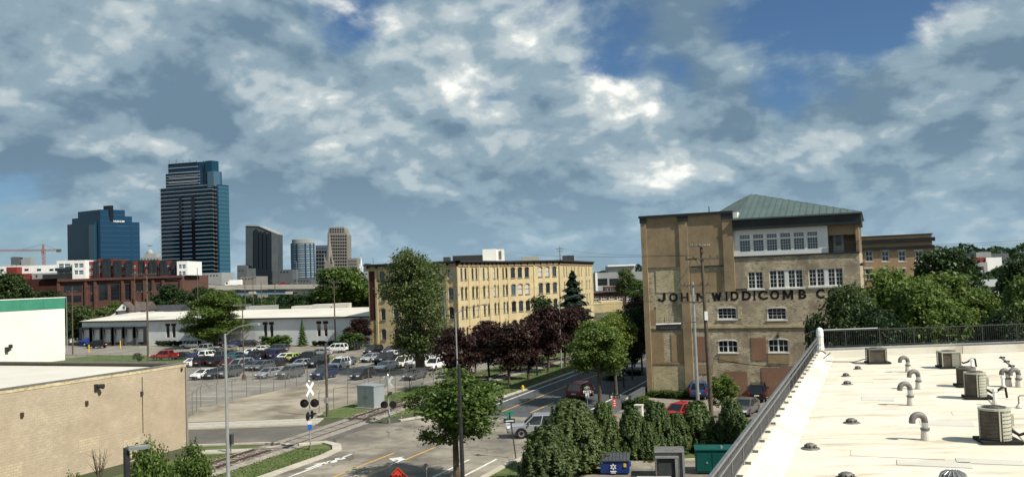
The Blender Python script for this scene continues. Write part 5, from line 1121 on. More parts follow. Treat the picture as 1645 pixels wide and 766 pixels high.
mb = MB(); a = at(94.5, 402.5, Yc); mb.obox(a, RGT*2.2, FWD*1, Vector((0, 0, 1.5))); mb.build('counterweight', 'stone_dark', cr); mb = MB(); a = at(68, 405, Yc); mb.obox(a, RGT*1, FWD*1, Vector((0, 0, 1.2))); mb.build('cab', 'stone_grey', cr)
mb = MB(); t = at(69.3, 392.5, Yc); mb.cyl(t, at(30, 402, Yc), .1, .1, 4); mb.cyl(t, at(92, 401, Yc), .1, .1, 4); mb.build('stay_cable', 'wire', cr)
# low downtown roofs that fill the skyline
for lab, x0, x1, y, Y, m in (('flat brown roof in front of the black tower', 381, 396, 431, 700, 'stone_dark'), ('low beige office block above the highway', 386, 411, 444, 520, 'stone_tan'), ('low grey block behind the highway lamp', 448, 470, 433, 900, 'stone_dark'), ('pale parking deck right of the tall tower', 300, 356, 438.5, 600, 'stone_grey'), ('small dark office left of the spire', 470, 500, 447, 560, 'stone_dark'), ('distant pale warehouse beside the yellow building', 575, 600, 436, 800, 'stone_grey')):
    th = thing('low_block', lab, 'building', base_of((x0+x1)/2, Y)); Pf, O_, _ = camface(th, x0, x1, y, Y, 25, m, ops=[(x0+2+k*5, y+3, x0+5+k*5, y+5.5) for k in range(int((x1-x0-4)/5))])
    for o in O_: window(th, Pf((o[0]+o[1])/2, o[2], .1), GRID, o[1]-o[0], o[3]-o[2], 2, 1, frame='stone_dark', fr=.2)
# ================================================================== ELEVATED HIGHWAY
hw = thing('highway_bridge', 'elevated highway on concrete piers with blue-grey steel girders', 'bridge', base_of(430, 420))
def hstrip(name, m, x0, y0, x1, y1, h, Y, dep):
    a, b = at(x0, y0, Y), at(x1, y1, Y); mb = MB(); f = FWD*dep; Z = Vector((0, 0, h)); mb.faces([a, b, b+f, a+f, a-Z, b-Z, b+f-Z, a+f-Z], [(0,1,2,3),(7,6,5,4),(0,4,5,1),(1,5,6,2),(2,6,7,3),(3,7,4,0)]); return mb.build(name, m, hw)
hstrip('deck', 'bridge_concrete', 250, 463, 600, 459, 1.0, 420, 26); hstrip('parapet', 'bridge_concrete', 250, 459.5, 600, 455.5, 1.1, 420, .5); hstrip('girder', 'bridge_blue', 352, 466.2, 470, 464.6, 2.4, 421, 1.0); hstrip('girder', 'stone_dark', 250, 467, 352, 466, 1.8, 421, 1.0); hstrip('girder', 'bridge_concrete', 470, 464.5, 600, 462.5, 1.4, 421, 1)
for x in (300, 352, 410, 468, 530, 580): a = at(x, 468, 424); mb = MB(); mb.cyl((a.x, a.y, 0), (a.x, a.y, a.z), 1.1, 1.1, 10); mb.obox((a.x, a.y, a.z-.6), RGT*1.4, FWD*6, Vector((0, 0, .6))); mb.build('pier', 'bridge_concrete', hw)

# ================================================================== TREES AND SHRUBS
PROTO = {}
def proto(kind, var):
    k = (kind, var)
    if k in PROTO: return PROTO[k]
    random.seed(100+var*7+sum(map(ord, kind))); tb_ = MB(); rnd = random.uniform
    if kind in ('round', 'maroon', 'street', 'near', 'dense', 'big'):
        bl = []; nb = {'round': 15, 'maroon': 14, 'street': 17, 'near': 14, 'dense': 16, 'big': 22}[kind]; zc, rz, rx = {'round': (6.0, 3.0, 2.5), 'maroon': (5.9, 3.1, 2.5), 'street': (6.2, 2.7, 2.4), 'near': (6.3, 2.6, 2.5), 'dense': (5.2, 3.8, 2.5), 'big': (5.2, 3.9, 2.6)}[kind]
        for i in range(nb):
            a = rnd(0, 2*math.pi); u = rnd(-1, 1); q = math.sqrt(1-u*u)*rnd(.55, 1); r = rnd(.9, 1.5) if kind != 'big' else rnd(.7, 1.2)
            bl.append((math.cos(a)*q*rx, math.sin(a)*q*rx, zc+u*(rz-.2), r, r, r*rnd(.7, .95)))
        bl.append((0, 0, zc, rx*.6, rx*.6, rz*.7))
        n, ls = {'round': (8000, .30), 'maroon': (9000, .30), 'street': (19000, .205), 'near': (15000, .20), 'dense': (14000, .30), 'big': (34000, .17)}[kind]
        p, nr = crown_pts(bl, n, {'near': 18, 'big': 34, 'street': 34}.get(kind, 30), {'near': .28, 'big': .25, 'street': .28}.get(kind, .33)); limbs(tb_, (0, 0, 0), (rnd(-.2, .2), rnd(-.2, .2), zc+.5), .20 if kind != 'street' else .22, [Vector(b[:3])*.94 for b in bl[:11]])
    elif kind == 'cotton':
        bl = []
        for i in range(26):
            z = rnd(1.6, 9.3); w = 2.7*math.sin(math.pi*min(1, (z-0.6)/9.8))**.7; a = rnd(0, 6.28); q = rnd(.3, 1); r = rnd(.6, 1.0)
            bl.append((math.cos(a)*q*w-.5*(z > 8), math.sin(a)*q*w, z, r, r, r*1.0))
        bl += [(0, 0, 4.5, 1.7, 1.7, 2.8), (-.5, 0, 8.4, .9, .9, 1.0), (-.55, 0, 9.4, .5, .5, .6)]; n, ls = 30000, .15
        p, nr = crown_pts(bl, n, 24, .26); limbs(tb_, (0, 0, 0), (-.3, 0, 7.5), .36, [Vector(b[:3])*.96 for b in bl[:18]])
    elif kind == 'spruce':
        P_, Q = [], []
        for i in range(9000):
            z = 10*(1-math.sqrt(rnd(0, 1)))*.93+.7; w = (10-z)/10*3.2*(0.72+.28*math.cos(z*7.5)); a = rnd(0, 6.28); lob = .8+.2*math.cos(a*7+z*3); q = rnd(.55, 1)*lob
            P_.append((math.cos(a)*w*q, math.sin(a)*w*q, z-q*w*.18)); Q.append((math.cos(a)*.6+rnd(-.4, .4), math.sin(a)*.6+rnd(-.4, .4), .6+rnd(-.4, .4)))
        p, nr = np.array(P_), np.array(Q); nr /= np.linalg.norm(nr, axis=1)[:, None]; ls = .34; tb_.tube([(0, 0, -.1), (0, 0, 4), (0, 0, 9.6)], [.2, .13, .02], 7)
    elif kind == 'thuja':
        P_, Q = [], []; sp = []                               # upright sprays, each a little plume of its own
        for i in range(480):
            z = 9.3*rnd(0, 1)**1.15; zz = z/10; w = 3.3*min(1, zz*3+.55)*max(.02, 1-max(0, zz-.05)**1.9)**.8; a = rnd(0, 6.28); q = rnd(.45, 1.04)
            sp.append((math.cos(a)*w*q, math.sin(a)*w*q, z, rnd(.9, 1.9), rnd(.4, .75), a))
        for i in range(26000):
            x, y, z, h, r, a = random.choice(sp); t = rnd(0, 1); rr = r*(1-t*.8)*rnd(.2, 1); b2 = rnd(0, 6.28)
            P_.append((x+math.cos(b2)*rr, y+math.sin(b2)*rr, min(10.2, z+t*h))); Q.append((math.cos(a)*.6+math.cos(b2)*.7+rnd(-.3, .3), math.sin(a)*.6+math.sin(b2)*.7+rnd(-.3, .3), .25+rnd(-.3, .5)))
        p, nr = np.array(P_), np.array(Q); nr /= np.linalg.norm(nr, axis=1)[:, None]; ls = .27; tb_.tube([(0, 0, -.1), (0, 0, 5), (0, 0, 9)], [.3, .2, .03], 7)
    else:                                                     # shrub
        bl = [(rnd(-2, 2), rnd(-2, 2), rnd(2, 7), rnd(1.3, 2.2), rnd(1.3, 2.2), rnd(1.5, 2.6)) for _ in range(9)]+[(0, 0, 4, 2.6, 2.6, 3.6)]
        p, nr = crown_pts(bl, 4200, 16, .5, .5); ls = .62; limbs(tb_, (0, 0, 0), (0, 0, 5), .22, [b[:3] for b in bl[:6]])
    PROTO[k] = (tb_.mesh('trunk', 'bark', uv=False), leaf_mesh('crown', p, nr, ls, 'leaf_green')); return PROTO[k]
def plant_tree(label, pos, H, Wd, kind, m, var=0, group=None, name='tree', cat='tree', rot=None):
    tm, cm = proto(kind, var); base = {'spruce': 5.6, 'thuja': 6.3, 'shrub': 7.0, 'cotton': 5.6}.get(kind, 6.3)
    t = thing(name, label, cat, (pos[0], pos[1], 0), group, rot if rot is not None else random.uniform(0, 6.28)); t.scale = (Wd/base, Wd/base, H/9.9)
    linkobj('trunk', tm, t); c = linkobj('crown', cm, t); c.material_slots[0].link = 'OBJECT'; c.material_slots[0].material = MATS[m]; return t
def tree_g(label, bx, by, yt, wpx, kind, m, **kw):
    p = G(bx, by); Y = (p-CAM).dot(FWD); return plant_tree(label, p, at(bx, yt, Y).z, wpx*Y/FPX, kind, m, **kw)
def tree_y(label, bx, Y, yt, wpx, kind, m, **kw):
    p = at(bx, 440, Y); return plant_tree(label, p, max(1.0, at(bx, yt, Y).z), wpx*Y/FPX, kind, m, **kw)
random.seed(3)
mg = dict(group='maroon trees along the railway track', name='maroon_tree')
for i, (bx, by, yt, w, lab) in enumerate(((736, 628, 520, 78, 'maroon-leaved tree at the left end of the row, behind the lamp post'), (764, 600, 522, 62, 'maroon-leaved tree set back behind the row, left of centre'), (786, 607, 514, 70, 'maroon-leaved tree second along the kerbside row'), (818, 619, 512, 82, 'maroon-leaved tree nearest the kerb, with bare lower trunk'), (849, 609, 505, 74, 'maroon-leaved tree fourth along the kerbside row'), (881, 598, 492, 78, 'maroon-leaved tree leaning slightly, before the far lamp post'), (908, 589, 488, 72, 'maroon-leaved tree at the right end of the row, under the spruce'), (860, 585, 488, 60, 'maroon-leaved tree behind the gap in the row'), (925, 580, 490, 55, 'maroon-leaved tree just behind the bright street trees'))):
    tree_g(lab, bx, by, yt, w*.88, 'maroon', 'leaf_maroon', var=i % 3, **mg)
tree_g('tall shaggy green tree rising in front of the yellow building', 676, 600, 399, 124, 'cotton', 'leaf_olive', name='cottonwood_tree', rot=.4)
tree_g('dark pointed spruce against the right end of the yellow building', 924, 562, 434, 120, 'spruce', 'leaf_spruce', name='spruce_tree')
tree_g('dark round tree left of the spruce, behind the maroon row', 880, 572, 472, 66, 'round', 'leaf_dark', var=1)
tree_g('bright green young tree in front of the maroon van, on the right pavement', 964, 650, 512, 96, 'street', 'leaf_bright', var=1, name='street_tree')
tree_g('bright green taller tree behind the young one on the right pavement', 990, 634, 500, 82, 'street', 'leaf_bright', var=2, name='street_tree')
tree_g('round-headed green street tree with bare trunk in the foreground', 734, 773, 582, 160, 'street', 'leaf_green', var=0, name='street_tree', rot=1.1)
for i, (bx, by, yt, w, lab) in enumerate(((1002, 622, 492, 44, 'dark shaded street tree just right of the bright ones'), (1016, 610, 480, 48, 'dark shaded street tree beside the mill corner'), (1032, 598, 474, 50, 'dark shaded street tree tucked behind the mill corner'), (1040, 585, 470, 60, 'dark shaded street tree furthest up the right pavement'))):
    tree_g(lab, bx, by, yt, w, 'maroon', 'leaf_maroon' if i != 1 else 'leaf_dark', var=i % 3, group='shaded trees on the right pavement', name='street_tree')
tree_g('broad green tree standing over the left end of the car park', 346, 557, 468, 104, 'big', 'leaf_green', var=1, name='parking_tree')
tree_g('round green bush on the grass bar in the car park', 446, 562, 533, 46, 'shrub', 'leaf_green', name='bush')
tree_g('slim young conifer by the warehouse wall', 486, 556, 512, 22, 'spruce', 'leaf_green', name='young_tree')
tree_g('round green bush near the end of the warehouse', 560, 562, 527, 52, 'shrub', 'leaf_green', var=1, name='bush')
tree_g('dark purple tree at the corner of the yellow building', 577, 560, 508, 42, 'dense', 'leaf_maroon', var=0, name='purple_tree')
bg = dict(group='trees around the warehouse and highway')
random.seed(8)
for bx, Y, yt, w, kind, m, var, lab in ((8, 300, 432, 62, 'dense', 'leaf_dark', 0, 'dark tree at the left edge above the white building'), (48, 310, 452, 60, 'dense', 'leaf_dark', 1, 'dark low tree in front of the pale flats'), (80, 300, 462, 50, 'round', 'leaf_dark', 2, 'dark tree at the foot of the brick lofts, left end'),
    (128, 226, 486, 56, 'dense', 'leaf_olive', 0, 'light green tree beside the white building corner'), (158, 232, 492, 54, 'round', 'leaf_olive', 1, 'light green tree behind the loading docks'), (182, 280, 484, 30, 'round', 'leaf_green', 0, 'small tree between the lofts and the small houses'), (160, 290, 486, 30, 'dense', 'leaf_dark', 1, 'dark shrub-like tree under the loft windows'), (240, 320, 482, 26, 'round', 'leaf_green', 2, 'small tree in front of the loft piers'),
    (264, 296, 452, 56, 'dense', 'leaf_dark', 0, 'dark tree at the right end of the brick lofts'), (298, 306, 455, 62, 'dense', 'leaf_dark', 1, 'dark wide tree right of the brick lofts'), (330, 316, 457, 52, 'round', 'leaf_dark', 2, 'dark tree under the tall tower'), (366, 300, 466, 42, 'round', 'leaf_green', 0, 'green tree in front of the highway, left part'), (400, 310, 478, 44, 'dense', 'leaf_dark', 2, 'dark tree under the steel girders'), (430, 300, 480, 42, 'round', 'leaf_green', 1, 'green tree under the steel girders, right part'),
    (458, 316, 478, 44, 'dense', 'leaf_dark', 0, 'dark tree by the highway pier'), (486, 300, 462, 60, 'dense', 'leaf_dark', 1, 'dark tree before the round tower'), (518, 282, 462, 56, 'round', 'leaf_dark', 2, 'dark tree left of the big round tree'), (546, 276, 423, 86, 'dense', 'leaf_green', 0, 'big round green tree left of the yellow building'), (572, 286, 444, 60, 'dense', 'leaf_dark', 2, 'dark tree touching the yellow building corner'), (455, 262, 492, 30, 'round', 'leaf_dark', 1, 'small dark tree just over the warehouse roof'),
    (1003, 330, 431, 34, 'round', 'leaf_olive', 0, 'light green tree in front of the grey modern building'), (1020, 320, 448, 40, 'round', 'leaf_green', 1, 'green tree at the far end of the street')):
    tree_y(lab, bx, Y, yt, w, kind, m, var=var, **bg)
bg = dict(group='trees behind the flat roof')
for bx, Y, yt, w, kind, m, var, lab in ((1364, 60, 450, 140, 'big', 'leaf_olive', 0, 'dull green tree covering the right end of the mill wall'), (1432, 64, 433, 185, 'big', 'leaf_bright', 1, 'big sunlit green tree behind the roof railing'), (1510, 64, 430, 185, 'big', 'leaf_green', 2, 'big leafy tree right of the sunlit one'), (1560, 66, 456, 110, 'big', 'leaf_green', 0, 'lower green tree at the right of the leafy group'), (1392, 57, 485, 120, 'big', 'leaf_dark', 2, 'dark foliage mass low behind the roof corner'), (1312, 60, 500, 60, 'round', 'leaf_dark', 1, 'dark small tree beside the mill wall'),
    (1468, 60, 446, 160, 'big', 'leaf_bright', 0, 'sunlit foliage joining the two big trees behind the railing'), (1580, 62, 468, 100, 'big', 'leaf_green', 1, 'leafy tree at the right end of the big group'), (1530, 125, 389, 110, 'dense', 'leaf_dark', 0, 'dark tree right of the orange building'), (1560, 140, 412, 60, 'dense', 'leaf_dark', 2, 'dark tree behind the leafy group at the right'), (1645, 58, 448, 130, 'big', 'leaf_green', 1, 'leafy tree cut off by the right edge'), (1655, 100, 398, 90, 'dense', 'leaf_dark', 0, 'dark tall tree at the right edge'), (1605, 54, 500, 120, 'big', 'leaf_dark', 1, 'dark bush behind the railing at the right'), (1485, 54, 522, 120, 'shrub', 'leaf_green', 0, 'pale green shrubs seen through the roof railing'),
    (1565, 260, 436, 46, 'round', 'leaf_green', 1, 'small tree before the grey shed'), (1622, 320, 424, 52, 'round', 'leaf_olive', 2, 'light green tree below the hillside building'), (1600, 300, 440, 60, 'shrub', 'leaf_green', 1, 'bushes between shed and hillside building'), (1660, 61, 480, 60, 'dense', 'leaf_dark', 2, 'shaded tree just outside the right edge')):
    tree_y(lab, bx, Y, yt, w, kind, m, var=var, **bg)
random.seed(21)
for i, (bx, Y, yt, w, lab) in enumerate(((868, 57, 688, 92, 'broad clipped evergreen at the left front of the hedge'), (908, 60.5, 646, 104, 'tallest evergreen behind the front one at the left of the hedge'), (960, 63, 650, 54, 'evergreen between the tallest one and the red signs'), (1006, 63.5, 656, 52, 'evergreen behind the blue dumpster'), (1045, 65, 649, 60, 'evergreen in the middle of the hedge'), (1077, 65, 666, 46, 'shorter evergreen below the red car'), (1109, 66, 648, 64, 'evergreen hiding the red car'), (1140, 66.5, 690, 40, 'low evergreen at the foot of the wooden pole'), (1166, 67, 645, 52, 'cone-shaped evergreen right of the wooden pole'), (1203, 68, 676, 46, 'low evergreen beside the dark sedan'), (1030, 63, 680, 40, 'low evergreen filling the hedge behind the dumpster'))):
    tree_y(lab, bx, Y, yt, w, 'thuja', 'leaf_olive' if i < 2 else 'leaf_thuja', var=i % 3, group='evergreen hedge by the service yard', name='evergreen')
tree_y('low clipped yellow-green hedge beside the dark sedan', 1198, 73, 672, 40, 'shrub', 'leaf_bright', name='bush', group='shrubs by the mill')
tree_y('young yellow-green sapling by the wooden pole', 1150, 80, 598, 44, 'round', 'leaf_bright', var=2, name='sapling')
for i, (bx, by, yt, w, m, lab) in enumerate(((1052, 637, 624, 22, 'leaf_green', 'low shrub at the left foot of the mill wall'), (1072, 638, 622, 26, 'leaf_olive', 'flowering shrub at the foot of the mill wall'), (1096, 640, 624, 26, 'leaf_green', 'low shrub beside the blue and white car'), (1030, 650, 632, 26, 'leaf_green', 'shrub by the low wall at the street corner'), (1012, 656, 638, 24, 'leaf_dark', 'dark shrub by the low wall at the street corner'), (1045, 655, 640, 26, 'leaf_olive', 'pale shrub in front of the mill planting'), (985, 610, 598, 30, 'leaf_dark', 'dark shrub under the bright street trees'), (1020, 602, 590, 30, 'leaf_dark', 'dark shrub along the mill side wall'))):
    tree_g(lab, bx, by, yt, w, 'shrub', m, var=i % 2, name='bush', cat='shrub', group='shrubs by the mill')
for i, (bx, lab) in enumerate(((256, 'dark round shrub at the left end of the warehouse planting'), (262, 'dark shrub second along the warehouse wall'), (268, 'dark shrub under the left pair of maroon windows'), (274, 'dark shrub just right of the left window pair'), (281, 'dark shrub fifth along the warehouse wall'), (288, 'dark shrub sixth along the warehouse wall'), (300, 'dark shrub beside the broad green tree'), (506, 'dark shrub under the right pair of maroon windows'), (514, 'dark shrub between the two right window halves'), (522, 'dark shrub below the rightmost maroon window'), (532, 'dark shrub at the foot of the short-armed pole'))):
    tree_g(lab, bx, 555.5, 545, 10, 'shrub', 'leaf_dark', var=i % 2, name='bush', cat='shrub', group='foundation shrubs along the warehouse wall')
tree_g('small round tree on the lawn by the wooden lamp pole', 222, 584, 566, 18, 'round', 'leaf_green', var=1, name='small_tree')
tree_g('bush among the parked cars by the cabinet fence', 707, 655, 628, 44, 'shrub', 'leaf_bright', var=1, name='bush')
tree_y('leafy treetop at the lower left, beside the black street lamp', 232, 33, 700, 96, 'near', 'leaf_green', var=0, name='near_tree')
tree_y('leafy treetop right of the black street lamp at the lower left', 298, 36, 711, 92, 'near', 'leaf_green', var=1, name='near_tree')
tree_y('tip of a leafy treetop at the bottom left edge', 112, 35, 753, 42, 'near', 'leaf_green', var=0, name='near_tree')
# leafless shrub against the tan wall
mb = MB(); b = G(160, 782); random.seed(5)
for k in range(9):
    a = R_(k*40+random.uniform(-15, 15)); q = [b+Vector((math.cos(a)*t*.5, math.sin(a)*t*.5, t*2.6)) for t in (0, .35, .7, 1)]; mb.tube(q, [.04, .03, .02, .006], 5)
    for j in range(3): s = q[1+j % 2]; e = s+Vector((random.uniform(-.6, .6), random.uniform(-.6, .6), random.uniform(.4, 1.0))); mb.tube([s, s.lerp(e, .5)+Vector((0, 0, .06)), e], [.018, .012, .004], 4)
tag(mb.build('bare_shrub', 'bark', org=b, uv=False), 'leafless shrub with thin branches against the tan block wall', 'shrub')
# wooded horizon
def woods(name, label, segs, n, m, size):
    P_ = []
    for x0, x1, Y0, Y1, zlo, zhi, k in segs:
        X = RNG.uniform(x0, x1, k); Y = RNG.uniform(Y0, Y1, k); h = zlo+(zhi-zlo)*(.5+.25*np.sin(X*.05)+.25*np.sin(X*.13+1)); xs = (X-822.5)/FPX*Y
        W = np.array(c2w(0, 0))[None, :]+np.outer(xs, np.array(RGT))+np.outer(Y, np.array(FWD)); W[:, 2] = h*np.sqrt(RNG.uniform(0, 1, k)); P_.append(W)
    P_ = np.vstack(P_); nr = RNG.normal(size=P_.shape); nr[:, 2] = np.abs(nr[:, 2])+.3; nr /= np.linalg.norm(nr, axis=1)[:, None]
    return tag(linkobj(name, leaf_mesh(name, P_, nr, size, m)), label, 'wood', kind='stuff')
woods('distant_woods', 'dark wooded skyline behind the city and at the far right', [(-80, 620, 560, 620, 9, 15, 5000), (600, 1080, 620, 700, 12, 19, 4000), (1350, 1760, 640, 760, 20, 27, 6000), (1540, 1760, 300, 420, 6, 11, 3000)], 0, 'leaf_dark', 2.6)
woods('roadside_woods', 'dense dark undergrowth below the elevated highway', [(255, 600, 330, 400, 6, 9.5, 5000), (-40, 110, 300, 330, 7, 11, 2500)], 0, 'leaf_dark', 1.6)

# ================================================================== VEHICLES
def car_paint(name, c, metal=.0, rough=.28):
    m = glass('paint_'+name, c, rough, .5, metal); m.node_tree.nodes['Principled BSDF'].inputs['Coat Weight'].default_value = .5; m.node_tree.nodes['Principled BSDF'].inputs['Coat Roughness'].default_value = .06; return m
PAINT = {n: car_paint(n, c, mt) for n, c, mt in (('white', (.72, .72, .70), 0), ('cream', (.62, .58, .47), 0), ('silver', (.42, .43, .44), .5), ('grey', (.10, .105, .11), .3), ('tan', (.30, .27, .21), .3), ('black', (.010, .010, .012), 0), ('navy', (.012, .025, .09), .2), ('blue', (.02, .05, .16), .1), ('teal', (.02, .11, .13), .1), ('lime', (.42, .48, .04), 0), ('red', (.33, .012, .012), 0), ('maroon', (.14, .012, .016), .1), ('darkred', (.10, .02, .02), .2))}
mat('headlight', (.75, .77, .78), rough=.1, spec=.8); mat('taillight', (.30, .01, .01), rough=.2, spec=.6); mat('plate', (.7, .7, .68), rough=.5); mat('trim_black', (.012, .012, .013), rough=.6)
SPEC = {  # length, width, stations (y, z_bottom, z_shoulder, half width), greenhouse base y0,y1, roof y0,y1, roof z
 'sedan': (4.75, 1.82, [(-2.37, .42, .74, .70), (-2.28, .30, .95, .82), (-1.75, .24, 1.00, .89), (-.9, .22, .96, .91), (.8, .22, .93, .91), (1.15, .22, .92, .91), (1.9, .24, .80, .86), (2.25, .30, .66, .76), (2.37, .40, .56, .60)], (-1.95, 1.25), (-1.05, .25), 1.44),
 'hatch': (4.1, 1.76, [(-2.05, .40, .80, .74), (-1.95, .28, .98, .84), (-1.2, .23, .98, .88), (.6, .22, .95, .88), (1.0, .22, .94, .87), (1.65, .26, .80, .82), (1.95, .32, .66, .72), (2.05, .42, .56, .58)], (-1.98, 1.2), (-1.55, .15), 1.50),
 'suv': (4.7, 1.88, [(-2.35, .48, .90, .80), (-2.27, .36, 1.08, .90), (-1.5, .30, 1.10, .94), (.7, .30, 1.08, .94), (1.05, .30, 1.07, .93), (1.8, .32, 1.00, .90), (2.22, .36, .86, .82), (2.35, .46, .72, .70)], (-2.28, 1.15), (-2.0, .35), 1.76),
 'van': (5.0, 1.95, [(-2.5, .42, .90, .84), (-2.42, .30, 1.02, .92), (-1.5, .26, 1.05, .97), (.9, .26, 1.02, .97), (1.4, .26, 1.0, .95), (2.0, .28, .86, .90), (2.38, .34, .70, .80), (2.5, .42, .60, .66)], (-2.44, 1.75), (-2.15, .65), 1.76),
 'pickup': (5.7, 1.98, [(-2.85, .55, 1.05, .88), (-2.8, .50, 1.08, .95), (-1.2, .42, 1.10, .97), (.6, .40, 1.12, .97), (1.2, .40, 1.14, .97), (2.2, .42, 1.10, .95), (2.7, .46, 1.02, .90), (2.85, .55, .85, .82)], (-1.25, 1.40), (-1.1, .62), 1.86)}
CARP = {}
def car_meshes(kind):
    if kind in CARP: return CARP[kind]
    L_, W_, st_, (g0, g1), (r0, r1), rz = SPEC[kind]; M = {}
    mb = MB(); pts = []; cs = []
    for y, zb, zs, hw in st_:
        zm = zb+(zs-zb)*.45; sec = [(-hw*.90, zb), (-hw*.99, zb+(zs-zb)*.22), (-hw, zm), (-hw*.97, zs-.06), (-hw*.90, zs), (0, zs+.035), (hw*.90, zs), (hw*.97, zs-.06), (hw, zm), (hw*.99, zb+(zs-zb)*.22), (hw*.90, zb)]
        cs.append([(x, y, z) for x, z in sec])
    n = len(cs[0]); allp = [p for c in cs for p in c]; fs = []
    for i in range(len(cs)-1):
        for k in range(n): fs.append((i*n+k, (i+1)*n+k, (i+1)*n+(k+1) % n, i*n+(k+1) % n))
    fs += [tuple(range(n)), tuple(reversed(range((len(cs)-1)*n, len(cs)*n)))]; mb.faces(allp, fs)
    if kind == 'pickup':                                      # open bed: side walls stand above a dark floor
        mb.box(-.96, -.86, -2.78, -1.30, 1.05, 1.30); mb.box(.86, .96, -2.78, -1.30, 1.05, 1.30); mb.box(-.859, .859, -2.80, -2.70, 1.05, 1.28)
    M['body'] = mb.mesh('body', PAINT['white'], smooth=False, uv=False)
    hwb = W_/2*.90; hwr = W_/2*.70; zsh = lambda y: np.interp(y, [s[0] for s in st_], [s[2] for s in st_])
    B = [(-hwb, g0, zsh(g0)-.02), (hwb, g0, zsh(g0)-.02), (hwb, g1, zsh(g1)-.02), (-hwb, g1, zsh(g1)-.02)]; T = [(-hwr, r0, rz-.05), (hwr, r0, rz-.05), (hwr, r1, rz-.05), (-hwr, r1, rz-.05)]
    mb = MB(); mb.faces(B+T, [(0,1,5,4),(1,2,6,5),(2,3,7,6),(3,0,4,7),(4,5,6,7)]); M['glass'] = mb.mesh('cabin_glass', 'car_glass', uv=False)
    mb = MB(); V = Vector
    mb.faces([(-hwr-.03, r0-.05, rz-.06), (hwr+.03, r0-.05, rz-.06), (hwr+.03, r1+.05, rz-.06), (-hwr-.03, r1+.05, rz-.06), (-hwr*.86, r0+.08, rz), (hwr*.86, r0+.08, rz), (hwr*.86, r1-.08, rz), (-hwr*.86, r1-.08, rz)], [(4,5,6,7),(0,1,5,4),(1,2,6,5),(2,3,7,6),(3,0,4,7),(3,2,1,0)])
    for i in range(4):
        a, b = V(B[i]), V(T[i]); w = .06 if i > 1 else .10; mb.tube([a+(b-a)*-.05, b], w, 4)
    for sx in (-1, 1):
        for f in ((.48,) if kind not in ('suv', 'van', 'hatch') else (.30, .62)):
            a = V((sx*hwb, g0+(g1-g0)*f, zsh(g0+(g1-g0)*f)-.02)); b = V((sx*hwr, r0+(r1-r0)*(f+.05 if f > .4 else f-.05), rz-.05)); mb.tube([a, b], .05, 4)
    if kind in ('suv', 'van') or kind == 'pickup':
        for sx in (-1, 1): mb.tube([(sx*hwr*.8, r0+.15, rz+.05), (sx*hwr*.8, r1-.15, rz+.05)], .025, 4)
    M['roof'] = mb.mesh('roof', PAINT['white'], uv=False)
    wr = .33 if kind in ('sedan', 'hatch') else .37 if kind != 'pickup' else .41; wb = L_*.285
    mb = MB()
    mb.lathe([(wr*.6, -.11), (wr*.95, -.11), (wr, -.07), (wr, .07), (wr*.95, .11), (wr*.6, .11)], n=14); M['tyre'] = mb.mesh('wheel', 'rubber', uv=False); mb = MB(); mb.lathe([(.05, .100), (wr*.62, .115), (wr*.66, .09)], n=10); M['rim'] = mb.mesh('rim', 'wheel_rim', uv=False)
    mb = MB(); k = 10; pa = [(math.cos(math.pi*i/k)*(wr+.09), math.sin(math.pi*i/k)*(wr+.09)) for i in range(k+1)]; mb.faces([(0, x, z) for x, z in pa]+[(.02, x, z) for x, z in pa], [tuple(range(k+1)), tuple(reversed(range(k+1, 2*k+2)))]+[(i, i+1, k+2+i, k+1+i) for i in range(k)]); M['arch'] = mb.mesh('wheel_arch', 'trim_black', uv=False)
    f = st_[-2]; r = st_[1]; mb = MB(); mb.obox((0, 0, 0), (.19, 0, 0), (-.0, .16, 0), (0, 0, .075)); M['hl'] = mb.mesh('headlight', 'headlight', uv=False)
    mb = MB(); mb.box(-.11, .11, -.06, .06, -.14, .16 if kind in ('suv', 'van', 'hatch') else .06); M['tl'] = mb.mesh('taillight', 'taillight', uv=False)
    mb = MB(); mb.box(-.5, .5, -.03, .03, -.07, .07); M['grille'] = mb.mesh('grille', 'trim_black', uv=False); mb = MB(); mb.box(-.24, .24, -.015, .015, -.06, .06); M['plate'] = mb.mesh('number_plate', 'plate', uv=False)
    mb = MB(); mb.box(-.10, .10, -.05, .05, -.07, .07); M['mirror'] = mb.mesh('wing_mirror', PAINT['white'], uv=False)
    mb = MB(); mb.box(-W_/2*.86, W_/2*.86, -.05, .05, -.09, .09); M['bumper'] = mb.mesh('bumper', 'trim_black', uv=False)
    if kind == 'pickup': mb = MB(); mb.box(-.855, .855, -2.69, -1.30, 1.15, 1.17); M['bed'] = mb.mesh('bed_floor', 'trim_black', uv=False)
    M['dim'] = (wr, wb, f, r, hwb, g1, zsh(g1)); CARP[kind] = M; return M
CARS_N = [0]
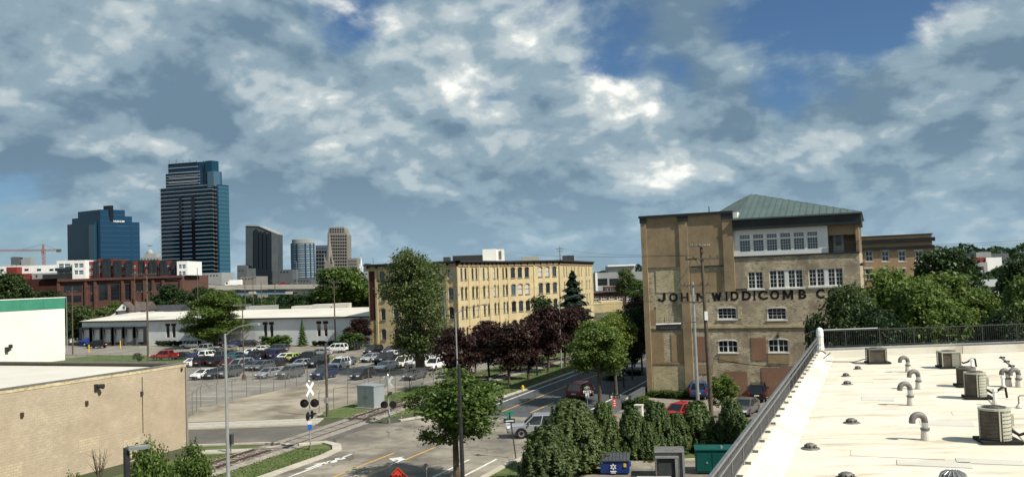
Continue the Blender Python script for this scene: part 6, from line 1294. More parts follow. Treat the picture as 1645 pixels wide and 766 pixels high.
def car(kind, colour, pos, heading, label, group, name=None, scale=1.0):
    """heading: world angle of the nose, degrees, 0 = along the street (+y)"""
    M = car_meshes(kind); nm = name or {'sedan': 'sedan', 'hatch': 'hatchback', 'suv': 'sport_utility_vehicle', 'van': 'minivan', 'pickup': 'pickup_truck'}[kind]; L_, W_, st_, _, _, rz = SPEC[kind]; wr, wb, f, r, hwb, g1, zg = M['dim']
    t = thing(nm, label, {'sedan': 'car', 'hatch': 'car', 'suv': 'car', 'van': 'van', 'pickup': 'pickup truck'}[kind], (pos[0], pos[1], .026), group, R_(heading)); t.scale = (scale,)*3
    def pt(n, me, loc=None, rz_=0, own=False, par=None, rx=None):
        o = linkobj(n, me, par or t, loc)
        if rx is not None: o.rotation_euler = rx
        elif rz_: o.rotation_euler = (0, 0, rz_)
        if own: o.material_slots[0].link = 'OBJECT'; o.material_slots[0].material = PAINT[colour]
        return o
    pt('body', M['body'], own=True); pt('cabin_glass', M['glass']); pt('roof', M['roof'], own=True)
    for sx in (-1, 1):
        for sy in (-1, 1):
            w = pt('wheel', M['tyre'], (sx*(W_/2-.13), sy*wb+.02, wr), rx=(0, sx*math.pi/2, 0)); pt('rim', M['rim'], (0, 0, .004), par=w); pt('wheel_arch', M['arch'], (sx*(W_/2*.985)-(.02 if sx > 0 else 0), sy*wb+.02, wr))
        pt('headlight', M['hl'], (sx*(f[3]-.17), f[0]+.02, f[2]-.05), sx*-.35); pt('taillight', M['tl'], (sx*(r[3]-.14), r[0]-.04, r[2]-.14 if kind != 'pickup' else 1.1)); pt('wing_mirror', M['mirror'], (sx*(W_/2+.06), g1-.45, zg+.10), own=True)
    pt('grille', M['grille'], (0, st_[-1][0]+.005, st_[-1][2]-.08)); pt('number_plate', M['plate'], (0, st_[0][0]-.02, st_[0][2]-.16)); pt('bumper', M['bumper'], (0, st_[-2][0]+.06, st_[-2][1]+.12)); pt('bumper', M['bumper'], (0, st_[1][0]-.04, st_[1][1]+.14))
    if kind == 'pickup': pt('bed_floor', M['bed'])
    return t
random.seed(12)
def cz(x, y): return (280+x/3.917, 530+y/3.917)
LOT = [ # crop x, crop y (front bumper line), kind, colour, heading offset, label
 (145, 318, 'sedan', 'white', 0, 'white sedan at the left end of the front row, against the tan building'), (222, 315, 'sedan', 'black', 0, 'black sedan next to the white one at the left of the front row'), (296, 310, 'suv', 'grey', 0, 'dark grey SUV third from the left in the front row'),
 (556, 312, 'sedan', 'silver', 0, 'silver sedan facing the fence, middle of the front row'), (690, 314, 'suv', 'grey', 0, 'charcoal SUV parked beside the silver sedan in the front row'), (905, 318, 'suv', 'navy', 0, 'dark navy SUV left of the brown fence pole'), (1155, 318, 'hatch', 'black', 0, 'black hatchback alone at the front by the fence'), (1480, 322, 'sedan', 'grey', 0, 'dark grey sedan behind the fence near the second crossing signal'),
 (372, 262, 'van', 'silver', 0, 'silver estate car beside the lot lamp post'), (456, 262, 'sedan', 'grey', 0, 'grey sedan right of the lot lamp post'), (605, 240, 'sedan', 'black', 0, 'black sedan behind the charcoal SUV'), (865, 245, 'suv', 'black', 0, 'black boxy SUV behind the navy one'), (1005, 258, 'suv', 'white', 8, 'white boxy four-by-four right of the brown pole'), (1045, 236, 'sedan', 'grey', 0, 'grey sedan hidden behind the white four-by-four'),
 (1305, 268, 'sedan', 'white', 0, 'white sedan on the open ground right of the black hatchback'), (1415, 246, 'van', 'cream', 0, 'cream minivan right of the white sedan'), (1515, 252, 'pickup', 'white', 0, 'white pickup truck under the big shaggy tree'), (1610, 262, 'suv', 'white', 0, 'white car half hidden under the maroon tree'),
 (98, 240, 'sedan', 'white', 180, 'white car in the second row behind the tan building corner'), (160, 238, 'suv', 'black', 180, 'black SUV with red tail light in the second row'), (250, 236, 'suv', 'black', 180, 'black SUV right of the red-lit one in the second row'), (192, 196, 'suv', 'white', 180, 'white SUV in the third row on the left'), (112, 200, 'sedan', 'navy', 180, 'navy sedan left of the white SUV in the third row'), (298, 195, 'van', 'grey', 180, 'dark grey minivan right of the white SUV'), (362, 196, 'sedan', 'teal', 180, 'teal sedan left of the lot lamp post'),
 (468, 172, 'sedan', 'white', 180, 'white sedan showing only its roof in the third row'), (505, 198, 'suv', 'black', 180, 'black SUV in the middle of the third row'), (560, 190, 'sedan', 'black', 180, 'black sedan left of the blue minivan'), (622, 190, 'van', 'navy', 180, 'dark blue minivan left of the white sedan in the third row'), (682, 205, 'sedan', 'white', 180, 'white sedan left of the lime car'), (742, 206, 'hatch', 'lime', 180, 'lime yellow hatchback between the white sedan and the long black pickup'), (840, 210, 'pickup', 'black', -70, 'long black pickup right of the lime hatchback'),
 (1210, 210, 'sedan', 'silver', 0, 'silver sedan at the left of the right-hand group'), (1292, 226, 'pickup', 'black', 0, 'black pickup right of the silver sedan'), (1345, 192, 'sedan', 'white', 0, 'white sedan behind the black pickup'), (1432, 186, 'sedan', 'grey', 0, 'grey sedan near the foot of the yellow building'), (1225, 166, 'suv', 'black', 0, 'black SUV behind the silver sedan'), (1342, 160, 'sedan', 'navy', 0, 'navy sedan at the back of the right-hand group'),
 (195, 150, 'pickup', 'silver', -80, 'silver pickup truck parked sideways on the left'), (335, 146, 'sedan', 'tan', -80, 'tan sedan parked sideways left of the lot lamp'), (545, 148, 'sedan', 'white', -80, 'white sedan parked sideways in front of the round bush'), (1015, 148, 'suv', 'white', -80, 'white SUV parked sideways in front of the bush at the warehouse end'),
 (104, 122, 'suv', 'silver', -80, 'silver SUV at the far left behind the pickup'), (236, 108, 'suv', 'white', -80, 'white SUV under the broad green tree'), (842, 86, 'sedan', 'white', -80, 'white sedan alone near the warehouse wall'), (540, 86, 'suv', 'black', -80, 'black SUV close to the warehouse, left of the bush'), (412, 82, 'suv', 'white', -80, 'white SUV close to the warehouse under the tree'), (375, 112, 'sedan', 'navy', -80, 'dark sedan in the shade of the broad green tree'), (462, 108, 'sedan', 'black', -80, 'black sedan behind the lot lamp'), (676, 98, 'suv', 'white', -80, 'white SUV partly behind the round bush'), (745, 92, 'sedan', 'grey', -80, 'grey car right of the round bush'), (525, 262, 'hatch', 'grey', 0, 'grey hatchback between the grey and the black sedan in the second row'), (330, 240, 'sedan', 'darkred', 180, 'dark red sedan left of the silver estate car'), (430, 228, 'suv', 'navy', 180, 'navy SUV behind the grey sedan by the lot lamp'), (770, 250, 'sedan', 'silver', 0, 'silver sedan left of the black boxy SUV'), (915, 170, 'sedan', 'silver', -80, 'silver sedan behind the long black pickup'), (250, 165, 'sedan', 'black', -80, 'black sedan behind the white SUV of the third row'), (640, 150, 'suv', 'grey', -80, 'grey SUV in front of the round bush'), (1550, 200, 'suv', 'silver', 0, 'silver SUV in the shade of the shaggy tree')]
for x, y, k, c_, dh, lab in LOT:
    p = G(*cz(x, y-6)); nose = 180 if abs(dh) != 180 else 0
    back = 0 if abs(dh) in (70, 80) else SPEC[k][0]/2-.9
    h = 180+random.uniform(-3, 3)+(dh if abs(dh) < 100 and abs(dh) > 1 else (180 if abs(dh) == 180 else 0)); car(k, c_, (p.x, p.y+back), h, lab, 'cars in the parking lot')
for bx, by, k, c_, h, lab in ((266, 581, 'pickup', 'red', 100, 'red pickup truck parked beside the lawn at the left of the lot'), (290, 580, 'sedan', 'black', 100, 'black car next to the red pickup'), (158, 555, 'suv', 'white', 105, 'white SUV by the loading docks'), (155, 562, 'pickup', 'black', 95, 'black pickup in front of the white SUV at the docks'), (184, 556, 'sedan', 'grey', 100, 'dark grey sedan below the middle loading docks'), (228, 557, 'pickup', 'black', 100, 'black pickup behind the wooden lamp pole at the docks'), (245, 556, 'hatch', 'black', 100, 'black hatchback at the right end of the docks')):
    p = G(bx, by-3); car(k, c_, (p.x, p.y), h, lab, 'vehicles by the warehouse docks')
p = G(845, 703); car('pickup', 'silver', (p.x+1.0, p.y+.9), 112.5, 'silver crew-cab pickup turning out of the side street', 'vehicles on the street', scale=1.0)
p = G(926, 642); car('van', 'maroon', (p.x, p.y+1.6), 0, 'dark red minivan driving away up the street', 'vehicles on the street')
for bx, by, k, c_, h, lab in ((1091, 677, 'hatch', 'red', 163, 'bright red hatchback behind the hedge in the mill yard'), (1124, 641, 'suv', 'blue', 8, 'blue car with pale roof parked against the mill wall'), (1218, 645, 'suv', 'black', 4, 'black SUV parked nose to the mill wall'), (1197, 668, 'sedan', 'grey', 172, 'dark grey sedan facing the hedge in the mill yard')):
    p = G(bx, by-3); car(k, c_, (p.x, p.y), h, lab, 'cars in the mill yard')
# lorry on the highway
lr = thing('lorry', 'white box lorry on the elevated highway', 'lorry', tuple(at(374, 457, 432)))
a, b = at(365.5, 459, 431), at(387, 459, 431); z0, z1 = at(376, 457.5, 431).z, at(376, 449.5, 431).z; w = FWD*2.5; q0, q1 = at(368, 455, 431), at(387, 455, 431)
mb = MB(); mb.prism([q0[:2], q1[:2], (q1+w)[:2], (q0+w)[:2]], z0, z1); mb.build('box_body', 'white_paint', lr); c0, c1 = at(361.5, 455, 431), at(367.5, 455, 431); mb = MB(); mb.prism([c0[:2], c1[:2], (c1+w)[:2], (c0+w)[:2]], z0-.3, [z0+1.0, z1-.6, z1-.6, z0+1.0]); cb = mb.build('cab', 'white_paint', lr)
mb = MB(); c0, c1 = at(363, 455, 430.9), at(366, 455, 430.9); mb.prism([c0[:2], c1[:2], (c1+FWD*.08)[:2], (c0+FWD*.08)[:2]], z0+.6, z0+1.3); mb.build('cab_window', 'car_glass', cb)
for x in (364, 371, 383, 385.5): c = at(x, 455, 430.8); mb = MB(); mb.cyl((c.x, c.y, z0-.45), (c.x+FWD.x*.3, c.y+FWD.y*.3, z0-.45), .5, .5, 10); mb.build('wheel', 'rubber', lr)
for lab, px_, c_, k in (('small red car on the elevated highway', 453, 'red', 'suv'), ('dark car on the elevated highway right of the red one', 462, 'grey', 'sedan')):
    c = at(px_, 458.5, 434); t = car(k, c_, c, 112.5, lab, 'vehicles on the highway'); t.location.z = at(px_, 459.3, 434).z

# ================================================================== STREET FURNITURE
UP = Vector((0, 0, 1))
def px_z(px_, py_, p): return at(px_, py_, (Vector((p[0], p[1], 0))-CAM).dot(FWD)).z
def street_lamp(label, base, zt, arm_to, m='galv', r=(.11, .07)):
    b = Vector((base[0], base[1], 0)); t = thing('street_lamp', label, 'street lamp', b, 'street lamps'); e = Vector(arm_to)
    top = Vector((b.x, b.y, zt)); mb = MB(); mb.tube([b, b+UP*1.2, top], [r[0]*1.15, r[0], r[1]], 10); mb.build('pole', m, t)
    mb = MB(); mb.cyl(b, b+UP*.25, r[0]*2, r[0]*1.7, 8); mb.build('base', m, t)
    mb = MB(); mid = top.lerp(e, .55)+UP*.12; mb.tube([top-UP*.15, top.lerp(e, .2)+UP*.05, mid, e], [.05, .045, .04, .035], 6); mb.build('arm', m, t)
    d = (e-top); d.z = 0; d.normalize(); s = d.cross(UP); mb = MB()
    q = [e-d*.1-s*.07, e+d*.25-s*.16, e+d*.65-s*.13, e+d*.75, e+d*.65+s*.13, e+d*.25+s*.16, e-d*.1+s*.07]; mb.prism([p[:2] for p in q], e.z-.10, e.z+.05); mb.build('lamp_head', m, t)
    return t
p = G(367, 785); Y = (p-CAM).dot(FWD); street_lamp('grey street lamp between the track and the road at the left', p, at(360, 536, Y).z, at(404, 520, Y-1), r=(.13, .075))
p = G(736, 632); Y = (p-CAM).dot(FWD); street_lamp('grey street lamp rising behind the foreground tree, arm over the road', p, at(729, 503, Y).z, at(776, 489, Y-2))
p = G(902, 592); Y = (p-CAM).dot(FWD); street_lamp('grey street lamp at the right end of the maroon trees', p, at(897, 484, Y).z, at(934, 472.5, Y-2))
p = G(718, 600); Y = (p-CAM).dot(FWD); street_lamp('pale street lamp in front of the yellow building corner', p, at(714, 484, Y).z, at(732, 473, Y-1))
p = at(1005, 440, 175); street_lamp('grey street lamp far up the street before the red brick terrace', p, at(1004, 477, 175).z, at(1022, 466, 173))
p = at(477, 440, 425); t = street_lamp('tall lamp standing on the elevated highway', p, at(478, 421, 425).z, at(474, 419.5, 425))
# black lamp at the lower left
p = at(203, 720, 20); lt = thing('street_lamp', 'black street lamp with flat silver head at the lower left', 'street lamp', (p.x, p.y, 0), 'street lamps')
mb = MB(); mb.cyl((p.x, p.y, 0), (p.x, p.y, p.z+.02), .075, .07, 10); mb.build('pole', 'black_metal', lt); e = at(236, 717, 20); mb = MB(); d = (e-p).normalized(); s = d.cross(UP).normalized(); mb.obox(p.lerp(e, .62), d*.19, s*.12, UP*.035); mb.build('lamp_head', 'galv', lt); mb = MB(); mb.obox(p.lerp(e, .18)+UP*.01, d*.09, s*.05, UP*.035); mb.build('arm', 'galv_dark', lt)
# plain dark pole by the foreground tree
p = G(744, 795); Y = (p-CAM).dot(FWD); mb = MB(); mb.tube([p, (p.x, p.y, 4), (p.x, p.y, at(738, 586, Y).z)], [.15, .13, .11], 10); t = thing('dark_pole', 'plain dark wooden pole in front of the foreground street tree', 'pole', p); mb.build('shaft', 'black_metal', t); mb = MB(); z = at(738, 586, Y).z; mb.cyl((p.x, p.y, z), (p.x, p.y, z+.06), .13, .10, 8); mb.build('cap', 'black_metal', t)
# lamp mast in the car park
p = G(392, 610); Y = (p-CAM).dot(FWD); zt = at(390, 490, Y).z; t = thing('parking_lamp', 'slim car park lamp with two flat heads on an orange base', 'street lamp', p); mb = MB(); mb.cyl((p.x, p.y, .7), (p.x, p.y, zt), .10, .07, 8); mb.build('pole', 'wood_pole', t); mb = MB(); mb.cyl(p, p+UP*.72, .28, .28, 10); mb.build('base', 'brick_red', t)
for s in (-1, 1): c = Vector((p.x, p.y, zt))+RGT*s*.75; mb = MB(); mb.obox(c, RGT*.5, FWD*.3, UP*.12); mb.build('lamp_head', 'galv_dark', t); mb = MB(); mb.cyl((p.x, p.y, zt-.05), c, .04, .04, 6); mb.build('arm', 'galv_dark', t)
# utility poles
def upole(label, base, zt, arms=(), lean=(0, 0), m='wood_pole', r=.16, axis=None, ins=True):
    b = Vector((base[0], base[1], 0)); t = thing('utility_pole', label, 'utility pole', b, 'utility poles'); top = Vector((b.x+lean[0], b.y+lean[1], zt)); ax = axis or RGT
    mb = MB(); mb.tube([b-UP*.1, b.lerp(top, .5), top], [r, r*.85, r*.65], 9); mb.build('pole', m, t); ends = []
    for z, hw in arms:
        c = b.lerp(top, z/zt)-FWD*.12; mb = MB(); mb.obox(c, ax*hw, FWD*.06, UP*.07); arm = mb.build('crossarm', 'wood_pole', t)
        for s in (-1, 1): mb = MB(); mb.cyl(c+ax*s*hw*.45, c-UP*.55+FWD*.06, .025, .025, 5); mb.build('brace', 'galv_dark', t)
        if ins:
            for s in (-.92, -.5, .5, .92): q = c+ax*hw*s+UP*.07; mb = MB(); mb.lathe([(.05, 0), (.085, .05), (.05, .10), (.08, .15), (.04, .22)], q, 7); mb.build('insulator', 'stone_dark', arm); ends.append(q+UP*.22)
    return t, ends, top
def pole_px(label, bx, by, tx, ty, arms_px=(), hw=1.15, **kw):
    p = G(bx, by); Y = (p-CAM).dot(FWD); tp_ = at(tx, ty, Y); return upole(label, p, tp_.z, [(px_z(tx, a, p), hw) for a in arms_px], **kw)
t, endsA, topA = pole_px('tall wooden utility pole with two crossarms in front of the mill wall', 1145, 705, 1121, 397, (416, ), 1.35, lean=(-.25, .1), r=.19)
b = G(1145, 705); q = at(1124, 395, (b-CAM).dot(FWD)); mb = MB(); k = 14; 
for a_ in (0,): mb.tube([q+(RGT*math.cos(6.2832*i/k)*.75+FWD*math.sin(6.2832*i/k)*.75) for i in range(k+1)], .05, 5)
for i in range(0, k, 2): c = q+(RGT*math.cos(6.2832*i/k)+FWD*math.sin(6.2832*i/k))*.75; mb.lathe([(.06, -.05), (.09, .02), (.05, .08), (.08, .13), (.03, .18)], c, 6)
mb.obox(q, RGT*.8, FWD*.05, UP*.05); mb.obox(q, FWD*.8, RGT*.05, UP*.05); mb.build('ring_of_insulators', 'stone_tan', t)
mb = MB(); c = at(1134, 507, (b-CAM).dot(FWD)); mb.obox(c, RGT*.13, FWD*.13, UP*.35); mb.build('switch_box', 'white_paint', t)
t2_, endsB, topB = pole_px('grey metal utility pole with wooden crossarm left of the tall wooden one', 1122, 664, 1112, 453, (458.5, 485), 1.55, m='galv', r=.17)
p = G(1122, 664); Y = (p-CAM).dot(FWD); c = at(1074, 525.5, Y-.3); ts = thing('hanging_board', 'long dark board with pale top edge hung out from the grey utility pole', 'sign', (c.x, c.y, 0)); mb = MB(); hw = 20*Y/FPX; mb.obox(c, RGT*hw, FWD*.05, UP*.28); mb.build('board', 'sign_black', ts); mb = MB(); mb.obox(c+UP*.335, RGT*hw, FWD*.07, UP*.05); mb.build('top_edge', 'sign_white', ts); mb = MB(); e = at(1118, 517, Y-.25); mb.cyl(c+UP*.40-RGT*hw*.2, e+UP*.0, .05, .05, 6); mb.cyl(c+UP*.3-RGT*hw*.3, c+UP*1.0-RGT*hw*.3, .04, .04, 6); mb.build('arm', 'wood_pole', ts)
for k in range(9): mb = MB(); mb.obox(c-FWD*.055+RGT*(-hw*.55+k*hw*.14)-UP*.05, RGT*.03, FWD*.01, UP*.03); mb.build('mark', 'stone_tan', ts)
t3_, endsC, topC = pole_px('wooden utility pole with lamp at the edge of the lawn, in front of the docks', 238, 581, 234, 432, (440.5, 468.5), 1.9, r=.2)
b = G(238, 581); Y = (b-CAM).dot(FWD); e = at(209, 564, Y); s0 = at(237.5, 561, Y); mb = MB(); mb.tube([s0, s0.lerp(e, .5)+UP*.2, e], .05, 5); mb.obox(e-RGT*.3, RGT*.45, FWD*.18, UP*.09); mb.build('lamp_arm', 'galv', t3_)
t4_, endsD, topD = pole_px('wooden utility pole beside the white building corner', 117, 570, 115, 462, (468,), 1.2)
t5_, endsE, topE = pole_px('thin metal pole beside the white building corner', 108, 568, 107, 476, (), 1, m='galv', r=.09)
t6_, endsF, topF = pole_px('wooden utility pole with short crossarms by the right part of the warehouse', 539, 556, 535, 450, (453, 461), 1.1)
for bx, Y, yt, lab, ar in ((393, 240, 425, 'slim pole left of the slanting tower', ()), (317, 250, 430, 'slim pole in front of the tall tower', ()), (406, 250, 440, 'slim pole in front of the slanting tower', (446,)), (441, 246, 450, 'slim pole before the steel girders', (451,)), (419, 244, 452, 'thin pole rising over the warehouse roof', ()), (600, 330, 414, 'thin aerial pole left of the yellow building roof', ()), (216, 245, 437, 'slim pole between loft windows and wooden lamp pole', (441,)), (640, 300, 412, 'thin pole behind the shaggy tree', (415,))):
    p = at(bx, 440, Y); upole(lab, p, at(bx, yt, Y).z, [(at(bx, a, Y).z, 1.0) for a in ar], r=.13)
tt_, endsG, topG = pole_px('short brown pole with a meter box by the gravel lot fence', 526, 669, 526, 551, (), 1, m='wood_pole', r=.15)
p = G(526, 669); c = at(526, 642, (p-CAM).dot(FWD)); mb = MB(); mb.box(c.x-.2, c.x+.14, c.y-.3, c.y-.1, c.z-.3, c.z+.25); mb.build('meter_box', 'galv', tt_)
# overhead wires
if endsC and endsD:
    for i, (a, b_) in enumerate(zip(endsC[:4], endsD)): wire('overhead_wire', '%s power line between the lamp pole and the pole by the white building' % ('leftmost', 'second', 'third', 'rightmost')[i], [(a, b_)], .02, .6, 'overhead wires left')
    for i in range(4): wire('overhead_wire', '%s power line running left from the wooden lamp pole across the brick lofts' % ('highest', 'second highest', 'third highest', 'lowest')[i], [(endsC[4+i % 4], at(-30, 484+i*9, 200))], .025, 1.0, 'overhead wires left')
    for i in range(3): wire('overhead_wire', '%s power line running right from the wooden lamp pole above the warehouse' % ('upper', 'middle', 'lower')[i], [(endsC[i], at(536, 455+i*3, 176))], .02, 1.5, 'overhead wires left')
wire('overhead_wire', 'power line from the mill pole to the left above the yellow building', [(endsA[0], at(820, 404, 250))], .02, .6, 'overhead wires right'); wire('overhead_wire', 'lower power line from the mill pole to the yellow building mast', [(endsA[1], at(899, 398, 239))], .02, .6, 'overhead wires right')
wire('overhead_wire', 'power line crossing the yellow building facade', [(at(600, 455, 160), at(1030, 462, 150))], .018, .5, 'overhead wires right'); wire('overhead_wire', 'lower power line crossing the maroon trees', [(at(590, 497, 150), endsB[4])], .018, .5, 'overhead wires right')
wire('service_cable', 'thick black cable sagging from the mill pole to the flat roof', [(at(1146, 575, 72), at(1292, 588, 60))], .035, .25); wire('overhead_wire', 'power lines at the far right above the trees', [(at(1370, 393, 140), at(1700, 382, 110))], .02, .4, 'overhead wires right'); wire('overhead_wire', 'second power line at the far right above the trees', [(at(1370, 395.5, 140), at(1700, 386, 110))], .02, .4, 'overhead wires right')
for i, (x, a) in enumerate(((endsA[1], endsB[0]), (endsA[2], endsB[3]))): wire('overhead_wire', '%s jumper wire between the two mill poles' % ('left', 'right')[i], [(x, a)], .015, .2, 'wires between the mill poles')
# ---------------------------------------------------------------- chain-link fences
def fence(label, pts, H=2.1, gap=3.0, barb=True):
    pts = [Vector((*p[:2], 0)) for p in pts]; t = thing('chain_link_fence', label, 'fence', pts[0], 'chain-link fences'); pm_ = MB(); pm_.cyl((0, 0, 0), (0, 0, H), .038, .038, 6); pm_.cyl((0, 0, H), (.22, 0, H+.3), .025, .02, 5); me = pm_.mesh('post', 'galv_dark', uv=False)
    for a, b in zip(pts[:-1], pts[1:]):
        d = b-a; n = max(1, round(d.length/gap)); ang = math.atan2(d.y, d.x)-math.pi/2
        for i in range(n+1 if b is pts[-1] else n): linkobj('post', me, t, a+d*i/n-ORG[t.name], ang)
        mb = MB(); mb.cyl(a+UP*(H-.02), b+UP*(H-.02), .025, .025, 5); mb.build('top_rail', 'galv_dark', t, uv=False)
        mb = MB(); mb.poly([a+UP*.04, b+UP*.04, b+UP*(H-.03), a+UP*(H-.03)]); mb.build('wire_mesh', 'chain_link', t)
    return t
fence('chain-link fence with angled posts along the left side of the gravel lot', [(-42.8, -22.9), (-47.7, -15.6), (-48.2, -2), (-48.7, 5.8)], 2.3, 2.9)
fence('chain-link fence in front of the first row of parked cars', [(-80, 6.3), (-48.7, 6.0), (-29, 5.2)], 2.1, 3.1)
fence('chain-link fence between the gravel lot and the grass by the signal cabinet', [(-30.9, -16.8), (-31.2, -11), (-30.4, 5)], 2.1, 3.0)
fence('chain-link fence beside the loading docks', [tuple(G(197, 562)[:2]), tuple(G(222, 561)[:2])], 2.6, 2.5); fence('chain-link fence at the foot of the yellow building', [tuple(G(540, 563)[:2]), tuple(G(600, 566)[:2])], 2.0, 3)
fence('chain-link fence along the lawn below the white building', [tuple(G(105, 582)[:2]), tuple(G(300, 588)[:2])], 1.6, 3.5)
for k, (bx, by) in enumerate(((143, 566), (193.5, 559), (348, 556))):
    p = G(bx, by); mb = MB(); mb.lathe([(.11, 0), (.11, 1.6), (.07, 1.72), (.01, 1.76)], p, 10); tag(mb.build('bollard', 'yellow', org=p, uv=False), ('yellow post beside the black pickup at the docks', 'yellow post right of the dark sedan at the docks', 'orange post among the cars below the broad green tree')[k], 'bollard', 'yellow posts')
# ---------------------------------------------------------------- level-crossing signals
def signal(label, base, zt, facing, big=True):
    b = Vector((base[0], base[1], .02)); t = thing('crossing_signal', label, 'crossing signal', b, 'level-crossing signals', facing); ORG[t.name] = Vector()   # children built in local coordinates, front towards -y
    H = zt; mb = MB(); mb.cyl((0, 0, 0), (0, 0, H), .065, .06, 10); mb.build('mast', 'galv', t); mb = MB(); mb.cyl((0, 0, 0), (0, 0, .35), .17, .15, 8); mb.build('base', 'galv_dark', t)
    zx = H-.62
    for s, dy in ((1, -.085), (-1, -.10)):
        mb = MB(); hx = Vector((math.cos(R_(66)), math.sin(R_(66)), 0)); a = hx*math.sin(R_(42))*s+UP*math.cos(R_(42)); n_ = Vector((-hx.y, hx.x, 0)); mb.obox(Vector((0, 0, zx))+n_*dy, a*.68, n_*.006, a.cross(n_)*.12); mb.build('crossbuck_blade', 'sign_white', t)
    for z, ang in ((H-1.75, 0), (H-2.75, 80)):
        c_, s_2 = math.cos(R_(ang)), math.sin(R_(ang)); X = Vector((c_, s_2, 0)); Yv = Vector((-s_2, c_, 0)); mb = MB(); mb.cyl(-X*.75+UP*z, X*.75+UP*z, .035, .035, 6); mb.build('light_bar', 'sign_black', t)
        for s in (-1, 1):
            o = X*s*.42+UP*z; mb = MB(); mb.cyl(o-Yv*.03, o+Yv*.02, .35, .35, 20); tgt = mb.build('light_target', 'sign_black', t); mb = MB(); mb.cyl(o-Yv*.12, o-Yv*.031, .13, .13, 14); mb.build('lens', 'lens_red', tgt)
            mb = MB(); k = 8; arcp = [(o+X*math.cos(R_(180*i/k))*.16+UP*math.sin(R_(180*i/k))*.16) for i in range(k+1)]; mb.faces([p-Yv*.03 for p in arcp]+[p-Yv*.36 for p in arcp], [(i, i+1, k+2+i, k+1+i) for i in range(k)]); mb.build('hood', 'sign_black', tgt)
    mb = MB(); mb.cyl((0, 0, H), (0, 0, H+.16), .12, .05, 8); mb.build('bell', 'galv', t); mb = MB(); mb.box(-.16, .16, -.10, -.08, H-3.55, H-3.15); mb.build('notice_plate', 'sign_white', t); mb = MB(); mb.box(-.15, .15, -.11, -.09, H-3.95, H-3.62) if not big else mb.box(-.17, .17, -.11, -.09, 1.65, 2.05); mb.build('blue_plate', 'sign_blue', t)
    return t
p = G(499, 722); signal('level-crossing signal with black lamps standing at the grass tip near the street', p, px_z(496, 613, p), GRID+R_(0))
p = G(625, 680); signal('level-crossing signal beyond the track near the grey cabinet', p, px_z(626, 603, p), GRID+R_(95), False)
# signal cabinet
p = G(575, 655); q = G(602, 657); t = thing('signal_cabinet', 'grey metal railway signal cabinet on the grass beside the track', 'cabinet', (p.x, p.y, 0)); H = px_z(590, 619, p); w = (q-p).length; d = (q-p).normalized(); n_ = Vector((-d.y, d.x, 0))
mb = MB(); c = p.lerp(q, .5)+n_*.75; mb.obox((c.x, c.y, H/2), d*w/2, n_*.8, UP*H/2); mb.build('body', 'cabinet', t); mb = MB(); mb.obox((c.x, c.y, H+.05), d*(w/2+.06), n_*.88, UP*.05); mb.build('lid', 'cabinet', t)
for s in (-1, 1): mb = MB(); cc = c-n_*.815+d*w*.25*s; mb.obox((cc.x, cc.y, H*.52), d*(w*.235), n_*.012, UP*H*.44); dd = mb.build('door', 'cabinet', t); mb = MB(); ch = cc-n_*.03-d*s*w*.17; mb.obox((ch.x, ch.y, H*.5), d*.025, n_*.02, UP*.14); mb.build('handle', 'black_metal', dd)
mb = MB(); mb.obox((c.x, c.y, .06), d*(w/2+.2), n_*1.0, UP*.06); mb.build('plinth', 'concrete', t)
# ---------------------------------------------------------------- road signs
def post(t, p, h, r=.03, m='galv'): mb = MB(); mb.cyl((p[0], p[1], 0), (p[0], p[1], h), r, r, 6); mb.build('post', m, t)
def plate(t, name, c, hw, hh, m, ax=RGT, th=.012): 
    n_ = Vector((ax.y, -ax.x, 0)); mb = MB(); mb.obox(c, ax*hw, n_*th, UP*hh); return mb.build(name, m, t)
def arrow_on(t, c, ax, s, m='sign_white', flip=-1):
    n_ = Vector((ax.y, -ax.x, 0)); pts = [(-1, 0), (-.55, .55), (-.55, .25), (1, .25), (1, -.25), (-.55, -.25), (-.55, -.55)]; mb = MB(); mb.poly([c+n_*.02+ax*x*s*1.0+UP*z*s*.55 for x, z in pts]); mb.build('arrow', m, t)
def put_text(t, s, c, ax, size, m, parent=None):
    me = text_mesh(s, m, size, .008, .003); n_ = Vector((ax.y, -ax.x, 0)); o = linkobj('lettering', me, t); o.matrix_local = Matrix.Translation(c+n_*.02-ORG[t.name]) @ Matrix.Rotation(math.atan2(ax.y, ax.x), 4, 'Z') @ Matrix.Rotation(math.pi/2, 4, 'X'); return o
p = G(829, 736); Y = (p-CAM).dot(FWD); t = thing('street_name_sign', 'dark leaning sign post with green street names and one-way arrow at the corner', 'sign', p); tp2 = at(818.5, 662, Y); mb = MB(); mb.tube([p, p.lerp(tp2, .5), tp2], .045, 7); mb.build('post', 'black_metal', t)
plate(t, 'street_name_blade', at(818, 663, Y), .34, .10, 'sign_green', RGT.lerp(FWD, .25).normalized()); put_text(t, 'BROADWAY', at(818, 663, Y), RGT.lerp(FWD, .25).normalized(), .11, 'sign_white') if False else None
plate(t, 'street_name_blade', at(817, 670, Y)-FWD*.05, .22, .09, 'sign_green', FWD.lerp(RGT, .35).normalized()); c = at(818, 675, Y)-FWD*.09; plate(t, 'one_way_plate', c, .42, .15, 'sign_black'); arrow_on(t, c-FWD*.02, RGT, .34)
p = G(944, 654); Y = (p-CAM).dot(FWD); t = thing('bike_lane_sign', 'black and white bicycle lane sign on a post beside the maroon van', 'sign', p); post(t, p, at(943, 622, Y).z); c = at(943, 623, Y); plate(t, 'bicycle_plate', c+UP*.05, .40, .28, 'sign_black')
for s in (-1, 1): mb = MB(); k = 14; mb.tube([c-FWD*.03+UP*.02+RGT*(s*.15+math.cos(6.2832*i/k)*.10)+UP*math.sin(6.2832*i/k)*.10 for i in range(k+1)], .014, 4); mb.build('bicycle_wheel', 'sign_white', t)
